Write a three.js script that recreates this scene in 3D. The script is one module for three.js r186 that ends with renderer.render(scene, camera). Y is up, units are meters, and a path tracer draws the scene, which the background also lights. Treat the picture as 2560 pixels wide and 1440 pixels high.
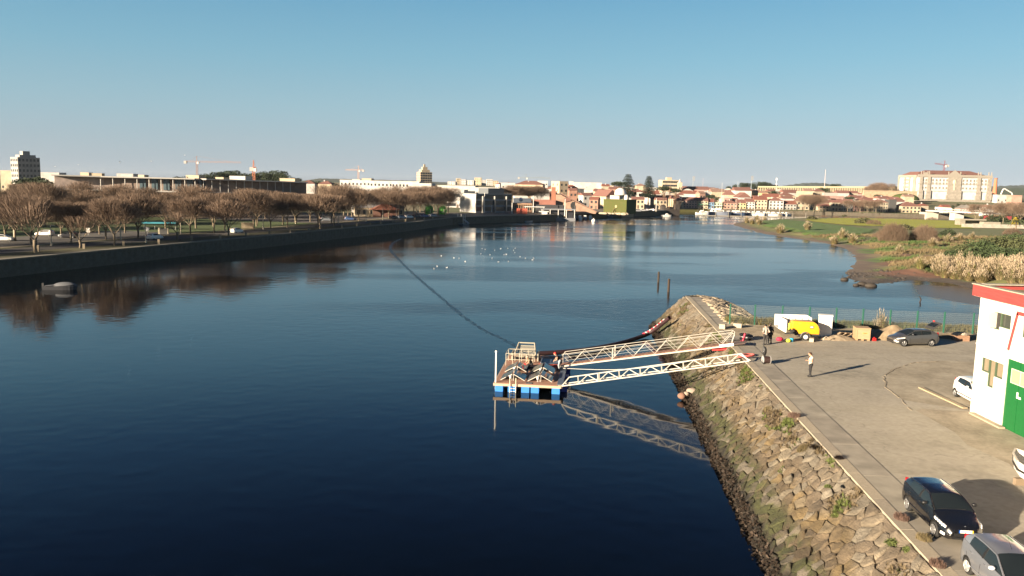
import * as THREE from 'three';
import { mergeGeometries, mergeVertices, toCreasedNormals } from 'three/addons/utils/BufferGeometryUtils.js';
import { MarchingCubes } from 'three/addons/objects/MarchingCubes.js';
import { Brush, Evaluator, SUBTRACTION } from 'three-bvh-csg';

// ---------- camera, sky, sun, exposure ----------
const scene = new THREE.Scene();
const EYE = 17.1, F = 1991, PITCH = 7.383 * Math.PI / 180, ROLL = 1.1 * Math.PI / 180;
const camera = new THREE.PerspectiveCamera(39.76, 16 / 9, 0.5, 14000);
camera.position.set(0, EYE, 0);
camera.rotation.order = 'YXZ';
camera.rotation.set(-PITCH, 0, ROLL);
const EXPOSURE = 3.6;
const SUN = new THREE.Vector3(-6.36, 1.75, 4.62).normalize();
const renderer = new THREE.WebGLRenderer({ antialias: true });
renderer.toneMapping = THREE.LinearToneMapping;
renderer.toneMappingExposure = EXPOSURE;
renderer.shadowMap.enabled = true;
{ // sky: air only, a gradient with height and a slow change with the angle from the sun
  const W = 512, H = 256, data = new Float32Array(W * H * 4);
  const stops = [[-90, .16, .18, .20], [-4, .40, .42, .45], [0, .53, .585, .63], [2, .495, .60, .65], [5, .40, .605, .695], [8.5, .285, .55, .70], [12.3, .20, .46, .66], [17, .084, .245, .49], [23, .035, .105, .28], [29, .017, .047, .125], [45, .018, .06, .15], [90, .018, .06, .15]];
  for (let j = 0; j < H; j++) for (let i = 0; i < W; i++) {
    const el = ((j + .5) / H - .5) * 180, az = ((i + .5) / W - .5) * 2 * Math.PI;
    let k = 0; while (k < stops.length - 2 && el > stops[k + 1][0]) k++;
    const a = stops[k], b = stops[k + 1], t = Math.min(1, Math.max(0, (el - a[0]) / (b[0] - a[0])));
    const e = el * Math.PI / 180, d = Math.cos(e) * Math.cos(az) * SUN.x + Math.sin(e) * SUN.y + Math.cos(e) * Math.sin(az) * SUN.z;
    const pol = .86 + .22 * d * d, o = (j * W + i) * 4;
    for (let c = 0; c < 3; c++) data[o + c] = (a[c + 1] + (b[c + 1] - a[c + 1]) * t) * pol / EXPOSURE;
    data[o + 3] = 1;
  }
  const t = new THREE.DataTexture(data, W, H, THREE.RGBAFormat, THREE.FloatType);
  t.mapping = THREE.EquirectangularReflectionMapping; t.magFilter = THREE.LinearFilter; t.needsUpdate = true;
  scene.background = t; scene.environment = t;
}
const sun = new THREE.DirectionalLight(new THREE.Color().setRGB(1, .82, .60), 5);
sun.position.copy(SUN).multiplyScalar(400).add(new THREE.Vector3(20, 0, -150));
sun.target.position.set(20, 0, -150);
sun.castShadow = true; sun.shadow.radius = 1.2; sun.shadow.mapSize.set(4096, 4096);
Object.assign(sun.shadow.camera, { left: -400, right: 400, top: 300, bottom: -300, near: 1, far: 1500 });
scene.add(sun, sun.target);

// ---------- survey helpers: photograph pixel -> place in metres (D = distance forward, z = -D) ----------
function ray(px, py) {
  const u = px - 1280, v = py - 720, c = Math.cos(ROLL), s = Math.sin(ROLL), uu = u * c + v * s, vv = -u * s + v * c;
  return [uu, F * Math.cos(PITCH) - vv * Math.sin(PITCH), -(vv * Math.cos(PITCH) + F * Math.sin(PITCH))];
}
function G(px, py, h = 0) { const [a, b, c] = ray(px, py), s = (h - EYE) / c; return [a * s, b * s]; }
function A(px, py, D) { const [a, b, c] = ray(px, py), s = D / b; return [a * s, EYE + c * s]; }

// ---------- small tools ----------
function rng(seed) { let s = seed | 0; return () => { s = (s + 0x6d2b79f5) | 0; let t = Math.imul(s ^ (s >>> 15), 1 | s); t = (t + Math.imul(t ^ (t >>> 7), 61 | t)) ^ t; return ((t ^ (t >>> 14)) >>> 0) / 4294967296; }; }
const lerp = (a, b, t) => a + (b - a) * t, clamp = (x, a = 0, b = 1) => Math.min(b, Math.max(a, x));
const sst = (a, b, x) => { const t = clamp((x - a) / (b - a)); return t * t * (3 - 2 * t); };
const hash = (i, j, s = 0) => { let h = Math.imul(i, 374761393) ^ Math.imul(j, 668265263) ^ Math.imul(s, 974634121); h = Math.imul(h ^ (h >>> 13), 1274126177); return ((h ^ (h >>> 16)) >>> 0) / 4294967296; };
function vn(x, y, per = 0, s = 0) {
  const xi = Math.floor(x), yi = Math.floor(y), fx = x - xi, fy = y - yi, w = (k) => per ? ((k % per) + per) % per : k;
  const u = fx * fx * (3 - 2 * fx), v = fy * fy * (3 - 2 * fy);
  return lerp(lerp(hash(w(xi), w(yi), s), hash(w(xi + 1), w(yi), s), u), lerp(hash(w(xi), w(yi + 1), s), hash(w(xi + 1), w(yi + 1), s), u), v);
}
function fbm(x, y, o = 4, per = 0, s = 0) { let a = .5, t = 0, n = 0; for (let k = 0; k < o; k++) { t += a * vn(x, y, per, s + k); n += a; a *= .5; x *= 2; y *= 2; per *= 2; } return t / n; }
function tex(n, fn, srgb = false) {
  const d = new Uint8Array(n * n * 4);
  for (let j = 0; j < n; j++) for (let i = 0; i < n; i++) { const c = fn(i / n, j / n), o = (j * n + i) * 4; for (let k = 0; k < 3; k++) d[o + k] = clamp(Array.isArray(c) ? c[k] : c) * 255; d[o + 3] = 255; }
  const t = new THREE.DataTexture(d, n, n); t.wrapS = t.wrapT = THREE.RepeatWrapping; t.magFilter = THREE.LinearFilter; t.minFilter = THREE.LinearMipmapLinearFilter; t.generateMipmaps = true;
  if (srgb) t.colorSpace = THREE.SRGBColorSpace; t.needsUpdate = true; return t;
}
function rep(t, a, b = a) { const c = t.clone(); c.repeat.set(a, b); c.needsUpdate = true; return c; }
const C = (r, g, b) => new THREE.Color().setRGB(r, g, b);
const mats = {};
function M(r, g, b, rough = .9, extra = {}) {
  const phys = 'transmission' in extra || 'clearcoat' in extra || 'ior' in extra || 'sheen' in extra;
  return new (phys ? THREE.MeshPhysicalMaterial : THREE.MeshStandardMaterial)({ color: C(r, g, b), roughness: rough, ...extra });
}
function std(g) {
  if (g.index) g = g.toNonIndexed();
  for (const k of Object.keys(g.attributes)) if (!['position', 'normal', 'uv', 'color'].includes(k)) g.deleteAttribute(k);
  if (!g.attributes.normal) g.computeVertexNormals();
  if (!g.attributes.uv) g.setAttribute('uv', new THREE.BufferAttribute(new Float32Array(g.attributes.position.count * 2), 2));
  return g;
}
function merge(list) {
  list = list.flat(9).map(std);
  if (list.some((g) => g.attributes.color)) for (const g of list) if (!g.attributes.color) g.setAttribute('color', new THREE.BufferAttribute(new Float32Array(g.attributes.position.count * 3).fill(1), 3));
  return list.length === 1 ? list[0] : mergeGeometries(list, false);
}
// uv in metres from the dominant axis of each face
function uvm(g, s = 1) {
  g = std(g); const p = g.attributes.position, n = g.attributes.normal, u = new Float32Array(p.count * 2);
  for (let i = 0; i < p.count; i += 3) {
    const nx = Math.abs(n.getX(i) + n.getX(i + 1) + n.getX(i + 2)), ny = Math.abs(n.getY(i) + n.getY(i + 1) + n.getY(i + 2)), nz = Math.abs(n.getZ(i) + n.getZ(i + 1) + n.getZ(i + 2));
    for (let k = i; k < i + 3; k++) {
      const x = p.getX(k), y = p.getY(k), z = p.getZ(k);
      const [a, b] = ny >= nx && ny >= nz ? [x, z] : nx > nz ? [z, y] : [x, y];
      u[k * 2] = a / s; u[k * 2 + 1] = b / s;
    }
  }
  g.setAttribute('uv', new THREE.BufferAttribute(u, 2)); return g;
}
const V = (x, y, z) => new THREE.Vector3(x, y, z);
function box(w, h, d, x = 0, y = 0, z = 0, ry = 0) { const g = new THREE.BoxGeometry(w, h, d).translate(0, h / 2, 0); if (ry) g.rotateY(ry); return g.translate(x, y, z); }
function tube(p, q, r0, r1 = r0, n = 6, open = true) {
  const d = V(...q).sub(V(...p)), g = new THREE.CylinderGeometry(r1, r0, d.length(), n, 1, open);
  g.applyQuaternion(new THREE.Quaternion().setFromUnitVectors(V(0, 1, 0), d.clone().normalize()));
  return g.translate((p[0] + q[0]) / 2, (p[1] + q[1]) / 2, (p[2] + q[2]) / 2);
}
function bar(p, q, w, h = w) {  // square bar, its width kept level
  const a = V(...p), b = V(...q), d = b.clone().sub(a), L = d.length(), z = d.clone().normalize();
  let x = V(0, 1, 0).cross(z); if (x.lengthSq() < 1e-4) x = V(1, 0, 0); x.normalize(); const y = z.clone().cross(x);
  return new THREE.BoxGeometry(w, h, L).applyMatrix4(new THREE.Matrix4().makeBasis(x, y, z).setPosition(a.add(b).multiplyScalar(.5)));
}
function ball(r, x, y, z, sx = 1, sy = 1, sz = 1, n = 8) { return new THREE.SphereGeometry(r, n, Math.max(5, n * .7 | 0)).scale(sx, sy, sz).translate(x, y, z); }
function prism(pts, h, y = 0) { // polygon of [x, D] extruded up from y
  const s = new THREE.Shape(pts.map(([x, D]) => new THREE.Vector2(x, D)));
  const g = new THREE.ExtrudeGeometry(s, { depth: h, bevelEnabled: false }); return g.rotateX(-Math.PI / 2).translate(0, y, 0);
}
function sheet(pts, y) { const g = new THREE.ShapeGeometry(new THREE.Shape(pts.map(([x, D]) => new THREE.Vector2(x, D)))); return g.rotateX(-Math.PI / 2).translate(0, y, 0); }
function tri(list, cols) { // soup of triangles [ax,ay,az,bx,...]
  const g = new THREE.BufferGeometry(); g.setAttribute('position', new THREE.BufferAttribute(new Float32Array(list), 3));
  if (cols) g.setAttribute('color', new THREE.BufferAttribute(new Float32Array(cols), 3)); g.computeVertexNormals(); return g;
}
const taken = {};
function numbered(n) { const k = taken[n] = (taken[n] ?? -1) + 1; return k ? n + '_' + String(k).padStart(3, '0') : n; }
function mesh(name, geos, mat, parent) {
  const m = new THREE.Mesh(Array.isArray(geos) ? merge(geos) : geos, mat);
  m.castShadow = m.receiveShadow = true;
  if (parent) { m.name = name; parent.add(m); } else { m.name = numbered(name); scene.add(m); }
  return m;
}
function tag(o, label, category, group, kind) { if (label) o.userData.label = label; if (category) o.userData.category = category; if (group) o.userData.group = group; if (kind) o.userData.kind = kind; return o; }
function thing(name, label, category, [x, y, z] = [0, 0, 0], ry = 0, group) {
  const o = new THREE.Group(); o.name = numbered(name); scene.add(o); o.position.set(x, y, z); o.rotation.y = ry; return tag(o, label, category, group);
}
function one(name, geos, mat, label, category, [x, y, z] = [0, 0, 0], ry = 0, group) { const m = mesh(name, geos, mat); m.position.set(x, y, z); m.rotation.y = ry; return tag(m, label, category, group); }
function struct(name, geos, mat) { const m = mesh(name, geos, mat); m.userData.kind = 'structure'; return m; }
function copy(o, x, y, z, ry, label, s = 1, sy = s) { const c = o.clone(); c.name = numbered(o.name.replace(/_\d{3}$/, '')); scene.add(c); c.position.set(x, y, z); c.rotation.y = ry; c.scale.set(s, sy, s); if (label) c.userData.label = label; return c; }
const ORD = ['first', 'second', 'third', 'fourth', 'fifth', 'sixth', 'seventh', 'eighth', 'ninth', 'tenth', 'eleventh', 'twelfth', 'thirteenth', 'fourteenth', 'fifteenth', 'sixteenth', 'seventeenth', 'eighteenth', 'nineteenth', 'twentieth'];
const ord = (i) => i < 20 ? ORD[i] : i === 29 ? 'thirtieth' : i === 39 ? 'fortieth' : ['twenty', 'thirty', 'forty'][Math.floor(i / 10) - 2 + ((i + 1) % 10 === 0 ? 0 : 0)] + '-' + ORD[i % 10];

// ---------- shared textures (tone, grain and wear only) ----------
const T = {
  grain: tex(256, (u, v) => .62 + .30 * fbm(u * 32, v * 32, 3, 32, 3) + .22 * hash(u * 256 | 0, v * 256 | 0, 9) - .08),
  patch: tex(256, (u, v) => .62 + .55 * (fbm(u * 5, v * 5, 5, 5, 21) - .12)),
  asphalt: tex(512, (u, v) => { const s = fbm(u * 6, v * 6, 5, 6, 31), t = fbm(u * 64, v * 64, 2, 64, 35), st = sst(.56, .72, fbm(u * 9, v * 9, 4, 9, 77)); const k = .66 + .30 * s + .22 * (t - .5) - .16 * st; return [k, k * .99, k * .97]; }),
  dirt: tex(512, (u, v) => { const s = fbm(u * 7, v * 7, 5, 7, 41), t = fbm(u * 50, v * 50, 3, 50, 45); const k = .5 + .5 * s + .3 * (t - .5); return [k, k * (.95 + .04 * s), k * (.86 + .1 * s)]; }),
  grass: tex(512, (u, v) => { const s = fbm(u * 8, v * 8, 4, 8, 51), t = fbm(u * 80, v * 80, 2, 80, 55), k = .45 + .5 * t; return [k * (.8 + .5 * s), k, k * (.7 + .3 * s)]; }),
  wood: tex(256, (u, v) => { const k = .7 + .35 * fbm(u * 3, v * 40, 4, 0, 61); return [k, k * .97, k * .93]; }),
};
// ================= THE SETTING =================
// river water: dark, mirror-like, ruffled in patches
{
  const N = 2048, S = 620, bump = new Uint8Array(N * N * 4), ruf = new Uint8Array(512 * 512 * 4);
  const wind = (x, D) => { // how ruffled the water is at a place: streaks drawn out across the river
    const a = fbm(x / 60 + 3, D / 22, 4, 0, 12), b = fbm(x / 22, D / 9, 3, 0, 16), far = sst(60, 110, D) * (.35 + .65 * sst(-30, 15, x + .1 * (D - 100)));
    return clamp(.14 + far * (.15 + 1.3 * sst(.40, .66, .65 * a + .35 * b)) );
  };
  for (let j = 0; j < 512; j++) for (let i = 0; i < 512; i++) { const k = clamp(.20 + .8 * wind((i / 512 - .5) * S, (j / 512) * S - 20)) * 255, o = (j * 512 + i) * 4; ruf[o] = ruf[o + 1] = ruf[o + 2] = k; ruf[o + 3] = 255; }
  for (let j = 0; j < N; j++) for (let i = 0; i < N; i++) {
    const x = (i / N - .5) * S, D = j / N * S - 20, w = ruf[((j >> 2) * 512 + (i >> 2)) * 4] / 255;
    const k = 128 + 127 * w * (1.0 * vn(x * .8, D * 1.1, 0, 2) + 1.0 * vn(x * 1.5, D * 1.9, 0, 4) - 1), o = (j * N + i) * 4;
    bump[o] = bump[o + 1] = bump[o + 2] = k; bump[o + 3] = 255;
  }
  const mk = (d, n) => { const t = new THREE.DataTexture(d, n, n); t.wrapS = t.wrapT = THREE.RepeatWrapping; t.magFilter = THREE.LinearFilter; t.needsUpdate = true; return t; };
  const g = new THREE.PlaneGeometry(9000, 9000).rotateX(-Math.PI / 2).translate(0, 0, -3500);
  const p = g.attributes.position, u = g.attributes.uv; for (let i = 0; i < p.count; i++) u.setXY(i, p.getX(i) / S + .5, (-p.getZ(i) + 20) / S);
  mats.water = M(.001, .002, .0034, .20, { ior: 1.33, bumpMap: mk(bump, N), bumpScale: .036, roughnessMap: mk(ruf, 512) });
  struct('river_water', g, mats.water);
}
// land outlines in [x, D]
const QUAY = [[-150, -80], [-128, -10], [-106, 66], [-85.7, 132.5], [-78.2, 157], [-64.4, 199.5], [-51.3, 242], [-38.2, 281], [-25.35, 334.5]];
const WHARF = [[-25.35, 334.5], [1.2, 369.6], [13, 379], [40, 425], [61, 458], [78, 478], [97, 500]];
const FARBANK = [[97, 500], [101, 520], [112, 572], [144, 581], [202, 566], [262, 545], [420, 520], [700, 520], [6000, 520]];
const LAND = [[-6000, -80], ...QUAY, ...WHARF.slice(1), ...FARBANK.slice(1), [6000, 9000], [-6000, 9000]];
const HEAD = [[102.9, 365], [97.5, 315], [98.2, 293], [102, 264], [99, 238], [87.3, 205], [76, 180], [70.6, 169], [65.7, 156], [65.4, 149], [68.3, 146.5], [72.7, 150], [78.9, 154.7], [83, 152], [81.5, 141], [76, 125], [74, 108], [82, 96], [130, 92], [460, 85], [460, 478], [230, 484], [168, 476], [135, 446], [113, 410], [105, 385]];
function inside(P, x, y) { let r = false; for (let i = 0, j = P.length - 1; i < P.length; j = i++) { const [xi, yi] = P[i], [xj, yj] = P[j]; if ((yi > y) !== (yj > y) && x < (xj - xi) * (y - yi) / (yj - yi) + xi) r = !r; } return r; }
function edge(P, x, y) { let m = 1e9; for (let i = 0, j = P.length - 1; i < P.length; j = i++) { const [ax, ay] = P[j], [bx, by] = P[i], dx = bx - ax, dy = by - ay, t = clamp(((x - ax) * dx + (y - ay) * dy) / (dx * dx + dy * dy)); m = Math.min(m, Math.hypot(x - ax - dx * t, y - ay - dy * t)); } return inside(P, x, y) ? m : -m; }
function terr(x, D) {
  let h = 2.9 + 9 * sst(585, 1050, D) + 3 * sst(1000, 2500, D) + 3.2 * sst(40, -80, x) * sst(360, 560, D);
  h += 3 * Math.exp(-((x - 430) ** 2 + (D - 850) ** 2) / (2 * 95 ** 2));
  return Math.min(h, 15.4);
}
{ // the land of the town
  const xs = [-6000, -3500, -2200, -1500, -1100, -850], ds = [-90, -20, 40]; for (let x = -700; x <= 760; x += 8) xs.push(x); xs.push(900, 1200, 1700, 2600, 4000, 6000);
  for (let D = 80; D <= 1300; D += 8) ds.push(D); ds.push(1450, 1700, 2100, 2800, 3800, 5500, 8000);
  const pos = [], col = [], idx = [], nx = xs.length;
  for (const D of ds) for (const x of xs) {
    const d = edge(LAND, x, D) - (D < 500 ? 5 : 0), y = lerp(-2, terr(x, D), sst(0, D < 500 ? 5 : 9, d));
    pos.push(x, y, -D);
    const n = fbm(x / 30, D / 30, 4), m = fbm(x / 90 + 9, D / 90, 3);
    const dry = sst(.45, .62, m), c = [lerp(.085, .20, dry) * (.7 + .6 * n), lerp(.095, .15, dry) * (.7 + .6 * n), lerp(.035, .085, dry) * (.7 + .6 * n)];
    if (D > 1600) { c[0] = .06; c[1] = .075; c[2] = .05; }
    col.push(...c);
  }
  for (let j = 0; j < ds.length - 1; j++) for (let i = 0; i < nx - 1; i++) { const a = j * nx + i; idx.push(a, a + 1, a + nx, a + 1, a + nx + 1, a + nx); }
  const g = new THREE.BufferGeometry(); g.setAttribute('position', new THREE.Float32BufferAttribute(pos, 3)); g.setAttribute('color', new THREE.Float32BufferAttribute(col, 3)); g.setIndex(idx); g.computeVertexNormals();
  struct('ground', g, M(1, 1, 1, .95, { vertexColors: true, map: null }));
}
// the low headland across the inlet: mud, tidal stones, rough grass
function headY(x, D, d = edge(HEAD, x, D)) {
  if (d < -6) return -1.2;
  const n = fbm(x / 7, D / 7, 3, 0, 5), w = fbm(x / 2.1, D / 2.1, 2, 0, 8);
  let y = lerp(-.55, .32, sst(-6, 3.5 + 5 * n, d)) + 1.25 * sst(5, 17, d + 8 * (n - .5));
  y += (w - .5) * .16 * sst(-2, 4, d) + (n - .5) * .9 * sst(6, 14, d) * (1 - .85 * sst(225, 300, D));
  return y;
}
{
  const pos = [], col = [], idx = [], xs = [], ds = []; for (let x = 56; x < 200; x += .9) xs.push(x); for (let x = 200; x <= 462; x += 4) xs.push(x);
  for (let D = 82; D < 250; D += .9) ds.push(D); for (let D = 250; D <= 490; D += 2) ds.push(D);
  const mix = (a, b, t) => [0, 1, 2].map((k) => lerp(a[k], b[k], t));
  for (const D of ds) for (const x of xs) {
    const d = edge(HEAD, x, D); pos.push(x, headY(x, D, d), -D);
    const a = fbm(x / 6, D / 6, 4, 0, 70), b = fbm(x / 15, D / 15, 3, 0, 80), e = fbm(x / 2.2, D / 2.2, 3, 0, 90), q = fbm(x / 20 + 7, D / 20, 3, 0, 95);
    let c = mix([.125, .13, .045], [.085, .15, .03], sst(.38, .54, a));
    c = mix(c, [.185, .14, .075], sst(.56, .70, b)); c = mix(c, [.15, .075, .05], sst(.55, .66, q) * sst(110, 160, D) * (1 - sst(240, 270, D)));
    const far = sst(230, 270, D); c = mix(c, mix([.10, .105, .04], [.17, .14, .07], b), far * .7);
    c = mix([.13, .095, .07], c, sst(3.2, 6.5, d + 6 * (e - .5) + 5 * (a - .5)));
    if (D < 168 && x < 100) c = mix([.055, .045, .038], c, sst(1, 8, d + 6 * (e - .5)));
    c = c.map((k) => k * (.62 + .76 * e)); col.push(...c);
  }
  const nx = xs.length; for (let j = 0; j < ds.length - 1; j++) for (let i = 0; i < nx - 1; i++) { const k = j * nx + i; idx.push(k, k + 1, k + nx, k + 1, k + nx + 1, k + nx); }
  const g = new THREE.BufferGeometry(); g.setAttribute('position', new THREE.Float32BufferAttribute(pos, 3)); g.setAttribute('color', new THREE.Float32BufferAttribute(col, 3)); g.setIndex(idx); g.computeVertexNormals();
  struct('headland', g, M(1, 1, 1, .95, { vertexColors: true }));
  // wet mud flat showing through the shallows
  const mud = []; for (let k = 0; k < 44; k++) { const t = k / 44 * 6.283, r = 1 + .22 * (fbm(Math.cos(t) * 2 + 5, Math.sin(t) * 2 + 5, 3) - .5) * 2; mud.push([80 + 10 * r * Math.cos(t), 133 + 15 * r * Math.sin(t)]); }
  struct('mud_flat', sheet(mud, .004), M(.085, .064, .048, .3, { ior: 1.33 }));
  // fields
  const fg = (pts) => sheet(pts.map(([x, y]) => G(x, y, 1.75)), 0);
  const drape = (pts, mat, name) => {
    const P = pts.map(([x, y]) => G(x, y, 1.7)), x0 = Math.min(...P.map((p) => p[0])), x1 = Math.max(...P.map((p) => p[0])), d0 = Math.min(...P.map((p) => p[1])), d1 = Math.max(...P.map((p) => p[1]));
    const t = []; const st = 2; const Y = (x, D) => headY(x, D) + .12 + .1 * vn(x * 2, D * 2);
    for (let D = d0; D < d1; D += st) for (let x = x0; x < x1; x += st) if (inside(P, x + st / 2 + (hash(x | 0, D | 0) - .5) * 2, D + st / 2)) {
      const q = [[x, D], [x + st, D], [x + st, D + st], [x, D + st]].map(([a, b]) => [a, Y(a, b), -b]); t.push(...q[0], ...q[1], ...q[2], ...q[0], ...q[2], ...q[3]);
    }
    let g = tri(t); g = mergeVertices(std(g), 1e-3); g.computeVertexNormals(); struct(name, uvm(g, 24), mat);
  };
  drape([[1905, 552], [1961, 549], [2037, 556], [2115, 565], [2190, 574], [2163, 584], [2037, 585], [1969, 572], [1912, 561]], M(.11, .20, .045, .95, { map: T.grass }), 'green_field');
  const rows = tex(512, (u, v) => { const k = .55 + .45 * fbm(u * 40, v * 12, 3, 0, 3), b = .5 + .5 * Math.sin((v * 26 + .9 * fbm(u * 5, v * 5, 2, 5, 4)) * 6.283); const s = k * (.72 + .35 * b); return [s, s * (.93 + .07 * b), s * .8]; });
  drape([[2010, 549], [2093, 545], [2234, 547], [2388, 552], [2430, 571], [2262, 568], [2203, 565], [2121, 563], [2037, 554]], M(.40, .42, .04, .95, { map: rows }), 'yellow_field');
}
scene.fog = new THREE.FogExp2(new THREE.Color().setRGB(.62, .70, .80), .000022);
// distant wooded hills, each a long ridge
function ridge(name, pts, D, depth, mat, label) {
  const pos = [], idx = [], N = 70, R = 7; // pts: [px, py] crest
  for (let i = 0; i <= N; i++) {
    const px = lerp(pts[0][0], pts[pts.length - 1][0], i / N); let k = 0; while (k < pts.length - 2 && px > pts[k + 1][0]) k++;
    const py = lerp(pts[k][1], pts[k + 1][1], clamp((px - pts[k][0]) / (pts[k + 1][0] - pts[k][0]))), [x, y] = A(px, py, D);
    for (let j = 0; j <= R; j++) { const t = j / R, s = Math.sin(Math.PI * t); pos.push(x * (1 + (t - .5) * depth / D), 8 + (y - 8) * s + s * (fbm(i * .9, j * 1.7, 3) - .5) * (y - 8) * .22, -(D + (t - .5) * depth)); }
  }
  for (let i = 0; i < N; i++) for (let j = 0; j < R; j++) { const a = i * (R + 1) + j; idx.push(a, a + R + 1, a + 1, a + 1, a + R + 1, a + R + 2); }
  const g = new THREE.BufferGeometry(); g.setAttribute('position', new THREE.Float32BufferAttribute(pos, 3)); g.setIndex(idx); g.computeVertexNormals();
  return struct(name, g, mat);
}
const hillM = M(.045, .062, .05, .95);
ridge('far_hill', [[1900, 474], [1960, 464], [2005, 458], [2040, 457], [2075, 460], [2120, 468], [2180, 476]], 4200, 500, hillM);
ridge('far_hill', [[2380, 482], [2470, 467], [2520, 464], [2560, 463], [2640, 460], [2760, 468]], 4600, 500, hillM);
ridge('far_hill', [[2380, 490], [2470, 474], [2530, 471], [2600, 470], [2700, 476]], 2600, 300, M(.04, .06, .032, .95));
ridge('far_hill', [[740, 454], [800, 446], [880, 448], [960, 450], [1040, 452], [1120, 456]], 3000, 300, M(.05, .06, .045, .95));

// ---------- left bank: quay wall, verge, road, walk, car park, lawn ----------
function offset(P, o) { return P.map((p, i) => { const a = P[Math.max(0, i - 1)], b = P[Math.min(P.length - 1, i + 1)], dx = b[0] - a[0], dy = b[1] - a[1], l = Math.hypot(dx, dy); return [p[0] - dy / l * o, p[1] + dx / l * o]; }); }
const QL = []; for (let i = 0; i < QUAY.length - 1; i++) for (let k = 0; k < 4; k++) QL.push([lerp(QUAY[i][0], QUAY[i + 1][0], k / 4), lerp(QUAY[i][1], QUAY[i + 1][1], k / 4)]); QL.push(QUAY[QUAY.length - 1]);
const band = (o0, o1, y, P = QL) => uvm(sheet([...offset(P, o0), ...offset(P, o1).reverse()], y), 9);
const wallBand = (P, o0, o1, y0, y1) => uvm(prism([...offset(P, o0), ...offset(P, o1).reverse()], y1 - y0, y0), 5);
mats.wallStone = M(.14, .128, .103, .95, { map: T.dirt, bumpMap: T.dirt, bumpScale: .15 });
mats.coping = M(.24, .215, .165, .95, { map: T.grain });
struct('quay_wall', wallBand(QL, .02, 2.4, -1.5, 2.86), mats.wallStone);
struct('quay_wall', wallBand(WHARF, .02, 2.4, -1.5, 3.0), mats.wallStone);
struct('quay_coping', wallBand(QL, -.06, 1.5, 2.863, 3.06), mats.coping);
struct('wharf_coping', wallBand(WHARF, -.08, 1.6, 3.003, 3.25), M(.30, .27, .22, .9, { map: T.grain }));
struct('riverside_verge', band(1.5, 9.4, 3.0), M(.085, .085, .032, .95, { map: T.grass }));
struct('gravel_path', band(1.6, 3.4, 3.006), M(.12, .108, .072, .95, { map: T.dirt }));
struct('riverside_road', band(9.4, 17.3, 3.012), M(.10, .092, .084, .9, { map: T.asphalt }));
struct('tree_strip', band(17.3, 18.6, 3.004), M(.09, .10, .03, .95, { map: T.grass }));
struct('pavement', band(18.6, 21.2, 3.05), M(.34, .29, .19, .9, { map: T.grain }));
const NEAR = QL.filter((p) => p[1] < 206), MID = QL.filter((p) => p[1] > 195 && p[1] < 262), FARQ = QL.filter((p) => p[1] > 255);
struct('access_road', band(21.2, 30, 3.016, NEAR), M(.075, .07, .066, .9, { map: T.asphalt }));
struct('car_park', band(30, 43, 3.02, NEAR), M(.12, .112, .10, .9, { map: T.asphalt }));
struct('lawn', band(43, 130, 3.008, NEAR), M(.07, .125, .022, .95, { map: T.grass }));
struct('lawn', band(21.2, 130, 3.009, MID), M(.075, .125, .022, .95, { map: T.grass }));
struct('car_park', band(21.2, 75, 3.011, FARQ), M(.11, .10, .095, .9, { map: T.asphalt }));
struct('wharf_paving', uvm(sheet([...offset(WHARF, 1.6), [85, 560], [-60, 560], [-50, 345]], 3.03), 9), M(.21, .18, .145, .9, { map: T.dirt }));
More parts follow.
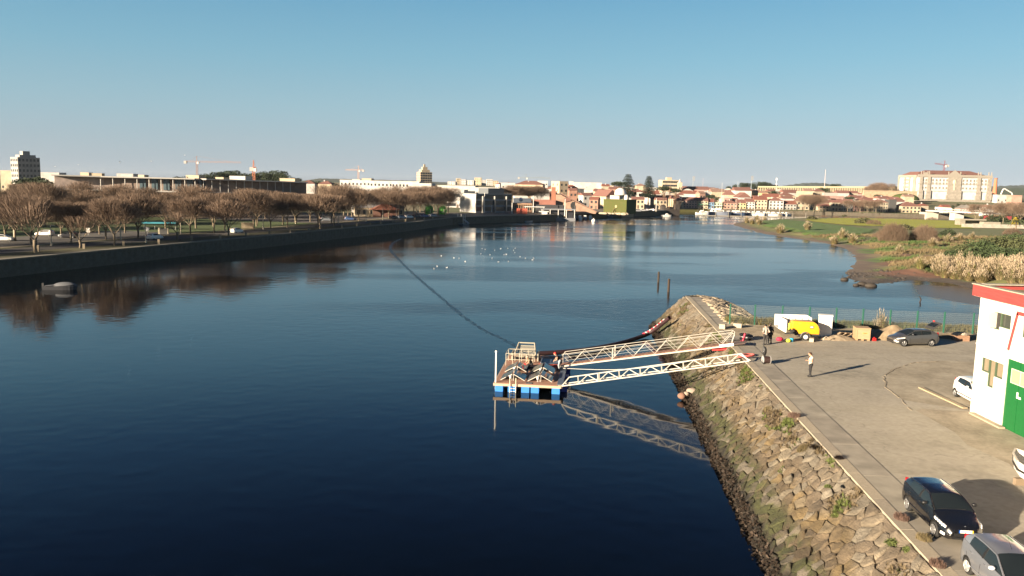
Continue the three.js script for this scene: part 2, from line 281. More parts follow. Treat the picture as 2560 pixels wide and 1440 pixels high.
// ================= RIGHT BANK: raised yard, kerb, rubble slope =================
const PY = 4.0;
const crest = (D) => D < 60 ? lerp(14.55, 18.0, (D - 20) / 39.7) : lerp(18.0, 21.17, (D - 59.7) / 36.2);
{
  const L = []; for (let D = 4; D <= 77; D += 4) L.push([crest(D) + .55, D]);
  const yard = [...L, [crest(77.2) + .55, 77.2], [31, 76.2], [45, 74.2], [70, 72], [70, 4]];
  const gy = uvm(sheet(yard, PY), 64);
  const yt = tex(1024, (u, v) => { // worn tarmac: patches, oil spots, faint wheel tracks, fine cracks
    const x = u * 64, y = v * 64, s = fbm(x * .35, y * .35, 5, 0, 31), t = fbm(x * 6, y * 6, 2, 0, 35), oil = sst(.66, .76, fbm(x * .9 + 7, y * .9, 3, 0, 77)), w = fbm(x * .12 + 3, y * 1.1, 4, 0, 51), cr = Math.abs(fbm(x * .22 + 2, y * .22, 4, 0, 91) - .5) < .0035 ? .16 : 0;
    const k = .71 + .19 * s + .24 * (t - .5) + .15 * (w - .5) - .10 * oil - cr; return [k, k * .985, k * (.93 + .06 * w)]; });
  struct('yard_paving', gy, M(.41, .375, .305, .92, { map: yt }));
  // earth body under the yard, with the grassy bank towards the inlet
  const bank = []; const idx = []; const N = 60;
  for (let i = 0; i <= N; i++) { const x = lerp(20.5, 75, i / N), D0 = 77.6 - (x - 20.5) * .115; for (let j = 0; j <= 8; j++) { const t = j / 8, n = fbm(x * .6, j * .8, 3); bank.push(x, PY - .05 - 4.6 * t * t * (1.6 - .6 * t) + .55 * n * Math.sin(Math.PI * Math.min(1, t * 1.4)), -(D0 + t * 7.5)); } }
  for (let i = 0; i < N; i++) for (let j = 0; j < 8; j++) { const a = i * 9 + j; idx.push(a, a + 9, a + 1, a + 1, a + 9, a + 10); }
  const g = new THREE.BufferGeometry(); g.setAttribute('position', new THREE.Float32BufferAttribute(bank, 3)); g.setIndex(idx); g.computeVertexNormals();
  struct('grass_bank', uvm(g, 6), M(.12, .11, .035, .95, { map: T.grass }));
  // gravelly concrete apron by the crane end, the worn strip before the building, round dirt patch
  const warp = (P, k) => P.map(([x, D], i) => [x + (hash(i, 3, k) - .5) * .7, D + (hash(i, 5, k) - .5) * .7]);
  const dense = (P) => P.flatMap((p, i) => { const q = P[(i + 1) % P.length]; return [0, .25, .5, .75].map((t) => [lerp(p[0], q[0], t), lerp(p[1], q[1], t)]); });
  struct('worn_concrete', uvm(sheet(warp(dense([[24.4, 47.2], [27.9, 47.2], [27.9, 30], [24.6, 30], [24.2, 38]]), 2), PY + .006), 7), M(.38, .335, .265, .92, { map: T.dirt }));
  struct('dirt_patch', uvm(sheet(dense([[34.4, 61.6], [31.4, 60.9], [28.4, 58.2], [26.7, 55.8], [25.5, 52.8], [25, 49.4], [27.9, 47.25], [45, 47.25], [48, 60]]), PY + .004), 11), M(.42, .375, .295, .95, { map: T.dirt }));
  struct('gravel_margin', uvm(sheet(warp(dense([[19.6, 76.6], [26, 76.1], [44, 73.7], [44, 69.8], [38, 70.6], [31, 70.1], [24, 69.6], [20, 71]]), 4), PY + .005), 6), M(.41, .345, .25, .95, { map: T.dirt }));
  // crack that follows the round patch, a real groove edge: a low asphalt lip
  const lip = [[33.6, 61.3], [31.4, 60.7], [28.4, 58.0], [26.7, 55.7], [25.4, 52.6], [24.9, 49.4], [24.1, 45.8]], lg = [];
  for (let i = 0; i < lip.length - 1; i++) for (let k = 0; k < 6; k++) { const a = [0, 1].map((c) => lerp(lip[i][c], lip[i + 1][c], k / 6) + (hash(i * 6 + k, c) - .5) * .12), b = [0, 1].map((c) => lerp(lip[i][c], lip[i + 1][c], (k + 1) / 6) + (hash(i * 6 + k + 1, c) - .5) * .12); if (hash(i, k, 8) > .12) lg.push(bar([a[0], PY + .015, -a[1]], [b[0], PY + .008, -b[1]], .05 + .06 * hash(k, i), .03)); }
  struct('broken_asphalt_edge', lg, M(.26, .22, .16, .95));
  struct('parking_kerb', uvm(bar([27.75, PY + .03, -52.6], [27.95, PY + .03, -47.6], .32, .1), 3), M(.42, .34, .22, .9, { map: T.grain }));

  // kerb of cast slabs along the crest and the paved strip behind it
  const kerb = new THREE.Group(); kerb.name = 'crest_kerb'; kerb.userData.kind = 'structure'; scene.add(kerb);
  const km = [M(.45, .385, .285, .9, { map: T.grain }), M(.42, .36, .275, .9, { map: T.grain }), M(.47, .40, .295, .9, { map: T.grain })];
  const strip = new THREE.Group(); strip.name = 'concrete_strip'; strip.userData.kind = 'structure'; scene.add(strip);
  const sm = [M(.345, .31, .25, .92, { map: T.patch }), M(.325, .29, .235, .92, { map: T.patch }), M(.36, .325, .26, .92, { map: T.patch })];
  let i = 0;
  for (let D = 8; D < 96; D += 3.1, i++) {
    const D1 = Math.min(D + 3.08, 96.2); if (D > 68 && D < 71) { }
    mesh('kerb_slab', uvm(prism([[crest(D) - .05, D], [crest(D1) - .05, D1], [crest(D1) + .52, D1], [crest(D) + .52, D]], .24, PY - .21 + .012 * hash(i, 1)), 2), km[i % 3], kerb);
  }
  for (let D = 8, k = 0; D < 69; D += 4.6, k++) { const D1 = Math.min(69, D + 4.58); mesh('paving_slab', uvm(prism([[crest(D) + .53, D], [crest(D1) + .53, D1], [crest(D1) + 1.95, D1], [crest(D) + 1.95, D]], .12, PY - .1 + .008 * hash(k, 4)), 4), sm[k % 3], strip); }
  // path along the top of the groyne
  const gp = new THREE.Group(); gp.name = 'groyne_path'; gp.userData.kind = 'structure'; scene.add(gp);
  for (let D = 77.2, k = 0; D < 96; D += 4.7, k++) { const D1 = Math.min(96.3, D + 4.66); mesh('path_slab', uvm(prism([[crest(D) + .53, D], [crest(D1) + .53, D1], [crest(D1) + 1.7, D1], [crest(D) + 1.7, D]], .3, PY - .3 + .01 * hash(k, 6)), 4), sm[(k + 1) % 3], gp); }
}
// ---------- the rubble slope: every stone a cell fitted between its neighbours ----------
const SL = []; for (let D = 14; D <= 95; D += 3) SL.push([crest(D) - .06, D]);
SL.push([21.1, 96.6], [22.0, 97.7], [23.2, 98.0], [24.7, 96.8], [25.5, 93.2], [25.7, 88.5], [25.4, 84], [24.9, 80], [24.8, 77]);
const SLlen = [0]; for (let i = 1; i < SL.length; i++) SLlen.push(SLlen[i - 1] + Math.hypot(SL[i][0] - SL[i - 1][0], SL[i][1] - SL[i - 1][1]));
const SLN = offset(SL, 1).map((p, i) => [p[0] - SL[i][0], p[1] - SL[i][1]]);
function slope(u, v, h = 0) { // u along the crest, v metres down the face, h out of the face
  let k = 0; while (k < SL.length - 2 && u > SLlen[k + 1]) k++;
  const t = (u - SLlen[k]) / (SLlen[k + 1] - SLlen[k]), x = lerp(SL[k][0], SL[k + 1][0], t), D = lerp(SL[k][1], SL[k + 1][1], t), nx = lerp(SLN[k][0], SLN[k + 1][0], t), nd = lerp(SLN[k][1], SLN[k + 1][1], t), l = Math.hypot(nx, nd);
  const bow = .12 * Math.sin(v * .55) , o = v * .70 + h * .71, y = PY - .05 - v * .714 + h * .70 + bow;
  return [x + nx / l * o, y, -(D + nd / l * o)];
}
const capMap = (x, D, h = 0) => { const e = clamp((x - crest(D) - 1.7) / 4); return [x, PY + .05 - .55 * e * e - .25 * sst(93, 98, D) + h, -D]; };
function cells(w, hgt, sp, seed, keep) { // Voronoi cells in a w x hgt rectangle, clipped and returned as polygons
  const R = rng(seed), nx = Math.ceil(w / sp), ny = Math.ceil(hgt / sp), S = [], at = (i, j) => S[j * nx + i], gone = (i, j) => hash(i, j, seed) < .24;
  for (let j = 0; j < ny; j++) for (let i = 0; i < nx; i++) S.push([(i + .5 + (R() - .5) * .95 + (j % 2) * .5) * w / nx, (j + .5 + (R() - .5) * .9) * hgt / ny]);
  const out = [];
  for (let j = 0; j < ny; j++) for (let i = 0; i < nx; i++) {
    const [cx, cy] = at(i, j); if (gone(i, j)) continue; if (keep && !keep(cx, cy)) continue;
    let P = [[cx - 2, cy - 2], [cx + 2, cy - 2], [cx + 2, cy + 2], [cx - 2, cy + 2]].map(([a, b]) => [a, clamp(b, 0, hgt)]);
    for (let dj = -3; dj <= 3; dj++) for (let di = -3; di <= 3; di++) {
      if (!di && !dj || gone(i + di, j + dj) || i + di < 0 || i + di >= nx || j + dj < 0 || j + dj >= ny) continue;
      const [qx, qy] = at(i + di, j + dj), mx = (cx + qx) / 2, my = (cy + qy) / 2, dx = qx - cx, dy = qy - cy, Q = [];
      for (let k = 0; k < P.length; k++) { const a = P[k], b = P[(k + 1) % P.length], sa = (a[0] - mx) * dx + (a[1] - my) * dy, sb = (b[0] - mx) * dx + (b[1] - my) * dy; if (sa <= 0) Q.push(a); if (sa < 0 !== sb < 0) { const t = sa / (sa - sb); Q.push([lerp(a[0], b[0], t), lerp(a[1], b[1], t)]); } }
      P = Q;
    }
    if (P.length > 2) out.push({ c: [cx, cy], P });
  }
  return out;
}
function stone(P, c, map, R, tint, ht) {
  // keep the corners of the outline, add a point in the long sides, shrink for the joint, round the shoulders
  let tot = 0; const Q = []; for (let k = 0; k < P.length; k++) { const a = P[k], b = P[(k + 1) % P.length], l = Math.hypot(b[0] - a[0], b[1] - a[1]); tot += l; if (l > .07) { Q.push(a); if (l > .42) Q.push([lerp(a[0], b[0], .5) + (R() - .5) * .05, lerp(a[1], b[1], .5) + (R() - .5) * .05]); } }
  const ring = Q.length > 3 ? Q : P, N = ring.length;
  const gx = P.reduce((s, p) => s + p[0], 0) / P.length, gy = P.reduce((s, p) => s + p[1], 0) / P.length, size = Math.sqrt(tot) ;
  const tx = (R() - .5) * .26, ty = (R() - .5) * .26, pos = [], col = [], layers = [[-.22, 1], [0, .99], [ht * .85, .94], [ht, .62]], sh = .019;
  layers.forEach(([h, s], li) => ring.forEach(([x, y], i) => {
    const dx = x - gx, dy = y - gy, l = Math.hypot(dx, dy), f = Math.max(.3, (l - sh) / l) * s * (li ? 1 + (R() - .5) * .16 : 1), X = gx + dx * f, Y = gy + dy * f, hh = h + (li > 1 ? (dx * tx + dy * ty) + (R() - .5) * .085 : 0);
    const p = map(X, Y, hh); pos.push(...p); col.push(...tint(X, Y, p, hh));
  }));
  { const p = map(gx, gy, ht * 1.02 + (R() - .5) * .05); pos.push(...p); col.push(...tint(gx, gy, p, ht)); }
  const idx = []; for (let l = 0; l < 3; l++) for (let i = 0; i < N; i++) { const a = l * N + i, b = l * N + (i + 1) % N; idx.push(a, b, a + N, b, b + N, a + N); }
  for (let i = 0; i < N; i++) idx.push(3 * N + i, 3 * N + (i + 1) % N, 4 * N);
  const g = new THREE.BufferGeometry(); g.setAttribute('position', new THREE.Float32BufferAttribute(pos, 3)); g.setAttribute('color', new THREE.Float32BufferAttribute(col, 3)); g.setIndex(idx); g.computeVertexNormals();
  // face outwards whatever the winding of the outline
  const n = g.attributes.normal, a = map(gx, gy, 0), b = map(gx, gy, 1), o = V(b[0] - a[0], b[1] - a[1], b[2] - a[2]), last = pos.length / 3 - 1;
  if (o.dot(V(n.getX(last), n.getY(last), n.getZ(last))) < 0) { for (let k = 0; k < idx.length; k += 3) [idx[k], idx[k + 1]] = [idx[k + 1], idx[k]]; g.setIndex(idx); g.computeVertexNormals(); }
  return uvm2(g);
}
function uvm2(g) { const p = g.attributes.position, u = new Float32Array(p.count * 2); for (let i = 0; i < p.count; i++) { u[i * 2] = (p.getX(i) + p.getY(i)) / 1.3; u[i * 2 + 1] = p.getZ(i) / 1.3; } g.setAttribute('uv', new THREE.BufferAttribute(u, 2)); return g; }
{
  const R = rng(77), root = new THREE.Group(); root.name = 'rubble_slope'; root.userData.kind = 'structure'; scene.add(root);
  const mix = (a, b, t) => [0, 1, 2].map((k) => lerp(a[k], b[k], t));
  mats.stone = M(1, 1, 1, .92, { vertexColors: true, map: T.grain, bumpMap: T.dirt, bumpScale: .12 });
  const tintFor = (own) => (u, v, p) => {
    const y = p[1], n = fbm(p[0] * .5 + p[2] * .23, p[2] * .45, 4, 0, 11), e = fbm(p[2] * 2.3, p[0] * 2.3 + y * 2, 3, 0, 13), q = y + (n - .5) * 2.0;
    let c = mix([.205, .168, .12], [.165, .118, .058], sst(3.3, 2.3, q));        // weathered grey-beige top, lichen-yellow middle
    c = mix(c, [.095, .07, .042], sst(2.2, 1.4, q));                            // damp brown foot
    c = mix(c, [.13, .10, .07], sst(.55, .75, own) * .7); c = mix(c, [.20, .18, .145], sst(.32, .15, own) * .6);
    c = mix(c, [.05, .053, .018], sst(.46, .60, e * .6 + n * .25 + own * .3) * sst(2.0, 1.3, y) );   // moss in patches
    c = mix(c, [.026, .021, .014], sst(.95, .45, y + (e - .5) * .6));            // dark weed at the tide line
    c = c.map((x) => x * (.78 + .44 * fbm(own * 91, 3, 1)));
    const k = .5 + .95 * e; return c.map((x) => x * k);
  };
  const list = [];
  for (const { c, P } of cells(SLlen[SLlen.length - 1], 6.15, .60, 5)) { const u = c[0]; const p = slope(u, c[1]); list.push({ near: Math.hypot(p[0], EYE - p[1], p[2]), D: -p[2], g: stone(P, c, slope, R, tintFor(R()), .025 + .075 * R() * R()) }); }
  const Rc = (x, D) => x > crest(D) + 1.75 && inside([[0, 77], ...SL.slice(-9).map(([a, b]) => [a - .1, b]).reverse(), [21.3, 96.4], [21.3, 96], [20.0, 77]], x, D);
  for (const { c, P } of cells(9, 23, .62, 9, (x, y) => Rc(x + 18, y + 76))) { const m = (a, b, h) => capMap(a + 18, b + 76, h), p = m(...c); list.push({ near: 200, D: -p[2], g: stone(P, c, m, R, (u, v, q) => { const e = fbm(q[0] * 1.7, q[2] * 1.7, 3); return [.42 * (.7 + .5 * e), .345 * (.7 + .5 * e), .25 * (.7 + .5 * e)]; }, .05 + .11 * R()) }); }
  const vis = list.filter((s) => s.D > 24.5).sort((a, b) => a.near - b.near), rest = list.filter((s) => s.D <= 24.5);
  for (const s of vis.slice(0, 300)) mesh('stone', s.g, mats.stone, root);
  mesh('stone', [...vis.slice(300), ...rest].map((s) => s.g), mats.stone, root).userData.kind = 'stuff';
  // earth and mortar behind the joints
  const pos = [], idx = []; const nu = 60, nv = 4;
  for (let i = 0; i <= nu; i++) for (let j = 0; j <= nv; j++) pos.push(...slope(SLlen[SLlen.length - 1] * i / nu, j / nv * 6.6, -.10));
  for (let i = 0; i < nu; i++) for (let j = 0; j < nv; j++) { const a = i * (nv + 1) + j; idx.push(a, a + 1, a + nv + 1, a + 1, a + nv + 2, a + nv + 1); }
  const g = new THREE.BufferGeometry(); g.setAttribute('position', new THREE.Float32BufferAttribute(pos, 3)); g.setIndex(idx); g.computeVertexNormals();
  mesh('backing', [uvm(g, 3), uvm(sheet([[20.0, 77], [21.3, 96.4], ...SL.slice(-8)], PY - .62), 3), uvm(sheet([[20.8, 77], [22.2, 95.5], [23.6, 95.5], [24, 77]], PY - .02), 3)], M(.15, .12, .08, .98, { map: T.dirt }), root);
  // seaweed hanging at the waterline
  const S = rng(4), t = [], col = [];
  for (let k = 0; k < 9000; k++) { const u = 2 + S() * 92, v = 5.15 + S() * .85 - .25 * fbm(u * .8, 3, 3) * 2, p = slope(u, v, .05 + S() * .16), a = S() * 6.28, l = .10 + S() * .2; t.push(p[0], p[1], p[2], p[0] - .2 * l + Math.cos(a) * l * .6, p[1] + (S() - .3) * l, p[2] + Math.sin(a) * l * .6, p[0] + Math.cos(a + 1) * l, p[1] - l * .3, p[2] + Math.sin(a + 1) * l); const b = .5 + S(); for (let q = 0; q < 3; q++) col.push(.034 * b, .022 * b, .014 * b); }
  tag(mesh('seaweed', tri(t, col), M(1, 1, 1, .8, { vertexColors: true, side: THREE.DoubleSide })), 'dark brown seaweed along the waterline of the rubble slope', 'seaweed', null, 'stuff');
  { const tf = []; const Q = rng(15); for (let k = 0; k < 16; k++) { const a = Q() * 6.283, l = .06 + Q() * .14, o = .05 + Q() * .16, x = Math.cos(a), z = Math.sin(a), w = .02; tf.push(x * .04 - z * w, 0, z * .04 + x * w, x * .04 + z * w, 0, z * .04 - x * w, x * (.05 + o), l, z * (.05 + o)); }
    const im = new THREE.InstancedMesh(tri(tf), M(1, 1, 1, .9, { side: THREE.DoubleSide }), 2600), m4 = new THREE.Matrix4(), e = new THREE.Color(); let k = 0;
    for (let t = 0; t < 60000 && k < 1500; t++) { const u = 6 + Q() * 74, v = .1 + Q() * 3.2, f = fbm(u * .45, v * .8, 4, 0, 23); if (f < .56 + .05 * v) continue; const p = slope(u, v, .06), s = .5 + Q() * .8; m4.compose(V(...p), new THREE.Quaternion().setFromEuler(new THREE.Euler(0, Q() * 6, .5)), V(s, s, s)); im.setMatrixAt(k, m4); const h = fbm(u * .9 + 4, v, 3, 0, 29); h > .53 ? e.setRGB(.075, .095, .02) : e.setRGB(.11, .082, .045); im.setColorAt(k++, e); }
    im.count = k; im.name = 'joint_grass'; im.castShadow = im.receiveShadow = true; scene.add(im); tag(im, 'dry grass and green weeds growing in the joints of the rubble slope', 'weeds', null, 'stuff'); }
  // loose boulders at the foot of the slope
  const bl = (x, y, z, r, c, label) => { const g = new THREE.IcosahedronGeometry(r, 2), p = g.attributes.position; for (let i = 0; i < p.count; i++) { const n = .8 + .45 * fbm(p.getX(i) * 3 + x, p.getY(i) * 3 + p.getZ(i) * 2, 3); p.setXYZ(i, p.getX(i) * n * 1.15, p.getY(i) * n * .85, p.getZ(i) * n); } const m = mergeVertices(std(g), 1e-3); m.deleteAttribute('normal'); m.computeVertexNormals(); one('boulder', std(m), M(...c, .9, { map: T.grain }), label, 'boulder', [x, y, z]); };
  const at = (px, py, h) => { const [x, D] = G(px, py, h); return [x, h, -D]; };
  bl(...at(1705, 990, .35), .30, [.24, .13, .09], 'reddish boulder at the water edge, leftmost of three loose rocks');
  bl(...at(1717, 985, .5), .22, [.36, .28, .22], 'small pale round boulder between two larger loose rocks');
  bl(...at(1730, 979, .6), .36, [.38, .30, .24], 'pale wedge-shaped boulder, rightmost of three rocks at the waterline');
  bl(...at(1763, 954, 1.25), .3, [.38, .30, .235], 'single pale pink boulder lying higher up the rubble slope');
}
// ================= THINGS OF THE YARD =================
const black = M(.012, .012, .013, .5), tyreM = M(.018, .018, .018, .85), glassM = M(.012, .016, .018, .06, { ior: 1.5 }), chrome = M(.7, .7, .7, .25, { metalness: .9 });
const whiteM = M(.72, .70, .66, .45), redM = M(.45, .03, .03, .5), greyM = M(.30, .30, .30, .6), steelM = M(.66, .65, .62, .42, { metalness: .15 });

// ---------- white workshop with the green door (wall on x = 27.9, facing the yard) ----------
{
  const X = 27.9, b = thing('workshop_building', 'white two-storey workshop with red roof band and large green door', 'building', [X, PY, -47]);
  const W = M(.70, .675, .60, .85, { map: T.grain }), red = M(.31, .055, .052, .6, { map: T.wood }), fr = M(.055, .085, .05, .5), pane = M(.05, .055, .045, .08, { ior: 1.5 }), warm = M(.20, .165, .115, .15, { ior: 1.5 });
  const wins = [ // [D0 near corner, D1 far corner, y0, y1] on the wall
    [43.95, 45.55, 5.38, 6.38], [44.2, 46.3, 2.68, 3.54], [42.75, 43.35, 5.5, 6.35]];
  // wall with real openings
  const shp = new THREE.Shape([[0, 0], [27, 0], [27, 7.05], [0, 7.05]].map((p) => new THREE.Vector2(...p)));
  const hole = (pts) => shp.holes.push(new THREE.Path(pts.map(([D, y]) => new THREE.Vector2(47 - D, y))));
  hole([[45.55, 5.38], [45.55, 6.38], [43.95, 6.38], [43.95, 5.58], [44.95, 5.58], [44.95, 5.38]]);
  hole([[46.3, 2.72], [46.3, 3.54], [44.2, 3.54], [44.2, 2.66], [45.0, 2.66], [45.0, 1.95], [45.62, 1.95], [45.62, 2.72]]);
  hole([[42.9, 5.38], [42.9, 6.38], [41.2, 6.38], [41.2, 5.38]]);
  hole([[43.93, 0], [43.93, 3.98], [39.5, 3.98], [39.5, 0]]);
  const wall = new THREE.ExtrudeGeometry(shp, { depth: .28, bevelEnabled: false }); // x -> along towards the camera
  wall.rotateY(-Math.PI / 2).translate(.28, 0, 0);
  mesh('wall', uvm(wall, 5), W, b);
  mesh('wall', uvm(merge([box(16, 7.05, .28, 8.29, 0, .141), box(16, 7.05, .28, 8.29, 0, 26.86), box(.28, 7.05, 26.4, 16.16, 0, 13.5)]), 5), W, b);
  mesh('floor_slab', box(15.6, .04, 26.4, 8, -.03, 13.5), M(.10, .10, .10), b);
  mesh('upper_floor', box(15.6, .2, 26.4, 8, 4.4, 13.5), M(.35, .33, .3), b);
  mesh('cornice', uvm(merge([0, 1, 2].map((k) => box(.22 + .1 * k, .07, 27.1 + .1 * k, -.02 - .05 * k, 7.06 + k * .005, 13.5))), 3), W, b);
  mesh('roof_band', uvm(merge([box(.3, .66, 27.5, -.2, 7.08, 13.45), box(16.6, .66, .3, 8.25, 7.079, -.2)]), 2), red, b);
  mesh('parapet_cap', uvm(merge([box(.42, .06, 27.7, -.16, 7.741, 13.45), box(16.2, .06, .55, 8.3, 7.742, -.1)]), 2), M(.40, .36, .28, .9, { map: T.grain }), b);
  mesh('roof', uvm(box(16, .12, 27, 8.1, 7.36, 13.5), 4), M(.24, .19, .12, .95, { map: T.dirt }), b);
  mesh('red_stripe', merge([bar([-.02, 4.45, 3.1], [-.02, 6.62, 3.62], .06, .16), bar([-.02, 6.62, 3.55], [-.02, 6.62, 9], .06, .2)].map((g) => g)), red, b);
  mesh('ledge', box(.05, .05, 27, -.025, 4.2, 13.5), W, b);
  const frameBars = (D0, D1, y0, y1, n) => { const l = [box(.08, .05, D1 - D0, .1, y0, 47 - (D0 + D1) / 2), box(.08, .05, D1 - D0, .1, y1 - .05, 47 - (D0 + D1) / 2)]; for (let i = 0; i <= n; i++) l.push(box(.081, y1 - y0, .05, .1, y0, 47 - lerp(D0 + .025, D1 - .025, i / n))); return l; };
  const win = (name, D0, D1, y0, y1, n, m, extra = []) => { const f = mesh(name, merge([...frameBars(D0, D1, y0, y1, n), ...extra]), fr, b); for (let i = 0; i < n; i++) mesh('pane', box(.02, y1 - y0 - .08, (D1 - D0) / n - .06, .16, y0 + .04, 47 - lerp(D0, D1, (i + .5) / n)), i === n - 1 && m === pane && n === 2 ? M(.03, .03, .03, .4) : m, f); return f; };
  win('window', 43.95, 44.95, 5.58, 6.38, 1, pane); win('open_window', 44.95, 45.55, 5.38, 6.38, 1, M(.02, .02, .02, .5));
  mesh('window_sash', merge([box(.5, .9, .04, -.1, 5.43, 1.5)]), M(.5, .47, .4, .5), b);
  win('window', 45.62, 46.3, 2.72, 3.54, 1, warm); win('window', 45.0, 45.62, 1.95, 3.54, 1, warm); win('window', 44.2, 45.0, 2.66, 3.54, 1, warm);
  win('window', 41.2, 42.9, 5.38, 6.38, 2, warm);
  const gm = M(.006, .125, .028, .5, { map: T.grain }), d = new THREE.Mesh(merge([0, 1, 2, 3].map((k) => box(.08, 3.96, 1.075, .1, .01, 3.65 + k * 1.107))), gm); d.name = 'door'; d.castShadow = d.receiveShadow = true; b.add(d);
  for (let k = 0; k < 4; k++) { mesh('door_window', merge([box(.03, .82, .05, .045, 2.68, 3.5 + k * .8), box(.03, .05, .8, .044, 2.68, 3.9 + k * .8), box(.03, .05, .8, .044, 3.45, 3.9 + k * .8)]), M(.45, .44, .36, .5), d); mesh('door_pane', box(.02, .74, .72, .052, 2.72, 3.9 + k * .8), M(.30, .26, .19, .2), d); }
  mesh('door_sign', merge([box(.02, .34, .12, .05, 1.95, 4.17), box(.02, .12, .34, .051, 1.95, 4.3)]), whiteM, d);
  mesh('door_step', uvm(box(.35, .1, 3.0, -.18, 0, 2.0), 2), M(.40, .34, .25, .9, { map: T.grain }), b);
}
// ---------- cars ----------
const evalr = new Evaluator(); evalr.attributes = ['position', 'normal', 'uv']; evalr.useGroups = false;
function keyed(K, x) { let k = 0; while (k < K.length - 2 && x > K[k + 1][0]) k++; const a = K[k], b = K[k + 1], t = clamp((x - a[0]) / (b[0] - a[0])), s = t * t * (3 - 2 * t); return a.slice(1).map((v, i) => lerp(v, b[i + 1], lerp(t, s, .6))); }
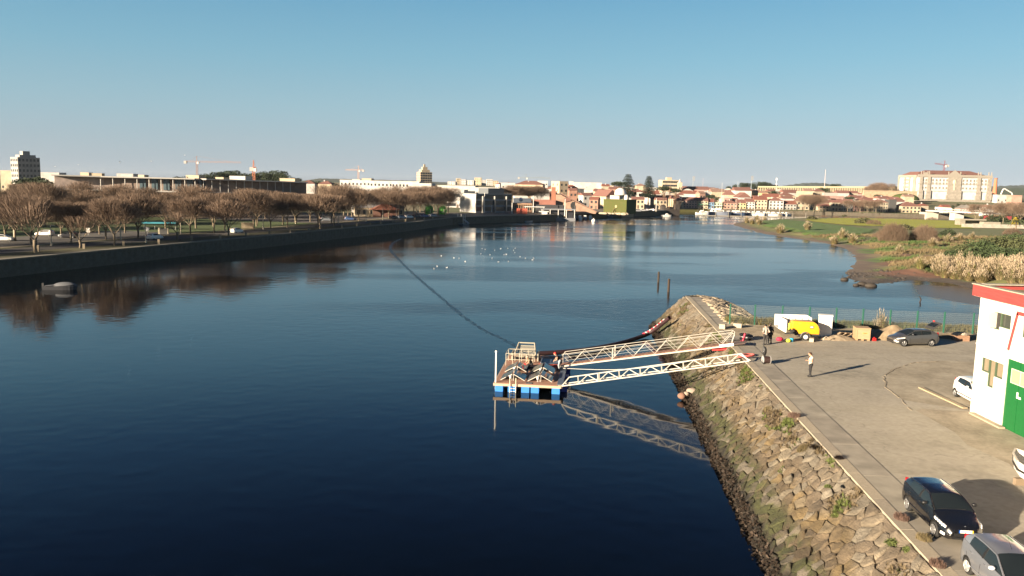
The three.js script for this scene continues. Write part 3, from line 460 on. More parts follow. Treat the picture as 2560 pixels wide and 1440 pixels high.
// spec: L, W, H, hood height, windscreen base ws, roof start rs, roof end re, tail base tb, wheel positions wf wr, r
function car(name, label, pos, ry, s, paint, group) {
  const t = thing(name, label, s.cat || 'car', pos, ry, group), hw = s.W / 2, L = s.L, X = (x) => L / 2 - x; // x measured back from the nose
  const bd = .95; // belt height at the cowl
  const K = [ // x, bottom, belt, half width low, half width belt
    [0, .34, .60, hw * .62, hw * .50], [.10, .24, .70, hw * .80, hw * .66], [.35, .19, s.hood - .12, hw * .95, hw * .80], [.8, .18, s.hood - .03, hw * .985, hw * .86], [s.ws - .1, .18, s.hood + .06, hw, hw * .90],
    [s.ws + .5, .18, s.hood + .09, hw, hw * .925], [L * .6, .18, s.hood + .13, hw, hw * .93], [s.tb - .15, .2, s.hood + .20, hw * .985, hw * .90], [L - .12, .26, s.hood + .16, hw * .90, hw * .80], [L, .38, s.hood - .02, hw * .78, hw * .66]];
  const N = 34, sec = [], J = 9;
  for (let i = 0; i <= N; i++) {
    const x = L * (i / N), [yb, yt, wl, wb] = keyed(K, x), h = yt - yb, prof = [[0, yb], [wl * .80, yb], [wl * .97, yb + h * .14], [wl, yb + h * .45], [lerp(wl, wb, .35), yb + h * .74], [wb, yt], [wb * .86, yt + .035], [wb * .45, yt + .06], [0, yt + .068]];
    sec.push(prof.map(([z, y]) => [X(x), y, z]));
  }
  const pos_ = [], P = (a) => pos_.push(...a), q = (a, b, c, d) => { P(a); P(b); P(c); P(a); P(c); P(d); }, mir = ([x, y, z]) => [x, y, -z];
  for (let i = 0; i < N; i++) for (let j = 0; j < J - 1; j++) { const a = sec[i][j], b = sec[i + 1][j], c = sec[i + 1][j + 1], d = sec[i][j + 1]; q(a, d, c, b); q(mir(a), mir(b), mir(c), mir(d)); }
  for (const [e, fl] of [[0, 0], [N, 1]]) for (let j = 0; j < J - 2; j++) { const o = sec[e][0], b = sec[e][j + 1], c = sec[e][j + 2]; fl ? (q(o, c, b, b), q(mir(o), mir(b), mir(c), mir(c))) : (q(o, b, c, c), q(mir(o), mir(c), mir(b), mir(b))); }
  let body = tri(pos_.reduce((r, v, k) => { const f = Math.floor(k / 9) * 9; if (k % 9 === 0) { const d = (i, j) => Math.hypot(pos_[f + i] - pos_[f + j], pos_[f + i + 1] - pos_[f + j + 1], pos_[f + i + 2] - pos_[f + j + 2]); r.skip = d(0, 3) < 1e-6 || d(3, 6) < 1e-6 || d(0, 6) < 1e-6; } if (!r.skip) r.push(v); return r; }, []));
  body = std(body);
  const wr = s.r, wells = [X(s.wf), X(s.wr)];
  if (s.fine) {
    let m = new Brush(mergeVertices(body, 1e-4)); m.updateMatrixWorld();
    for (const wx of wells) for (const sd of [-1, 1]) { const c = new Brush(std(new THREE.CylinderGeometry(wr + .055, wr + .055, .5, 28).rotateX(Math.PI / 2).translate(wx, wr, sd * (hw - .12)))); c.updateMatrixWorld(); m = evalr.evaluate(m, c, SUBTRACTION); m.updateMatrixWorld(); }
    body = m.geometry;
  }
  mesh('body', toCreasedNormals(std(body), .62), paint, t);
  // cabin grid: belt, shoulder rail, roof edge, roof middle
  const KR = [[s.ws, 0], [s.rs, 1], [s.rs + .35, 1.03], [(s.rs + s.re) / 2, 1.05], [s.re, .99], [s.tb, 0]], n = 30, cab = [];
  for (let i = 0; i <= n; i++) {
    const x = lerp(s.ws, s.tb, i / n), [yb, yt, , wb] = keyed(K, x); let k = 0; while (k < KR.length - 2 && x > KR[k + 1][0]) k++;
    const f = lerp(KR[k][1], KR[k + 1][1], (x - KR[k][0]) / (KR[k + 1][0] - KR[k][0])), top = lerp(yt + .02, s.H - .05, Math.min(f, 1)) + Math.max(0, f - 1) * .6, w0 = wb * .99, w1 = lerp(wb * .97, hw * .70, Math.min(1, f));
    cab.push([[X(x), yt - .01, w0], [X(x), lerp(yt, top, .5), lerp(w0, w1, .45)], [X(x), top - .03 * f, w1], [X(x), top + .015 * f, w1 * .86], [X(x), top + .045 * f, w1 * .4], [X(x), top + .05 * f, 0]]);
  }
  const gl = { windscreen: [], rear_window: [] }, pt = [], L1 = (arr, a, b, c, d) => { for (const v of [a, d, c, a, c, b]) arr.push(...v); }, R1 = (arr, a, b, c, d) => { for (const v of [a, b, c, a, c, d]) arr.push(...mir(v)); };
  for (let i = 0; i < n; i++) for (let j = 0; j < 5; j++) {
    const x = lerp(s.ws, s.tb, (i + .5) / n), a = cab[i][j], b = cab[i + 1][j], c = cab[i + 1][j + 1], d = cab[i][j + 1];
    const paintIt = j >= 2 ? (x > s.rs && x < s.re) || (x >= s.re && (j === 2 || x > s.tb - .22)) : (x > s.cp);
    if (paintIt) { L1(pt, a, b, c, d); R1(pt, a, b, c, d); } else if (j >= 2) { const k = x < L / 2 ? 'windscreen' : 'rear_window'; L1(gl[k], a, b, c, d); R1(gl[k], a, b, c, d); } else { const k = x < s.bp ? 'front' : 'back'; L1(gl['l' + k] ??= [], a, b, c, d); R1(gl['r' + k] ??= [], a, b, c, d); }
  }
  const smooth = (l) => { const g = mergeVertices(std(tri(l)), 1e-4); g.computeVertexNormals(); return toCreasedNormals(std(g), .7); };
  mesh('roof', smooth(pt), paint, t); for (const k in gl) if (gl[k].length) mesh(/^[lr]/.test(k) && k !== 'rear_window' ? 'side_window' : k, smooth(gl[k]), glassM, t);
  const idx = (x) => clamp(Math.round((x - s.ws) / (s.tb - s.ws) * n), 0, n);
  for (const sd of [1, -1]) { const rail = [], pil = []; const m = ([x, y, z]) => [x, y + .004, z * sd]; for (let i = 0; i < idx(s.re); i++) rail.push(tube(m(cab[i][2]), m(cab[i + 1][2]), i < idx(s.rs) ? .035 : .03, .03, 6)); const bi = idx(s.bp); pil.push(bar(m(cab[bi][0].map((v, k) => k === 2 ? v + .005 : v)), m(cab[bi][1].map((v, k) => k === 2 ? v + .008 : v)), .09, .024), bar(m(cab[bi][1].map((v, k) => k === 2 ? v + .008 : v)), m(cab[bi][2]), .08, .024)); mesh('roof_rail', rail, paint, t); mesh('pillar', pil, black, t); }
  // wheels
  const rimM = s.rim || M(.34, .34, .34, .35, { metalness: .6 });
  for (const wx of wells) for (const sd of [-1, 1]) {
    const z = sd * (hw - .115), w = mesh('wheel', new THREE.CylinderGeometry(wr * .60, wr * .60, .16, 20).rotateX(Math.PI / 2).translate(wx, wr, z), black, t);
    mesh('tyre', new THREE.TorusGeometry(wr * .80, wr * .20, 8, 26).scale(1, 1, 1.35).translate(wx, wr, z), tyreM, w);
    const sp = [new THREE.TorusGeometry(wr * .60, .016, 6, 24).translate(wx, wr, z + sd * .092), new THREE.CylinderGeometry(.055, .055, .03, 10).rotateX(Math.PI / 2).translate(wx, wr, z + sd * .095)]; for (let k = 0; k < (s.spokes || 5); k++) { const a = k / (s.spokes || 5) * 6.283 + .3, c = Math.cos(a), e = Math.sin(a); sp.push(bar([wx + c * .04, wr + e * .04, z + sd * .09], [wx + c * wr * .59, wr + e * wr * .59, z + sd * .088], .02, s.sw || .055)); }
    mesh('rim', sp, rimM, w);
    if (s.fine) mesh('wheel_arch', new THREE.CylinderGeometry(wr + .05, wr + .05, .3, 24, 1, true, Math.PI * -.02, Math.PI * 1.04).rotateX(Math.PI / 2).rotateZ(Math.PI / 2).translate(wx, wr, sd * (hw - .2)), M(.01, .01, .01, .9, { side: THREE.DoubleSide }), t);
  }
  const sideAt = (x, y) => { const [yb, yt, wl, wb] = keyed(K, x), u = (y - yb) / (yt - yb); return u < .14 ? lerp(wl * .8, wl * .97, u / .14) : u < .45 ? lerp(wl * .97, wl, (u - .14) / .31) : u < .74 ? lerp(wl, lerp(wl, wb, .35), (u - .45) / .29) : lerp(lerp(wl, wb, .35), wb, (u - .74) / .26); };
  const topAt = (x, z) => { const [, yt, , wb] = keyed(K, x); return yt + .06 * (1 - Math.min(1, z / wb)); };
  const lamp = M(.75, .75, .72, .12, { clearcoat: 1 });
  for (const sd of [-1, 1]) {
    // lamps follow the corner of the nose and tail
    const hl = []; for (let k = 0; k < 5; k++) { const x0 = .2 + k * .13, x1 = x0 + .14, y0 = s.hood - .24 + k * .022, y1 = y0 + .05; hl.push(bar([X(x0), y0, sd * (sideAt(x0, y0) - .01)], [X(x1), y1, sd * (sideAt(x1, y1) - .012)], .05, .13 - k * .012)); }
    mesh('headlight', hl, lamp, t);
    mesh('tail_light', [bar([X(s.L - .06), s.hood + .02, sd * (hw * .70)], [X(s.L - .16), s.hood + .30, sd * (hw * .76)], .12, .10)], M(.35, .01, .012, .25, { clearcoat: 1 }), t);
    mesh('door_mirror', new THREE.SphereGeometry(.1, 10, 8).scale(.8, .72, 1.1).translate(X(s.ws + .42), s.hood + .22, sd * (hw + .09)), s.mirror || paint, t);
    if (s.fine) {
      const seam = (x, dx = 0) => [.3, .5, .68, .8].map((y, k, a) => k < 3 ? bar([X(x + dx * k), y, sd * (sideAt(x, y) + .001)], [X(x + dx * (k + 1)), a[k + 1], sd * (sideAt(x, a[k + 1]) + .001)], .012, .012) : null).filter(Boolean);
      const doors = [[s.ws + .38, s.bp], [s.bp, s.cp]]; for (const q of [seam(s.ws + .3), seam(s.bp + .02), seam(s.cp - .12, .06)]) mesh('door_seam', q, black, t);
      for (const [, x1] of doors) mesh('door_handle', box(.17, .03, .03, X(x1 - .22), s.hood - .02, sd * (sideAt(x1 - .22, s.hood - .01) + .008)), s.handle || paint, t);
      mesh('side_strip', box(1.9, .05, .02, X((s.wf + s.wr) / 2), .42, sd * (hw + .002)), s.strip || paint, t);
      if (s.fog) mesh('fog_lamp', [bar([X(.14), .42, sd * (sideAt(.14, .42) - .005)], [X(.3), .45, sd * (sideAt(.3, .45) - .012)], .05, .10)], lamp, t);
    }
  }
  mesh('front_grille', [bar([X(-.0), .47, -hw * .5], [X(-.0), .47, hw * .5], .04, .12), bar([X(.02), .33, -hw * .55], [X(.02), .33, hw * .55], .05, .08)], black, t);
  if (s.fine) {
    mesh('wiper', [bar([X(s.ws + .07), topAt(s.ws, .5) + .05, -hw * .55], [X(s.ws + .08), topAt(s.ws, .5) + .05, hw * .15], .02), bar([X(s.ws + .07), topAt(s.ws, .5) + .052, hw * .1], [X(s.ws + .09), topAt(s.ws, .5) + .04, hw * .72], .02)], black, t);
    mesh('aerial', tube([X(s.rs + .25), s.H - .02, 0], [X(s.rs + .60), s.H + .32, 0], .008, .004), black, t);
    
    mesh('front_badge', new THREE.SphereGeometry(.055, 12, 8).scale(.35, .9, 1).translate(X(.12), s.hood - .17, 0), chrome, t);
  }
  return t;
}
function plate(t, text, x, y, z, ry, tilt = 0) {
  const c = document.createElement('canvas'); c.width = 256; c.height = 56; const k = c.getContext('2d');
  k.fillStyle = '#e9e6dc'; k.fillRect(0, 0, 256, 56); k.fillStyle = '#1f55a8'; k.fillRect(0, 0, 24, 56); k.fillStyle = '#e8b52a'; k.fillRect(232, 0, 24, 56);
  k.fillStyle = '#15151a'; k.font = 'bold 44px sans-serif'; k.textAlign = 'center'; k.textBaseline = 'middle'; k.fillText(text, 128, 30);
  const tx = new THREE.CanvasTexture(c); tx.colorSpace = THREE.SRGBColorSpace;
  const g = new THREE.PlaneGeometry(.52, .115).rotateX(tilt).rotateY(ry).translate(x, y, z);
  mesh('number_plate', g, new THREE.MeshStandardMaterial({ map: tx, roughness: .5 }), t);
}
const hatch = { L: 4.06, W: 1.69, H: 1.42, hood: .90, ws: 1.02, rs: 1.85, re: 3.55, tb: 3.98, cp: 3.30, bp: 2.35, wf: .80, wr: 3.31, r: .31, fine: true };
const HEADING = -(Math.PI / 2 + .083);
{
  const R = [16.59 + .76, 31.58], fwd = [-.083, -.9965]; // mid rear axle, and the way it points [x, D]
  const mid = (k) => [R[0] + fwd[0] * k, PY, -(R[1] + fwd[1] * k)];
  const punto = car('parked_car', 'black five-door hatchback parked facing the camera beside the kerb', mid(3.31 - 2.03), HEADING, { ...hatch, fog: true, spokes: 7, sw: .04, mirror: black }, M(.006, .006, .007, .22, { clearcoat: 1, clearcoatRoughness: .04 }));
  plate(punto, '39-QF-79', 2.05, .61, 0, Math.PI / 2, 0);
  mesh('windscreen_sticker', box(.01, .09, .07, .66, 1.02, .5), whiteM, punto);
  const R2 = [16.02 + .74, 26.15], m2 = [R2[0] + fwd[0] * 1.3, PY, -(R2[1] + fwd[1] * 1.3)];
  car('parked_car', 'silver hatchback with roof rails parked nose to tail behind the black car', m2, HEADING, { ...hatch, L: 3.95, H: 1.46, re: 3.45, tb: 3.88, cp: 3.28, wr: 3.24, wf: .76, spokes: 5, sw: .09, rim: M(.55, .55, .55, .3, { metalness: .5 }), mirror: M(.6, .6, .62, .3) }, M(.24, .25, .275, .28, { metalness: .5, clearcoat: 1, clearcoatRoughness: .06 }));
  const kia = car('parked_car', 'grey hatchback with its tailgate raised in front of the sand heap', [34.75, PY, -67.95], Math.PI + .11, { ...hatch, W: 1.73, H: 1.40, hood: .88, re: 3.35, tb: 3.95, cp: 3.25, fog: true, mirror: M(.05, .05, .055, .3), spokes: 5 }, M(.085, .083, .080, .3, { metalness: .4, clearcoat: 1, clearcoatRoughness: .08 }));
  const tg = mesh('tailgate', uvm(bar([-1.45, 1.46, 0], [-2.25, 1.95, 0], 1.15, .09), 1), M(.085, .083, .08, .3, { metalness: .4 }), kia); mesh('tail_light', box(.1, .2, .16, -2.22, 1.86, .5), redM, tg); mesh('rear_glass', bar([-1.62, 1.62, 0], [-2.0, 1.85, 0], .9, .1), glassM, tg);
  car('parked_car', 'small white hatchback half hidden behind the corner of the workshop', [29.55, PY, -49.15], HEADING + .02, { ...hatch, L: 3.43, W: 1.63, H: 1.42, hood: .88, ws: .8, rs: 1.55, re: 3.0, tb: 3.36, cp: 2.85, bp: 1.95, wf: .62, wr: 2.96, r: .28, strip: black }, M(.72, .71, .68, .3, { clearcoat: 1 }));
}
// ---------- gangway, boom, floating platform ----------
{
  const a = [4.6, 1.0, -70.6], b = [18.9, 4.12, -66.3], g = thing('gangway', 'white aluminium gangway with brown deck down to the floating platform', 'gangway');
  const d = V(b[0] - a[0], b[1] - a[1], b[2] - a[2]), L = d.length(); d.normalize(); const s = V(d.x, 0, d.z).normalize(), n = V(-s.z, 0, s.x), up = V(0, 1, 0);
  const at = (t, w, h) => [a[0] + d.x * L * t + n.x * w, a[1] + d.y * L * t + h, a[2] + d.z * L * t + n.z * w];
  const al = M(.44, .42, .375, .45, { metalness: .1 });
  const planks = 50, pm = [M(.36, .20, .145, .85, { map: T.wood }), M(.40, .225, .16, .85, { map: T.wood }), M(.33, .185, .13, .85, { map: T.wood })];
  for (let i = 0; i < planks; i++) mesh('deck_plank', bar(at((i + .5) / planks, -.58, .07), at((i + .5) / planks, .58, .07 + .004 * hash(i, 3)), L / planks - .015, .035), pm[i % 3], g);
  for (const w of [-.62, .62]) {
    mesh('bottom_chord', bar(at(0, w, .0), at(1, w, .0), .06, .11), al, g);
    mesh('top_rail', [tube(at(.012, w, 1.10), at(.985, w, 1.10), .024), tube(at(.012, w, 1.10), at(0, w, .8), .024), tube(at(0, w, .8), at(0, w, .1), .024), tube(at(.985, w, 1.10), at(1.0, w, .9), .024), tube(at(1, w, .9), at(.985, w, .1), .024)], al, g);
    mesh('mid_rail', [tube(at(.01, w * .97, .5), at(.99, w * .97, .5), .010), tube(at(.01, w * .97, .80), at(.99, w * .97, .80), .010)], al, g);
    for (let k = 0; k < 8; k++) { const t0 = .01 + k * .1225, t1 = t0 + .06125, t2 = t0 + .1225; mesh('diagonal', [tube(at(t0, w, 1.07), at(t1, w, .1), .018), tube(at(t1, w, .1), at(t2, w, 1.07), .018)], al, g); }
    mesh('splice_post', bar(at(.316, w, .06), at(.316, w, 1.10), .1), al, g);
  }
  mesh('name_board', bar(at(.92, .67, .07), at(.998, .67, .07), .03, .24), whiteM, g);
  mesh('landing_flap', bar(at(.995, 0, .05), at(1.06, 0, .0), 1.3, .04), M(.12, .085, .07, .7), g);
  one('red_tarpaulin', [bar([17.1, 3.55, -66.45], [18.5, 3.75, -66.0], .5, .12)], M(.42, .02, .02, .6), 'bright red tarpaulin tucked under the landing end of the gangway', 'tarpaulin');
  // lattice boom
  const p = [4.25, .78, -63.9], q = [18.2, 4.12, -59.6], m = thing('mooring_boom', 'white lattice mooring boom between the platform and the kerb below the gangway', 'boom'), at2 = (t, w, h) => [lerp(p[0], q[0], t) + w * .29, lerp(p[1], q[1], t) + h, lerp(p[2], q[2], t) + w * .957];
  mesh('bottom_chord', [bar(at2(0, 0, 0), at2(1, 0, 0), .09, .09), bar(at2(.03, -.42, .05), at2(.97, -.42, .05), .07, .07)], al, m);
  mesh('top_chord', [bar(at2(.045, -.15, .62), at2(.965, -.15, .62), .08, .08), bar(at2(0, 0, 0), at2(.045, -.15, .62), .08, .08), bar(at2(.965, -.15, .62), at2(1, 0, .0), .08, .08)], al, m);
  for (let k = 0; k < 8; k++) { const t0 = .05 + k * .1145; mesh('vertical', bar(at2(t0 + .045, 0, 0), at2(t0 + .045, -.15, .62), k === 1 ? .16 : .07), al, m); mesh('diagonal', [bar(at2(t0 + .045, 0, .024), at2(t0 + .1, -.15, .6), .06), bar(at2(t0 + .1, -.15, .6), at2(t0 + .155, 0, .024), .06)], al, m); }
  one('mooring_rope', [0, 1, 2, 3, 4, 5, 6, 7].map((k) => { const f = (t) => [lerp(4.7, 16.4, t), .95 + t * 2.2 - .5 * Math.sin(Math.PI * t), lerp(-69.6, -65.0, t)]; return tube(f(k / 8), f((k + 1) / 8), .025); }), M(.5, .48, .44, .9), 'thin pale mooring rope stretched between the gangway and the boom', 'rope');

  // floating platform
  const P = [-1.35, 0, -64.75], rot = -.11, f = thing('floating_platform', 'floating work platform on blue floats with brown deck and solar panel frames', 'pontoon', P, rot);
  const LX = 5.55, LZ = 11.6, dk = .72; // local x right, -z away
  const fb = M(.035, .19, .56, .45);
  for (const [x] of [[.42], [1.5], [2.62], [3.42], [5.15]]) for (const z of [-.35, -3.3, -6.3, -9.6]) mesh('float', new THREE.BoxGeometry(.66, .85, .7).translate(x, .13, z), fb, f);
  for (const z of [-1.3, -4.6, -7.6]) mesh('float', new THREE.BoxGeometry(.6, .8, .9).translate(5.75, .1, z), M(.03, .06, .32, .45), f);
  mesh('frame', [box(LX + .1, .2, .12, LX / 2, .5, .0), box(LX + .1, .2, .12, LX / 2, .5, -LZ), box(.12, .2, LZ, -.0, .501, -LZ / 2), box(.35, .24, LZ, LX - .05, .502, -LZ / 2)], M(.40, .30, .22, .7), f);
  for (let i = 0; i < 48; i++) { const z = -.12 - i * .24; if (z < -LZ + .1) break; mesh('deck_plank', box(LX - .3, .04, .225, LX / 2 - .1, .68 + .004 * hash(i, 9), z), pm[i % 3], f); }
  mesh('side_walk', box(.5, .06, LZ - .3, LX - .05, .745, -LZ / 2), M(.09, .115, .16, .6), f);
  mesh('mooring_post', [tube([.12, .1, -.25], [.12, 3.3, -.25], .07, .07, 10, false), ball(.11, .12, 3.32, -.25)], M(.75, .73, .68, .5), f);
  for (const x of [1.35, 1.85]) mesh('ladder_rail', tube([x, 1.25, .12], [x, -.5, .22], .035), M(.62, .56, .42, .5), f);
  mesh('ladder_rung', [0, 1, 2, 3].map((k) => tube([1.35, .35 - k * .25, .16], [1.85, .35 - k * .25, .16], .02)), M(.62, .56, .42, .5), f);
  const dark = M(.022, .032, .045, .12, { ior: 1.5 }), pale = M(.045, .05, .045, .25, { ior: 1.5 }), wf = M(.50, .47, .42, .5);
  for (const [r, z0] of [[0, -1.05], [1, -4.0]]) for (const [k, x0] of [[0, .42], [1, 2.72]]) {
    const y0 = .78, y1 = 1.30, xm = x0 + 1.03, x1 = x0 + 2.05, D = 1.85;
    for (const [xa, ya, xb, yb, mt] of [[x0, y0, xm - .06, y1, pale], [xm + .08, y1, x1, y0, dark]]) {
      const zc = z0 - D / 2, pnl = mesh('solar_panel', new THREE.BoxGeometry(Math.hypot(xb - xa, yb - ya), .04, D).rotateZ(Math.atan2(yb - ya, xb - xa)).translate((xa + xb) / 2, (ya + yb) / 2, zc), mt, f);
      mesh('panel_frame', [bar([xa, ya - .03, z0 + .01], [xb, yb - .03, z0 + .01], .035, .05), bar([xa, ya - .03, z0 - D - .01], [xb, yb - .03, z0 - D - .01], .035, .05)], wf, pnl);
      mesh('panel_leg', [tube([xa === x0 ? xb : xa, .72, z0], [xa === x0 ? xb : xa, y1, z0], .025), tube([xa === x0 ? xb : xa, .72, z0 - D], [xa === x0 ? xb : xa, y1, z0 - D], .025)], wf, pnl);
    }
    mesh('control_box', [box(.14, .24, .1, xm - .2, .95, z0 + .1), tube([xm - .2, .72, z0 + .1], [xm - .2, .96, z0 + .1], .02)], whiteM, f);
  }
  mesh('grating', box(.5, .02, .5, 2.9, .728, -.42), M(.12, .12, .12, .6), f);
  // rail cage and collecting ramp at the far side
  const grey = M(.42, .38, .30, .6), rl = []; for (const z of [-6.6, -8.6]) for (let k = 0; k < 5; k++) rl.push(tube([.2 + k * .62, .72, z], [.2 + k * .62, 1.85, z], .028)); for (const z of [-6.6, -8.6]) for (const y of [1.3, 1.85]) rl.push(tube([.2, y, z], [2.7, y, z], .028)); for (const x of [.2, 2.7]) for (const y of [1.3, 1.85]) rl.push(tube([x, y, -6.6], [x, y, -8.6], .028));
  mesh('railing', rl, grey, f);
  const ramp = [], ga = M(.30, .27, .21, .7); for (let k = 0; k < 16; k++) ramp.push(bar([.9 + k * .11, 1.05, -8.8], [1.05 + k * .09, 1.95, -10.2], .05, .024)); for (let k = 0; k < 5; k++) ramp.push(bar([.9, 1.1 + k * .2, -8.85 - k * .32], [2.6, 1.1 + k * .2, -8.85 - k * .32], .05, .05));
  mesh('collecting_ramp', [...ramp, tube([.75, 1.3, -8.8], [1.0, 2.15, -10.3], .07), tube([2.75, 1.3, -8.8], [2.5, 2.15, -10.3], .07), tube([1.0, 2.15, -10.3], [2.5, 2.15, -10.3], .07), box(.1, .7, 1.6, .5, .75, -9.5), box(.1, .7, 1.6, 2.95, .75, -9.5)], ga, f);
  mesh('drain_tray', [box(1.7, .08, 2.6, 4.2, .74, -8.4), box(.08, .3, 2.6, 3.35, .74, -8.4)], M(.16, .19, .23, .5), f);
  for (let k = 0; k < 5; k++) mesh('red_pipe', tube([3.2, .86 + .02 * k, -6.1 - k * .2], [5.0, .86, -6.3 - k * .2], .05, .05, 8), M(.30, .06, .04, .6), f);
  // blue buoyancy block beside the gangway foot
  // tethered floating debris barrier
  const pts = [[1345, 884, .3], [1410, 880, .3], [1480, 872, .3], [1550, 858, .3], [1598, 843, .3], [1622, 833, .5], [1643, 819, 1.3], [1659, 806, 2.1], [1674, 794, 2.8]].map(([x, y, h]) => { const [X, D] = G(x, y, h); return [X, h, -D]; });
  const cv = new THREE.CatmullRomCurve3(pts.map((q) => V(...q)));
  const bm = thing('floating_boom', 'black and red floating debris boom running from the platform to the rocks', 'floating boom');
  mesh('skirt', new THREE.TubeGeometry(cv, 60, .24, 7).scale(1, 1, 1), M(.03, .012, .014, .6), bm);
  for (let k = 0; k < 12; k++) { const q = cv.getPoint(.56 + k * .03); mesh('float', ball(.19, q.x, q.y + .16, q.z, 1.1, 1, 1), k % 2 ? M(.62, .5, .48, .5) : M(.42, .03, .05, .5), bm); }
}
// ---------- people ----------
function person(label, pos, ry, o) {
  // skeleton in metres: facing +x, y up, z to its right; every bone is [from, to, r0, r1, colour]
  const B = [], J = o.joints, SK = [.42, .24, .16], b = (p, q, r0, r1, c) => B.push([p, q, r0, r1, c]);
  const { pel, chest, neck, head, hipL, hipR, knL, knR, anL, anR, shL, shR, elL, elR, wrL, wrR } = J;
  b(pel, chest, .135, .155, o.top); b(hipL, hipR, .12, .12, o.leg); b(shL, shR, .085, .085, o.top); b(chest, neck, .12, .06, o.top); b(neck, head, .055, .06, SK);
  b(head, [head[0] + .02, head[1] + .06, head[2]], .098, .105, SK);
  for (const [h, k, a] of [[hipL, knL, anL], [hipR, knR, anR]]) { b(h, k, .10, .068, o.leg); b(k, a, .066, .048, o.leg); b(a, [a[0] + .17, a[1] - .05, a[2]], .05, .045, o.shoe || [.02, .02, .02]); }
  for (const [s, e, w] of [[shL, elL, wrL], [shR, elR, wrR]]) { b(s, e, .058, .045, o.sleeve === 0 ? SK : o.top); b(e, w, .043, .032, o.sleeve === 2 ? o.top : SK); }
  const R = 64, S = 1.05, mc = new MarchingCubes(R, new THREE.MeshStandardMaterial(), false, false, 60000); mc.isolation = 0;
  const dist = (x, y, z, [p, q, r0, r1]) => { const dx = q[0] - p[0], dy = q[1] - p[1], dz = q[2] - p[2], t = clamp(((x - p[0]) * dx + (y - p[1]) * dy + (z - p[2]) * dz) / (dx * dx + dy * dy + dz * dz + 1e-9)); return Math.hypot(x - p[0] - dx * t, y - p[1] - dy * t, z - p[2] - dz * t) - lerp(r0, r1, t); };
  const cx = o.cx || 0;
  for (let k = 0; k < R; k++) for (let j = 0; j < R; j++) for (let i = 0; i < R; i++) {
    const x = (i - R / 2) / (R / 2) * S + cx, y = (j - R / 2) / (R / 2) * S + 1, z = (k - R / 2) / (R / 2) * S; let e = 0;
    if (Math.abs(z) > .6) { mc.field[i + j * R + k * R * R] = -1; continue; }
    let s = 0; for (const q of B) { const d = dist(x, y, z, q); if (d < .25) s += Math.exp(-d * 42); }
    e = s > 0 ? -Math.log(s) / 42 : .25; mc.field[i + j * R + k * R * R] = -e;
  }
  mc.update();
  const n = mc.count ?? mc.geometry.drawRange.count, pa = mc.positionArray, P = [], COL = [];
  for (let i = 0; i < n; i++) P.push(pa[i * 3] * S + cx, pa[i * 3 + 1] * S + 1, pa[i * 3 + 2] * S);
  let g = tri(P); g = mergeVertices(std(g).deleteAttribute('uv').deleteAttribute('normal'), 1e-4); g.computeVertexNormals(); const q = g.attributes.position;
  for (let i = 0; i < q.count; i++) { let m = 9, c = SK; for (const bb of B) { const d = dist(q.getX(i), q.getY(i), q.getZ(i), bb); if (d < m) { m = d; c = bb[4]; } } COL.push(...c); }
  g.setAttribute('color', new THREE.Float32BufferAttribute(COL, 3)); g = std(g);
  // hands: palm, four bent fingers of their own length, a thumb from the side
  const hands = []; for (const [e, w] of [[elL, wrL], [elR, wrR]]) {
    const d = V(w[0] - e[0], w[1] - e[1], w[2] - e[2]).normalize(), up = Math.abs(d.y) > .8 ? V(1, 0, 0) : V(0, 1, 0), sx = d.clone().cross(up).normalize(), nn = sx.clone().cross(d), pt = (a, c, f) => [w[0] + d.x * a + sx.x * c + nn.x * f, w[1] + d.y * a + sx.y * c + nn.y * f, w[2] + d.z * a + sx.z * c + nn.z * f];
    hands.push(bar(pt(0, 0, 0), pt(.09, 0, 0), .075, .024)); [.034, .04, .037, .029].forEach((l, k) => { const c = -.03 + k * .02; hands.push(tube(pt(.085, c, 0), pt(.085 + l, c, -.006), .0095, .009, 5), tube(pt(.085 + l, c, -.006), pt(.085 + l * 1.7, c, -.03), .009, .007, 5)); }); hands.push(tube(pt(.02, -.036, 0), pt(.06, -.065, -.012), .011, .008, 5));
  }
  const hg = merge(hands); hg.setAttribute('color', new THREE.Float32BufferAttribute(new Float32Array(hg.attributes.position.count * 3).map((_, i) => SK[i % 3]), 3));
  const t = thing('person', label, 'person', pos, ry);
  mesh('body', merge([g, hg]), M(1, 1, 1, .85, { vertexColors: true }), t);
  const [hx, hy, hz] = head, hr = M(...(o.hair || [.03, .018, .01]), .9);
  mesh('hair', new THREE.SphereGeometry(.125, 14, 10, 0, 6.3, 0, 1.75).rotateZ(.35).translate(hx - .005, hy + .06, hz), hr, t);
  mesh('face', [ball(.012, hx + .10, hy + .06, hz - .035), ball(.012, hx + .10, hy + .06, hz + .035), ball(.016, hx + .122, hy + .03, hz, 1, 1.4, .8), box(.012, .01, .045, hx + .108, hy - .018, hz), ball(.022, hx + .01, hy + .04, hz - .108, .6, 1.2, .4), ball(.022, hx + .01, hy + .04, hz + .108, .6, 1.2, .4)], M(.20, .10, .07, .7), t);
  return t;
}
const STAND = { pel: [0, .95, 0], chest: [.01, 1.28, 0], neck: [.01, 1.48, 0], head: [.05, 1.62, 0], hipL: [0, .9, -.09], hipR: [0, .9, .09], knL: [.03, .5, -.1], knR: [.01, .5, .1], anL: [0, .09, -.11], anR: [-.02, .09, .11], shL: [0, 1.42, -.18], shR: [0, 1.42, .18], elL: [-.02, 1.14, -.25], elR: [-.02, 1.14, .25], wrL: [.06, .9, -.24], wrR: [.06, .9, .24] };
const PHONE = { ...STAND, head: [.09, 1.60, 0], elL: [.02, 1.15, -.24], elR: [.0, 1.15, .24], wrL: [.26, 1.20, -.08], wrR: [.24, 1.16, .10] };
const HIPS = { ...STAND, elL: [-.12, 1.16, -.3], elR: [-.1, 1.16, .3], wrL: [.06, 1.02, -.18], wrR: [.06, 1.02, .2] };
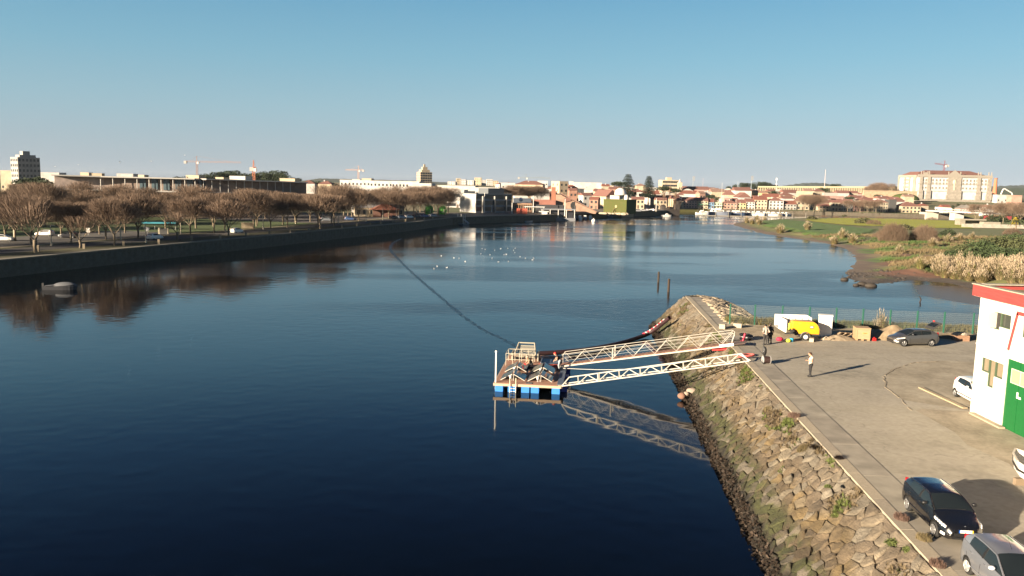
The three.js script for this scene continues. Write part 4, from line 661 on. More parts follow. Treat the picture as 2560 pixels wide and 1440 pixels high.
const LEAN = { pel: [-.05, .92, 0], chest: [.16, 1.2, 0], neck: [.27, 1.36, 0], head: [.38, 1.46, 0], hipL: [-.05, .88, -.09], hipR: [-.05, .88, .09], knL: [.05, .48, -.1], knR: [-.02, .48, .1], anL: [0, .09, -.12], anR: [-.12, .09, .12], shL: [.2, 1.3, -.17], shR: [.2, 1.3, .17], elL: [.26, 1.02, -.22], elR: [.26, 1.02, .22], wrL: [.42, .9, -.1], wrR: [.42, .88, .1] };
const KNEEL = { pel: [0, .5, 0], chest: [.2, .78, 0], neck: [.32, .95, 0], head: [.42, 1.05, 0], hipL: [0, .47, -.1], hipR: [0, .47, .1], knL: [.36, .42, -.14], knR: [.25, .1, .14], anL: [.25, .09, -.14], anR: [-.2, .09, .13], shL: [.25, .9, -.17], shR: [.25, .9, .17], elL: [.36, .66, -.24], elR: [.36, .66, .24], wrL: [.55, .5, -.16], wrR: [.55, .5, .16] };
{
  const p1 = person('person in white vest over black sleeves looking down at a phone in the open yard', [21.25, PY, -55.25], Math.PI * .98, { joints: PHONE, top: [.55, .47, .38], leg: [.012, .012, .014], sleeve: 0, hair: [.05, .025, .012] });
  mesh('phone', box(.012, .13, .07, .37, 1.2, .0), black, p1); mesh('scarf', [new THREE.TorusGeometry(.10, .045, 6, 14).rotateX(Math.PI / 2).translate(.03, 1.44, 0), bar([.13, 1.4, .06], [.16, 1.12, .1], .05, .1)], M(.03, .014, .012, .9), p1);
  person('person in grey shirt and dark trousers with back to the camera beside the trailer', [21.6, PY, -66.6], Math.PI / 2 + .2, { joints: HIPS, top: [.36, .32, .27], leg: [.03, .028, .028], hair: [.012, .01, .01], sleeve: 1 });
  person('person all in black standing to the right of a person in grey shirt', [22.15, PY, -67.1], Math.PI / 2 - .1, { joints: STAND, top: [.012, .012, .015], leg: [.012, .012, .014], hair: [.05, .035, .025], sleeve: 1 });
  const [gx, gD] = G(1397, 926, .72);
  const w1 = person('worker in black shirt and pale jeans bending at the foot of the gangway', [gx, .74, -gD], Math.PI * 1.05, { joints: LEAN, top: [.02, .016, .018], leg: [.30, .33, .35], sleeve: 0, hair: [.30, .02, .015] });
  mesh('red_cap', new THREE.SphereGeometry(.135, 12, 8, 0, 6.3, 0, 1.6).translate(.38, 1.53, 0), M(.5, .03, .02, .6), w1);
  const [kx, kD] = G(1328, 921, .72);
  const w2 = person('kneeling worker with red gloves among the solar panels of the platform', [kx, .74, -kD + .3], Math.PI * 1.1, { joints: KNEEL, top: [.10, .095, .06], leg: [.02, .02, .025], sleeve: 0, hair: [.4, .32, .24] });
  mesh('red_glove', [ball(.07, .6, .47, -.15), ball(.07, .6, .47, .16)], M(.55, .02, .03, .6), w2);
}
// ---------- trailer, compressor, cabinet, crate and clutter ----------
{
  const tr = thing('box_trailer', 'open white box trailer with its rear door swung out, behind the yellow compressor', 'trailer', [24.6, PY, -72.6], -.09), wh = M(.74, .71, .66, .5);
  mesh('side_panel', uvm(merge([box(2.95, 1.05, .06, 1.55, .45, 0)]), 3), wh, tr);
  for (let k = 0; k < 5; k++) mesh('panel_rib', box(.05, 1.07, .03, (.4 + k * .58), .44, .045), M(.25, .25, .25, .6), tr);
  mesh('side_panel', box(2.95, 1.05, .06, 1.55, .45, -1.6), wh, tr); mesh('front_panel', box(.06, 1.05, 1.6, 3.0, .45, -.8), wh, tr); mesh('floor', box(2.95, .08, 1.6, 1.55, .4, -.8), greyM, tr);
  mesh('rear_door', bar([.08, 1.0, .05], [.3, .95, 2.0], .05, 1.15), wh, tr);
  for (const z of [-.05, -1.55]) mesh('wheel', new THREE.CylinderGeometry(.3, .3, .18, 16).rotateX(Math.PI / 2).translate(1.6, .3, z), tyreM, tr);
  const jk = one('safety_jacket', [ball(.3, 0, .45, 0, .75, 1.5, .5), bar([-.2, .7, 0], [-.26, .15, .05], .12), bar([.2, .7, 0], [.26, .2, .05], .12)], M(.62, .75, .05, .8), 'fluorescent yellow jacket hanging on the open door of the white trailer', 'jacket', [25.05, PY + .62, -70.2], .1);
  const cp = thing('air_compressor', 'yellow wheeled air compressor in front of the white box trailer', 'compressor', [26.0, PY, -69.6], -.12);
  const prof = new THREE.Shape(); prof.moveTo(-1.15, .95); prof.quadraticCurveTo(-1.2, 1.55, -1.0, 1.62); prof.lineTo(.55, 1.62); prof.quadraticCurveTo(.95, 1.5, 1.08, 1.0); prof.lineTo(1.08, .62); prof.lineTo(-.55, .62); prof.lineTo(-.75, .95); prof.closePath();
  mesh('housing', toCreasedNormals(std(new THREE.ExtrudeGeometry(prof, { depth: 1.1, bevelEnabled: true, bevelSize: .05, bevelThickness: .05, bevelSegments: 2 }).translate(0, 0, -.55)), .5), M(.68, .33, .012, .4, { clearcoat: .5 }), cp);
  mesh('chassis', [box(2.0, .22, 1.0, .1, .42, 0), bar([-1.0, .5, 0], [-1.7, .45, 0], .12), box(.5, .4, .8, -.9, .55, 0)], M(.02, .02, .022, .7), cp);
  for (const z of [-.62, .62]) { const w = mesh('wheel', new THREE.CylinderGeometry(.33, .33, .2, 20).rotateX(Math.PI / 2).translate(-.05, .33, z), tyreM, cp); mesh('rim', new THREE.CylinderGeometry(.19, .19, .215, 16).rotateX(Math.PI / 2).translate(-.05, .33, z), M(.6, .58, .55, .4), w); mesh('mudguard', new THREE.TorusGeometry(.40, .045, 5, 12, Math.PI).scale(1, 1, 3).translate(-.05, .33, z), M(.10, .10, .11, .6), cp); }
  mesh('sticker', [box(.34, .22, .02, .45, 1.1, .605)], M(.04, .04, .04, .5), cp); mesh('sticker', [box(.24, .12, .02, .45, 1.15, .613)], M(.6, .58, .5, .5), cp); mesh('lamp', box(.02, .2, .25, 1.14, .66, .3), whiteM, cp);
  const cb = thing('electrical_cabinet', 'tall white electrical cabinet with two doors beside the green mesh fence', 'cabinet', [28.25, PY, -70.75], -.35);
  mesh('body', uvm(box(1.15, 1.9, .75, 0, .1, 0), 2), M(.66, .645, .60, .5), cb); mesh('plinth', box(1.1, .1, .7, 0, 0, 0), greyM, cb); mesh('door', box(.52, 1.7, .02, -.28, .2, .385), M(.70, .68, .63, .45), cb); mesh('door', box(.52, 1.7, .02, .28, .2, .385), M(.70, .68, .63, .45), cb); mesh('handle', box(.03, .16, .04, -.18, 1.15, .405), black, cb); mesh('roof_cap', box(1.25, .06, .85, 0, 2.0, 0), M(.7, .68, .63, .5), cb);
  // shipping crate of boards
  const cr = thing('wooden_crate', 'large pale plywood crate on a pallet base near the rubble', 'crate', [31.2, PY, -69.9], -.16), wd = [M(.40, .275, .165, .8, { map: T.wood }), M(.37, .25, .145, .8, { map: T.wood })];
  mesh('side', uvm(box(1.2, .95, .03, 0, .15, .56), 1), wd[0], cr); mesh('side', uvm(box(.03, .95, 1.1, -.6, .15, 0), 1), wd[1], cr); mesh('side', uvm(box(.03, .95, 1.1, .6, .15, 0), 1), wd[1], cr); mesh('side', uvm(box(1.2, .95, .03, 0, .15, -.56), 1), wd[1], cr); mesh('lid', uvm(box(1.26, .05, 1.2, 0, 1.1, 0), 1), wd[0], cr);
  mesh('batten', [box(.09, .95, .02, -.55, .151, .585), box(.09, .95, .02, .55, .151, .585), box(1.2, .09, .02, 0, .98, .587)], wd[1], cr); mesh('pallet_foot', [-.5, 0, .5].map((x) => box(.16, .12, 1.14, x, .02, 0)), wd[1], cr);
  { const c = document.createElement('canvas'); c.width = 256; c.height = 96; const k = c.getContext('2d'); k.fillStyle = '#b98d57'; k.fillRect(0, 0, 256, 96); k.fillStyle = '#3a2412'; k.font = 'bold 64px sans-serif'; k.textAlign = 'center'; k.textBaseline = 'middle'; k.fillText('VENO', 128, 50); const tx = new THREE.CanvasTexture(c); tx.colorSpace = THREE.SRGBColorSpace; mesh('stencil_lettering', new THREE.PlaneGeometry(.44, .16).translate(.15, .68, .577), new THREE.MeshStandardMaterial({ map: tx, roughness: .8 }), cr); }
  one('fuel_can', [box(.3, .26, .22, 0, 0, 0), box(.1, .08, .05, 0, .26, 0)], M(.45, .02, .02, .5), 'small red canister on the ground beside the plywood crate', 'canister', [32.15, PY, -69.45], .2);
  const pl = thing('wooden_pallet', 'broken grey pallet leaning on rubble left of the plywood crate', 'pallet', [29.9, PY + .2, -70.7], .2); pl.rotation.x = -.5; for (let k = 0; k < 6; k++) mesh('slat', box(1.3, .025, .11, 0, .1, -.45 + k * .18), M(.28, .21, .14, .9, { map: T.wood }), pl); mesh('bearer', [-.55, 0, .55].map((x) => box(.09, .1, 1.1, x, 0, 0)), M(.24, .18, .12, .9), pl);
  const heap = (name, label, cat, x, D, w, d, h, c, seed) => { const g = new THREE.CircleGeometry(1, 40, 0, 6.3); const pos = [], idx = [], nr = 12, na = 36; for (let i = 0; i <= nr; i++) for (let j = 0; j < na; j++) { const r = i / nr, a = j / na * 6.283, X = Math.cos(a) * r * w * (1 + .25 * (fbm(Math.cos(a) + seed, Math.sin(a), 3) - .5)), Z = Math.sin(a) * r * d; pos.push(X, h * Math.pow(1 - r, .85) * (.75 + .5 * fbm(X * 1.1 + seed, Z * 1.1, 3)) + .12 * (1 - r) * fbm(X * 4, Z * 4, 2), Z); } for (let i = 0; i < nr; i++) for (let j = 0; j < na; j++) { const a = i * na + j, b = i * na + (j + 1) % na; idx.push(a, b, a + na, b, b + na, a + na); } const gg = new THREE.BufferGeometry(); gg.setAttribute('position', new THREE.Float32BufferAttribute(pos, 3)); gg.setIndex(idx); gg.computeVertexNormals(); const q = gg.attributes.normal; if (q.getY(na * 3) < 0) { for (let k = 0; k < idx.length; k += 3) [idx[k], idx[k + 1]] = [idx[k + 1], idx[k]]; gg.setIndex(idx); gg.computeVertexNormals(); } return one(name, uvm(gg, 2), M(...c, .95, { map: T.dirt, bumpMap: T.dirt, bumpScale: .05 }), label, cat, [x, PY - .02, -D]); };
  heap('sand_heap', 'long heap of sandy earth behind the grey hatchback', 'earth heap', 34.6, 71.0, 3.2, 1.5, 1.25, [.33, .255, .17], 3);
  heap('sand_heap', 'flat spread of broken rubble in front of the leaning pallet', 'rubble heap', 29.2, 70.0, 1.7, 1.0, .42, [.36, .29, .21], 8);
  heap('sand_heap', 'low mound of earth by the fence at the right of the yard', 'earth heap', 40.9, 71.8, 2.4, 1.1, .5, [.22, .17, .11], 14);
  const rb = thing('rubble_skip', 'low box of bricks with broken concrete lumps beside the fence', 'rubble box', [40.4, PY, -70.5], -.1); mesh('box', [box(1.2, .5, .06, 0, 0, .35), box(1.2, .5, .06, 0, 0, -.35), box(.06, .5, .64, .57, 0, 0), box(.06, .5, .64, -.57, 0, 0)], M(.30, .18, .12, .9, { map: T.dirt }), rb); for (let k = 0; k < 6; k++) mesh('lump', new THREE.DodecahedronGeometry(.22 + .1 * hash(k, 1), 0).scale(1.3, .7, 1).rotateY(k).translate(-.4 + k * .16, .5 + .14 * hash(k, 4), (hash(k, 2) - .5) * .4), M(.42, .36, .28, .9, { map: T.grain }), rb);
  const lumps = [[20.0, 74.3, .45, 'broken concrete block at the corner of the yard beside the groyne path'], [21.6, 75.0, .4, 'pale concrete block lying at the foot of the mesh fence'], [26.3, 68.6, .3, 'small concrete block beside the wheel of the yellow compressor']];
  for (const [x, D, s, label] of lumps) one('concrete_block', uvm(new THREE.BoxGeometry(s * 1.9, s, s * 1.2).rotateY(x).translate(0, s / 2, 0), 1), M(.46, .40, .31, .9, { map: T.grain }), label, 'concrete block', [x, PY, -D]);
  one('wheelbarrow_handle', [new THREE.TorusGeometry(.3, .035, 6, 12, Math.PI * .8).rotateZ(.6)], M(.5, .42, .32, .8), 'bent pale plastic pipe standing up from the gravel near the white cabinet', 'pipe', [27.6, PY + .12, -68.7], .3);
  // clutter by the two people
  one('bollard_cone', [tube([0, .02, 0], [.14, .75, .06], .10, .085, 12, false), box(.34, .06, .34)], M(.62, .03, .07, .5), 'pink plastic bollard leaning over beside the black hose pile', 'bollard', [20.1, PY, -67.9]);
  const hs = thing('hose_pile', 'tangled pile of black hoses on the ground behind the standing pair', 'hoses', [20.6, PY, -68.9]); for (let k = 0; k < 6; k++) mesh('hose', new THREE.TorusGeometry(.42 + .1 * hash(k, 1), .06, 6, 18).rotateX(Math.PI / 2 + .2 * (hash(k, 2) - .5)).translate((hash(k, 3) - .5) * .6, .07 + k * .075, (hash(k, 4) - .5) * .4), k === 3 ? M(.3, .3, .3, .6) : black, hs); 
  one('cable', [0, 1, 2, 3, 4].map((k) => tube([17.6 + k * .6, PY + .04, -67.2 - .35 * k - .3 * Math.sin(k)], [18.2 + k * .6, PY + .04, -67.55 - .35 * k - .3 * Math.sin(k + 1)], .045)), black, 'black cable running from the gangway head to the hose pile', 'cable');
  one('tool_bag', [ball(.28, 0, .16, 0, 1.2, .7, .8)], M(.40, .02, .06, .7), 'crimson bag on the ground below the open trailer door', 'bag', [23.5, PY, -68.6]);
  one('tool_bag', [ball(.2, 0, .14, 0, 1.1, .8, .8)], M(.6, .7, .05, .7), 'lime yellow bag between the crimson bag and a blue bucket', 'bag', [24.1, PY, -68.1]);
  one('bucket', [new THREE.CylinderGeometry(.17, .14, .32, 14).translate(0, .16, 0)], M(.03, .33, .5, .5), 'light blue bucket in front of the yellow compressor', 'bucket', [24.45, PY, -68.3]);
  one('hose_coil', [new THREE.TorusGeometry(.5, .05, 6, 20).scale(1.6, 1, 1).rotateX(Math.PI / 2), new THREE.TorusGeometry(.36, .05, 6, 18).scale(1.5, 1, 1).rotateX(Math.PI / 2).translate(.25, .06, .2)], M(.50, .10, .09, .7), 'loose coil of pink-red hose on the paving near the gangway head', 'hose', [18.5, PY + .05, -61.9], .6);
  // black stand with drum
  const st = thing('cable_drum', 'black drum with a tall folded black sheet standing on it, near the kerb', 'drum', [19.3, PY, -59.3]); mesh('drum', [new THREE.CylinderGeometry(.27, .27, .5, 16).rotateZ(Math.PI / 2).translate(.1, .3, 0)], M(.03, .014, .012, .6), st); mesh('rim', [new THREE.CylinderGeometry(.30, .30, .04, 18).rotateZ(Math.PI / 2).translate(.37, .3, 0), new THREE.CylinderGeometry(.30, .30, .04, 18).rotateZ(Math.PI / 2).translate(-.16, .3, 0)], greyM, st); mesh('folded_sheet', [ball(.16, -.05, .95, 0, 1, 2.3, .8), tube([-.12, 1.1, 0], [-.18, 1.5, 0], .09, .024)], black, st); mesh('base', [bar([-.45, .35, .1], [-.2, .03, .35], .06)], black, st);
  // boat on the apron by the green door
  const [bx, bD] = G(2537, 1122, PY + 1.35), bt = thing('dinghy', 'white dinghy with black stripe standing below the green door', 'boat', [bx + .1, PY + .3, -(bD - 2)], Math.PI / 2 + .04);
  const hull = []; const st2 = (x, w, y0, y1) => [[x, y0, 0], [x, y0 + .15, w * .75], [x, y1, w]]; const secs = [st2(-2, .0, .35, 1.05), st2(-1.6, .35, .12, .98), st2(-.8, .68, 0, .88), st2(.6, .75, 0, .82), st2(2, .7, 0, .80)]; for (let i = 0; i < 4; i++) for (let j = 0; j < 2; j++) for (const s of [1, -1]) { const f = ([x, y, z]) => [-x, y, z * s], a = f(secs[i][j]), b = f(secs[i + 1][j]), c = f(secs[i + 1][j + 1]), d = f(secs[i][j + 1]); hull.push(...a, ...b, ...c, ...a, ...c, ...d); }
  mesh('hull', tri(hull), M(.6, .58, .53, .4, { side: THREE.DoubleSide }), bt); mesh('stripe', [[.5, 1.95], [1.2, .5]].map(() => null).filter(Boolean).concat([bar([1.6, .62, -.36], [.8, .5, -.69], .03, .07), bar([.8, .5, -.69], [-2, .48, -.74], .03, .07), bar([1.6, .62, -.36], [1.65, .9, -.33], .03, .07)]), black, bt); mesh('gunwale', [bar([2, 1.06, 0], [1.6, .99, .36], .07), bar([1.6, .99, .36], [.8, .89, .69], .07), bar([.8, .89, .69], [-2, .81, .73], .07), bar([2, 1.06, 0], [1.6, .99, -.36], .07), bar([1.6, .99, -.36], [.8, .89, -.69], .07)], M(.35, .33, .28, .6), bt); { const c = document.createElement('canvas'); c.width = 192; c.height = 48; const k = c.getContext('2d'); k.fillStyle = '#e4e0d6'; k.fillRect(0, 0, 192, 48); k.fillStyle = '#9a968c'; k.font = 'bold 38px sans-serif'; k.textAlign = 'center'; k.textBaseline = 'middle'; k.fillText('SEMAR', 96, 25); const tx = new THREE.CanvasTexture(c); tx.colorSpace = THREE.SRGBColorSpace; mesh('lettering', new THREE.PlaneGeometry(.72, .17).rotateY(Math.PI).translate(.15, .68, -.745), new THREE.MeshStandardMaterial({ map: tx, roughness: .6 }), bt); }
  mesh('chock', [box(.2, .36, 1.2, 1, -.35, 0), box(.2, .36, 1.2, -1.2, -.35, 0)], M(.2, .15, .1, .9), bt);
}
// ---------- green mesh fence along the inlet ----------
{
  const f = thing('mesh_fence', 'green mesh fence with square posts along the inlet side of the yard', 'fence'), gm = M(.02, .10, .065, .55), P = [[21.35, 76.9], [23.7, 76.65], [26.25, 76.3], [28.75, 75.95], [31.23, 75.7], [33.65, 75.35], [36.1, 75], [38.5, 74.65], [40.85, 74.25], [43.4, 73.9], [45.9, 73.5]];
  const wm = M(.17, .19, .18, .6);
  P.forEach(([x, D], i) => {
    mesh('post', [box(.11, 2.0, .11, x, PY, -D)], gm, f);
    if (i) { const [a, b] = P[i - 1], l = []; for (let k = 0; k <= 10; k++) l.push(bar([a, PY + .1 + k * .18, -b], [x, PY + .1 + k * .18, -D], .007)); for (let k = 1; k < 46; k++) { const t = k / 46, X = lerp(a, x, t), Z = lerp(b, D, t); l.push(box(.0055, 1.82, .0055, X, PY + .09, -Z)); } mesh('wire_panel', l, wm, f); }
  });
  // two piles standing in the river
  one('mooring_pile', [tube([0, -2, 0], [0, 1.95, 0], .19, .17, 10, false)], M(.045, .032, .022, .95, { map: T.wood }), 'weathered wooden pile in the river, the farther and shorter of two', 'pile', [26.6, 0, -143.9]);
  one('mooring_pile', [tube([0, -2, 0], [0, 2.2, 0], .21, .18, 10, false)], M(.045, .03, .02, .95, { map: T.wood }), 'weathered wooden pile in the river, the nearer and taller of two', 'pile', [25.9, 0, -130.7]);
  const [sx, sD] = G(2298, 756, 0); one('driftwood', [tube([0, -.3, 0], [.25, .5, 0], .11, .09), tube([.25, .48, 0], [-.05, .95, 0], .09, .05)], M(.03, .02, .015, .95), 'bent black stump sticking out of the shallow water', 'stump', [sx, 0, -sD]);
}
// ================= TOWN =================
const tile = (r, g, b) => M(r, g, b, .9, { map: T.grain });
const RT = { red: tile(.22, .105, .085), dark: tile(.23, .085, .06), pale: tile(.29, .18, .14), grey: tile(.22, .20, .18), white: tile(.48, .45, .41), slate: tile(.12, .125, .13) };
const WT = { white: M(.50, .48, .46, .9, { map: T.patch }), cream: M(.47, .39, .28, .9, { map: T.patch }), stone: M(.38, .33, .25, .9, { map: T.patch }), pink: M(.45, .29, .25, .9, { map: T.patch }), yellow: M(.52, .43, .24, .9, { map: T.patch }), blue: M(.14, .24, .36, .9), grey: M(.34, .33, .31, .9, { map: T.patch }), green: M(.38, .42, .31, .9), salmon: M(.42, .26, .205, .9, { map: T.patch }), brick: M(.34, .19, .14, .9, { map: T.patch }), beige: M(.50, .40, .29, .9, { map: T.patch }), dark: M(.06, .06, .06, .8) };
const winM = M(.035, .04, .045, .2), unitBox = new THREE.BoxGeometry(1, 1, 1).translate(0, .5, 0);
function part(name, geo, mat, parent, x, y, z, sx, sy, sz) { const m = new THREE.Mesh(geo, mat); m.name = name; m.castShadow = m.receiveShadow = true; m.position.set(x, y, z); m.scale.set(sx, sy, sz); parent.add(m); return m; }
function gable(w, d, h, o = .3) { const a = w / 2 + o, b = d / 2 + o, t = []; const q = (...p) => t.push(...p[0], ...p[1], ...p[2], ...p[0], ...p[2], ...p[3]); q([-a, 0, b], [a, 0, b], [a, h, 0], [-a, h, 0]); q([a, 0, -b], [-a, 0, -b], [-a, h, 0], [a, h, 0]); q([-a, 0, -b], [a, 0, -b], [a, 0, b], [-a, 0, b]); t.push(...[-a, 0, -b], ...[-a, 0, b], ...[-a, h, 0], ...[a, 0, b], ...[a, 0, -b], ...[a, h, 0]); return tri(t); }
function hip(w, d, h, o = .35) { const a = w / 2 + o, b = d / 2 + o, r = Math.max(.01, a - b * .9), t = []; const q = (...p) => t.push(...p[0], ...p[1], ...p[2], ...p[0], ...p[2], ...p[3]); q([-a, 0, b], [a, 0, b], [r, h, 0], [-r, h, 0]); q([a, 0, -b], [-a, 0, -b], [-r, h, 0], [r, h, 0]); q([-a, 0, -b], [a, 0, -b], [a, 0, b], [-a, 0, b]); t.push(...[-a, 0, -b], ...[-a, 0, b], ...[-r, h, 0], ...[a, 0, b], ...[a, 0, -b], ...[r, h, 0]); return tri(t); }
// a building from its place in the photograph: left and right edge, top, distance
let bseed = 1;
function bld(x0, x1, top, D, o, label) {
  const R = rng(bseed++ * 31), [xa] = A(x0, top, D), [xb] = A(x1, top, D), [, yt] = A((x0 + x1) / 2, top, D), w = Math.max(2, (xb - xa) * .98), xc = (xa + xb) / 2, gy = o.gy ?? terr(xc, D) - .4, d = o.d || Math.min(14, Math.max(7, w * .9)), ry = o.ry ?? (R() - .5) * .35;
  const b = thing(o.name || 'house', label, o.cat || 'house', [xc, gy, -(D + d / 2)], ry, o.group), roof = o.roof || 'gable', rh = roof === 'flat' ? .35 : o.rh || Math.min(3, (roof === 'front' ? w : d) * .26), H = Math.max(2.2, yt - gy - rh), wm = typeof o.wall === 'string' || !o.wall ? WT[o.wall || 'white'] : o.wall, rm = typeof o.rc === 'string' || !o.rc ? RT[o.rc || 'red'] : o.rc;
  mesh('wall', uvm(box(w, H, d), 11), wm, b);
  if (roof === 'gable') { const r = mesh('roof', uvm(gable(w, d, rh), 5), rm, b); r.position.y = H + .003; const e = mesh('gable_wall', gable(w - .02, d - .05, rh * .96, -.01), wm, b); e.position.y = H - .01; }
  if (roof === 'front') { const r = mesh('roof', uvm(gable(d, w, rh).rotateY(Math.PI / 2), 5), rm, b); r.position.y = H + .003; const e = mesh('gable_wall', gable(d + .5, w - .3, rh * .92, 0).rotateY(Math.PI / 2), wm, b); e.position.y = H - .02; }
  if (roof === 'hip') { const r = mesh('roof', uvm(hip(w, d, rh), 5), rm, b); r.position.y = H + .003; }
  if (roof === 'flat') { mesh('parapet', [box(w + .16, .5, .2, 0, H - .15, d / 2 - .02), box(w + .16, .5, .2, 0, H - .15, -d / 2 + .02), box(.2, .5, d - .2, w / 2 - .02, H - .149, 0), box(.2, .5, d - .2, -w / 2 + .02, H - .149, 0)], wm, b); mesh('roof', box(w - .2, .1, d - .2, 0, H - .02, 0), o.rc ? rm : RT.grey, b); }
  const [rows, cols] = o.win || [0, 0], fh = H / (rows || 1), z = d / 2 + .02;
  for (let r = 0; r < rows; r++) for (let c = 0; c < cols; c++) {
    const ww = o.ww || Math.min(1.3, w / cols * .5), wh = o.wh || Math.min(1.6, fh * .5), x = -w / 2 + (c + .5) * w / cols, y = r * fh + fh * .3;
    if (r === 0 && c === (cols >> 1) && o.door !== 0) part('door', unitBox, M(.10, .07, .05, .7), b, x, .3, z, Math.min(1.2, ww * 1.1), Math.min(2.3, fh * .75), .1);
    else part('window', unitBox, winM, b, x, y, z, ww, wh, .1);
    if (o.balc && r) part('balcony', unitBox, o.balc, b, x, y - .25, d / 2 + .5, w / cols * .8, .9, 1);
  }
  if (o.side) for (let r = 0; r < rows; r++) for (let c = 0; c < o.side; c++) part('window', unitBox, winM, b, -w / 2 - .02, r * fh + fh * .3, -d / 2 + (c + .5) * d / o.side, .1, o.wh || Math.min(1.6, fh * .5), 1.1);
  if (o.right) for (let r = 0; r < rows; r++) for (let c = 0; c < o.right; c++) part('window', unitBox, winM, b, w / 2 + .02, r * fh + fh * .3, -d / 2 + (c + .5) * d / o.right, .1, o.wh || 1.6, 2.0);
  if (o.chim ?? (roof !== 'flat' && R() > .45)) mesh('chimney', box(.7, 1.5, .6, (R() - .5) * w * .5, H + rh * .45, (R() - .3) * d * .2), WT.white, b);
  if (o.extra) o.extra(b, w, H, d, rh);
  return b;
}
// --- waterfront row behind the yachts (left to right) ---
{
  const g = 'waterfront', base = 2.5, Q = (a, b, t, o, l) => bld(a, b, t, 588, { gy: base, d: 11, ry: -.12, rh: 2.6, win: [2, 3], ...o }, l);
  Q(1688, 1711, 494, { wall: 'cream', roof: 'hip', win: [2, 2] }, 'cream house at the left end of the waterfront row, beside the dark ship');
  Q(1711, 1746, 493, { wall: 'pink', win: [3, 5], rc: 'red', balc: 0 }, 'pink three-storey waterfront house with dark attic windows');
  Q(1747, 1773, 494, { wall: 'cream', win: [3, 3], rc: 'red', extra: (b, w, H, d) => mesh('awning', box(w, .2, 2.5, 0, 2.8, d / 2 + 1.2), M(.10, .30, .20, .7), b) }, 'cream waterfront house with a green awning, right of the pink house');
  Q(1774, 1788, 497, { wall: 'blue', win: [2, 2], rc: 'dark' }, 'narrow blue waterfront house between two cream houses');
  Q(1788, 1808, 506, { wall: 'green', win: [2, 3], roof: 'flat', extra: (b, w, H, d) => mesh('awning', box(w, .2, 2, 0, 2.2, d / 2 + 1), whiteM, b) }, 'low pale green flat-roofed house right of the blue house');
  Q(1812, 1846, 499, { wall: 'salmon', win: [2, 4], roof: 'hip' }, 'salmon waterfront house with hipped red roof behind the tall masts');
  Q(1846, 1868, 499, { wall: 'yellow', win: [2, 3] }, 'pale yellow waterfront house between the salmon and white ones');
  Q(1868, 1890, 496, { wall: 'white', win: [3, 3], rc: 'red', balc: 0 }, 'white waterfront house with small balconies and red roof edge');
  Q(1890, 1921, 491, { wall: 'beige', win: [3, 4], rc: 'dark' }, 'tall beige waterfront block left of the dark alley');
  Q(1926, 1962, 493, { wall: 'white', win: [3, 4], roof: 'hip' }, 'tall white waterfront block right of the dark alley');
  Q(1963, 1994, 502, { wall: 'grey', win: [2, 4], roof: 'gable', rc: 'dark' }, 'long low grey arcaded house on the waterfront');
  Q(1996, 2026, 489, { wall: 'stone', win: [2, 3], roof: 'front', rh: 4, rc: 'red' }, 'brown gable-fronted warehouse behind the leafless quay trees');
  struct('waterfront_quay', uvm(prism([[142, 582.5], [202, 567.5], [262, 546], [300, 538], [300, 542], [262, 550], [202, 572], [142, 587]], 3.6, -1), 5), M(.10, .088, .07, .95, { map: T.dirt }));  // quay wall colour darkened to stand in for shade on its face
  struct('waterfront_grass', uvm(prism([[112, 573], [144, 583], [200, 568], [200, 580], [144, 594], [105, 585]], 2.3, -.5), 6), M(.12, .12, .045, .95, { map: T.grass }));
}
// --- quayside right: houses below the convent ---
for (const [a, b, t, D, o, l] of [
  [2050, 2082, 509, 575, { wall: 'beige', rc: 'red', win: [2, 4] }, 'low beige house with red roof right of the quay trees'],
  [2082, 2106, 500, 570, { wall: 'stone', rc: 'red', win: [2, 3], roof: 'hip' }, 'three-storey stone house with tall white windows by the inlet quay'],
  [2106, 2134, 503, 568, { wall: 'grey', rc: 'red', win: [2, 5] }, 'grey terraced house with long red roof on the inlet quay'],
  [2138, 2160, 506, 566, { wall: 'pink', rc: 'dark', win: [2, 3] }, 'pinkish low terrace behind bare trees on the inlet quay'],
  [2160, 2186, 500, 566, { wall: 'cream', rc: 'red', win: [2, 4] }, 'cream terrace house with wide red roof, left of a stone terrace'],
  [2186, 2222, 498, 564, { wall: 'stone', rc: 'red', win: [3, 6], roof: 'hip' }, 'long stone terrace house with rows of windows near the bridge'],
  [2224, 2242, 499, 562, { wall: 'dark', roof: 'flat', win: [0, 0] }, 'dark glazed modern block wedged beside the white gabled house'],
  [2226, 2262, 496, 600, { wall: 'white', rc: 'red', win: [1, 3] }, 'white house with red roof behind the dark glazed block'],
  [2256, 2304, 505, 560, { wall: 'cream', rc: 'red', win: [2, 5], roof: 'hip' }, 'wide cream house with hipped red roof at the foot of the convent'],
  [2300, 2322, 508, 575, { wall: 'stone', rc: 'dark', win: [1, 2], roof: 'hip' }, 'small stone house with dark roof against the convent terrace'],
  [2358, 2378, 512, 580, { wall: 'white', rc: 'dark', win: [1, 2] }, 'low white house with reddish roof behind the bridge'],
  [2402, 2436, 513, 575, { wall: 'pink', rc: 'grey', win: [2, 5], roof: 'front' }, 'unfinished pinkish house with rows of dark openings beside the bridge'],
  [2466, 2484, 511, 520, { wall: 'white', rc: 'red', win: [1, 1], roof: 'hip' }, 'small white tower house with red pyramid roof beside the bare trees'],
]) bld(a, b, t, D, o, l);
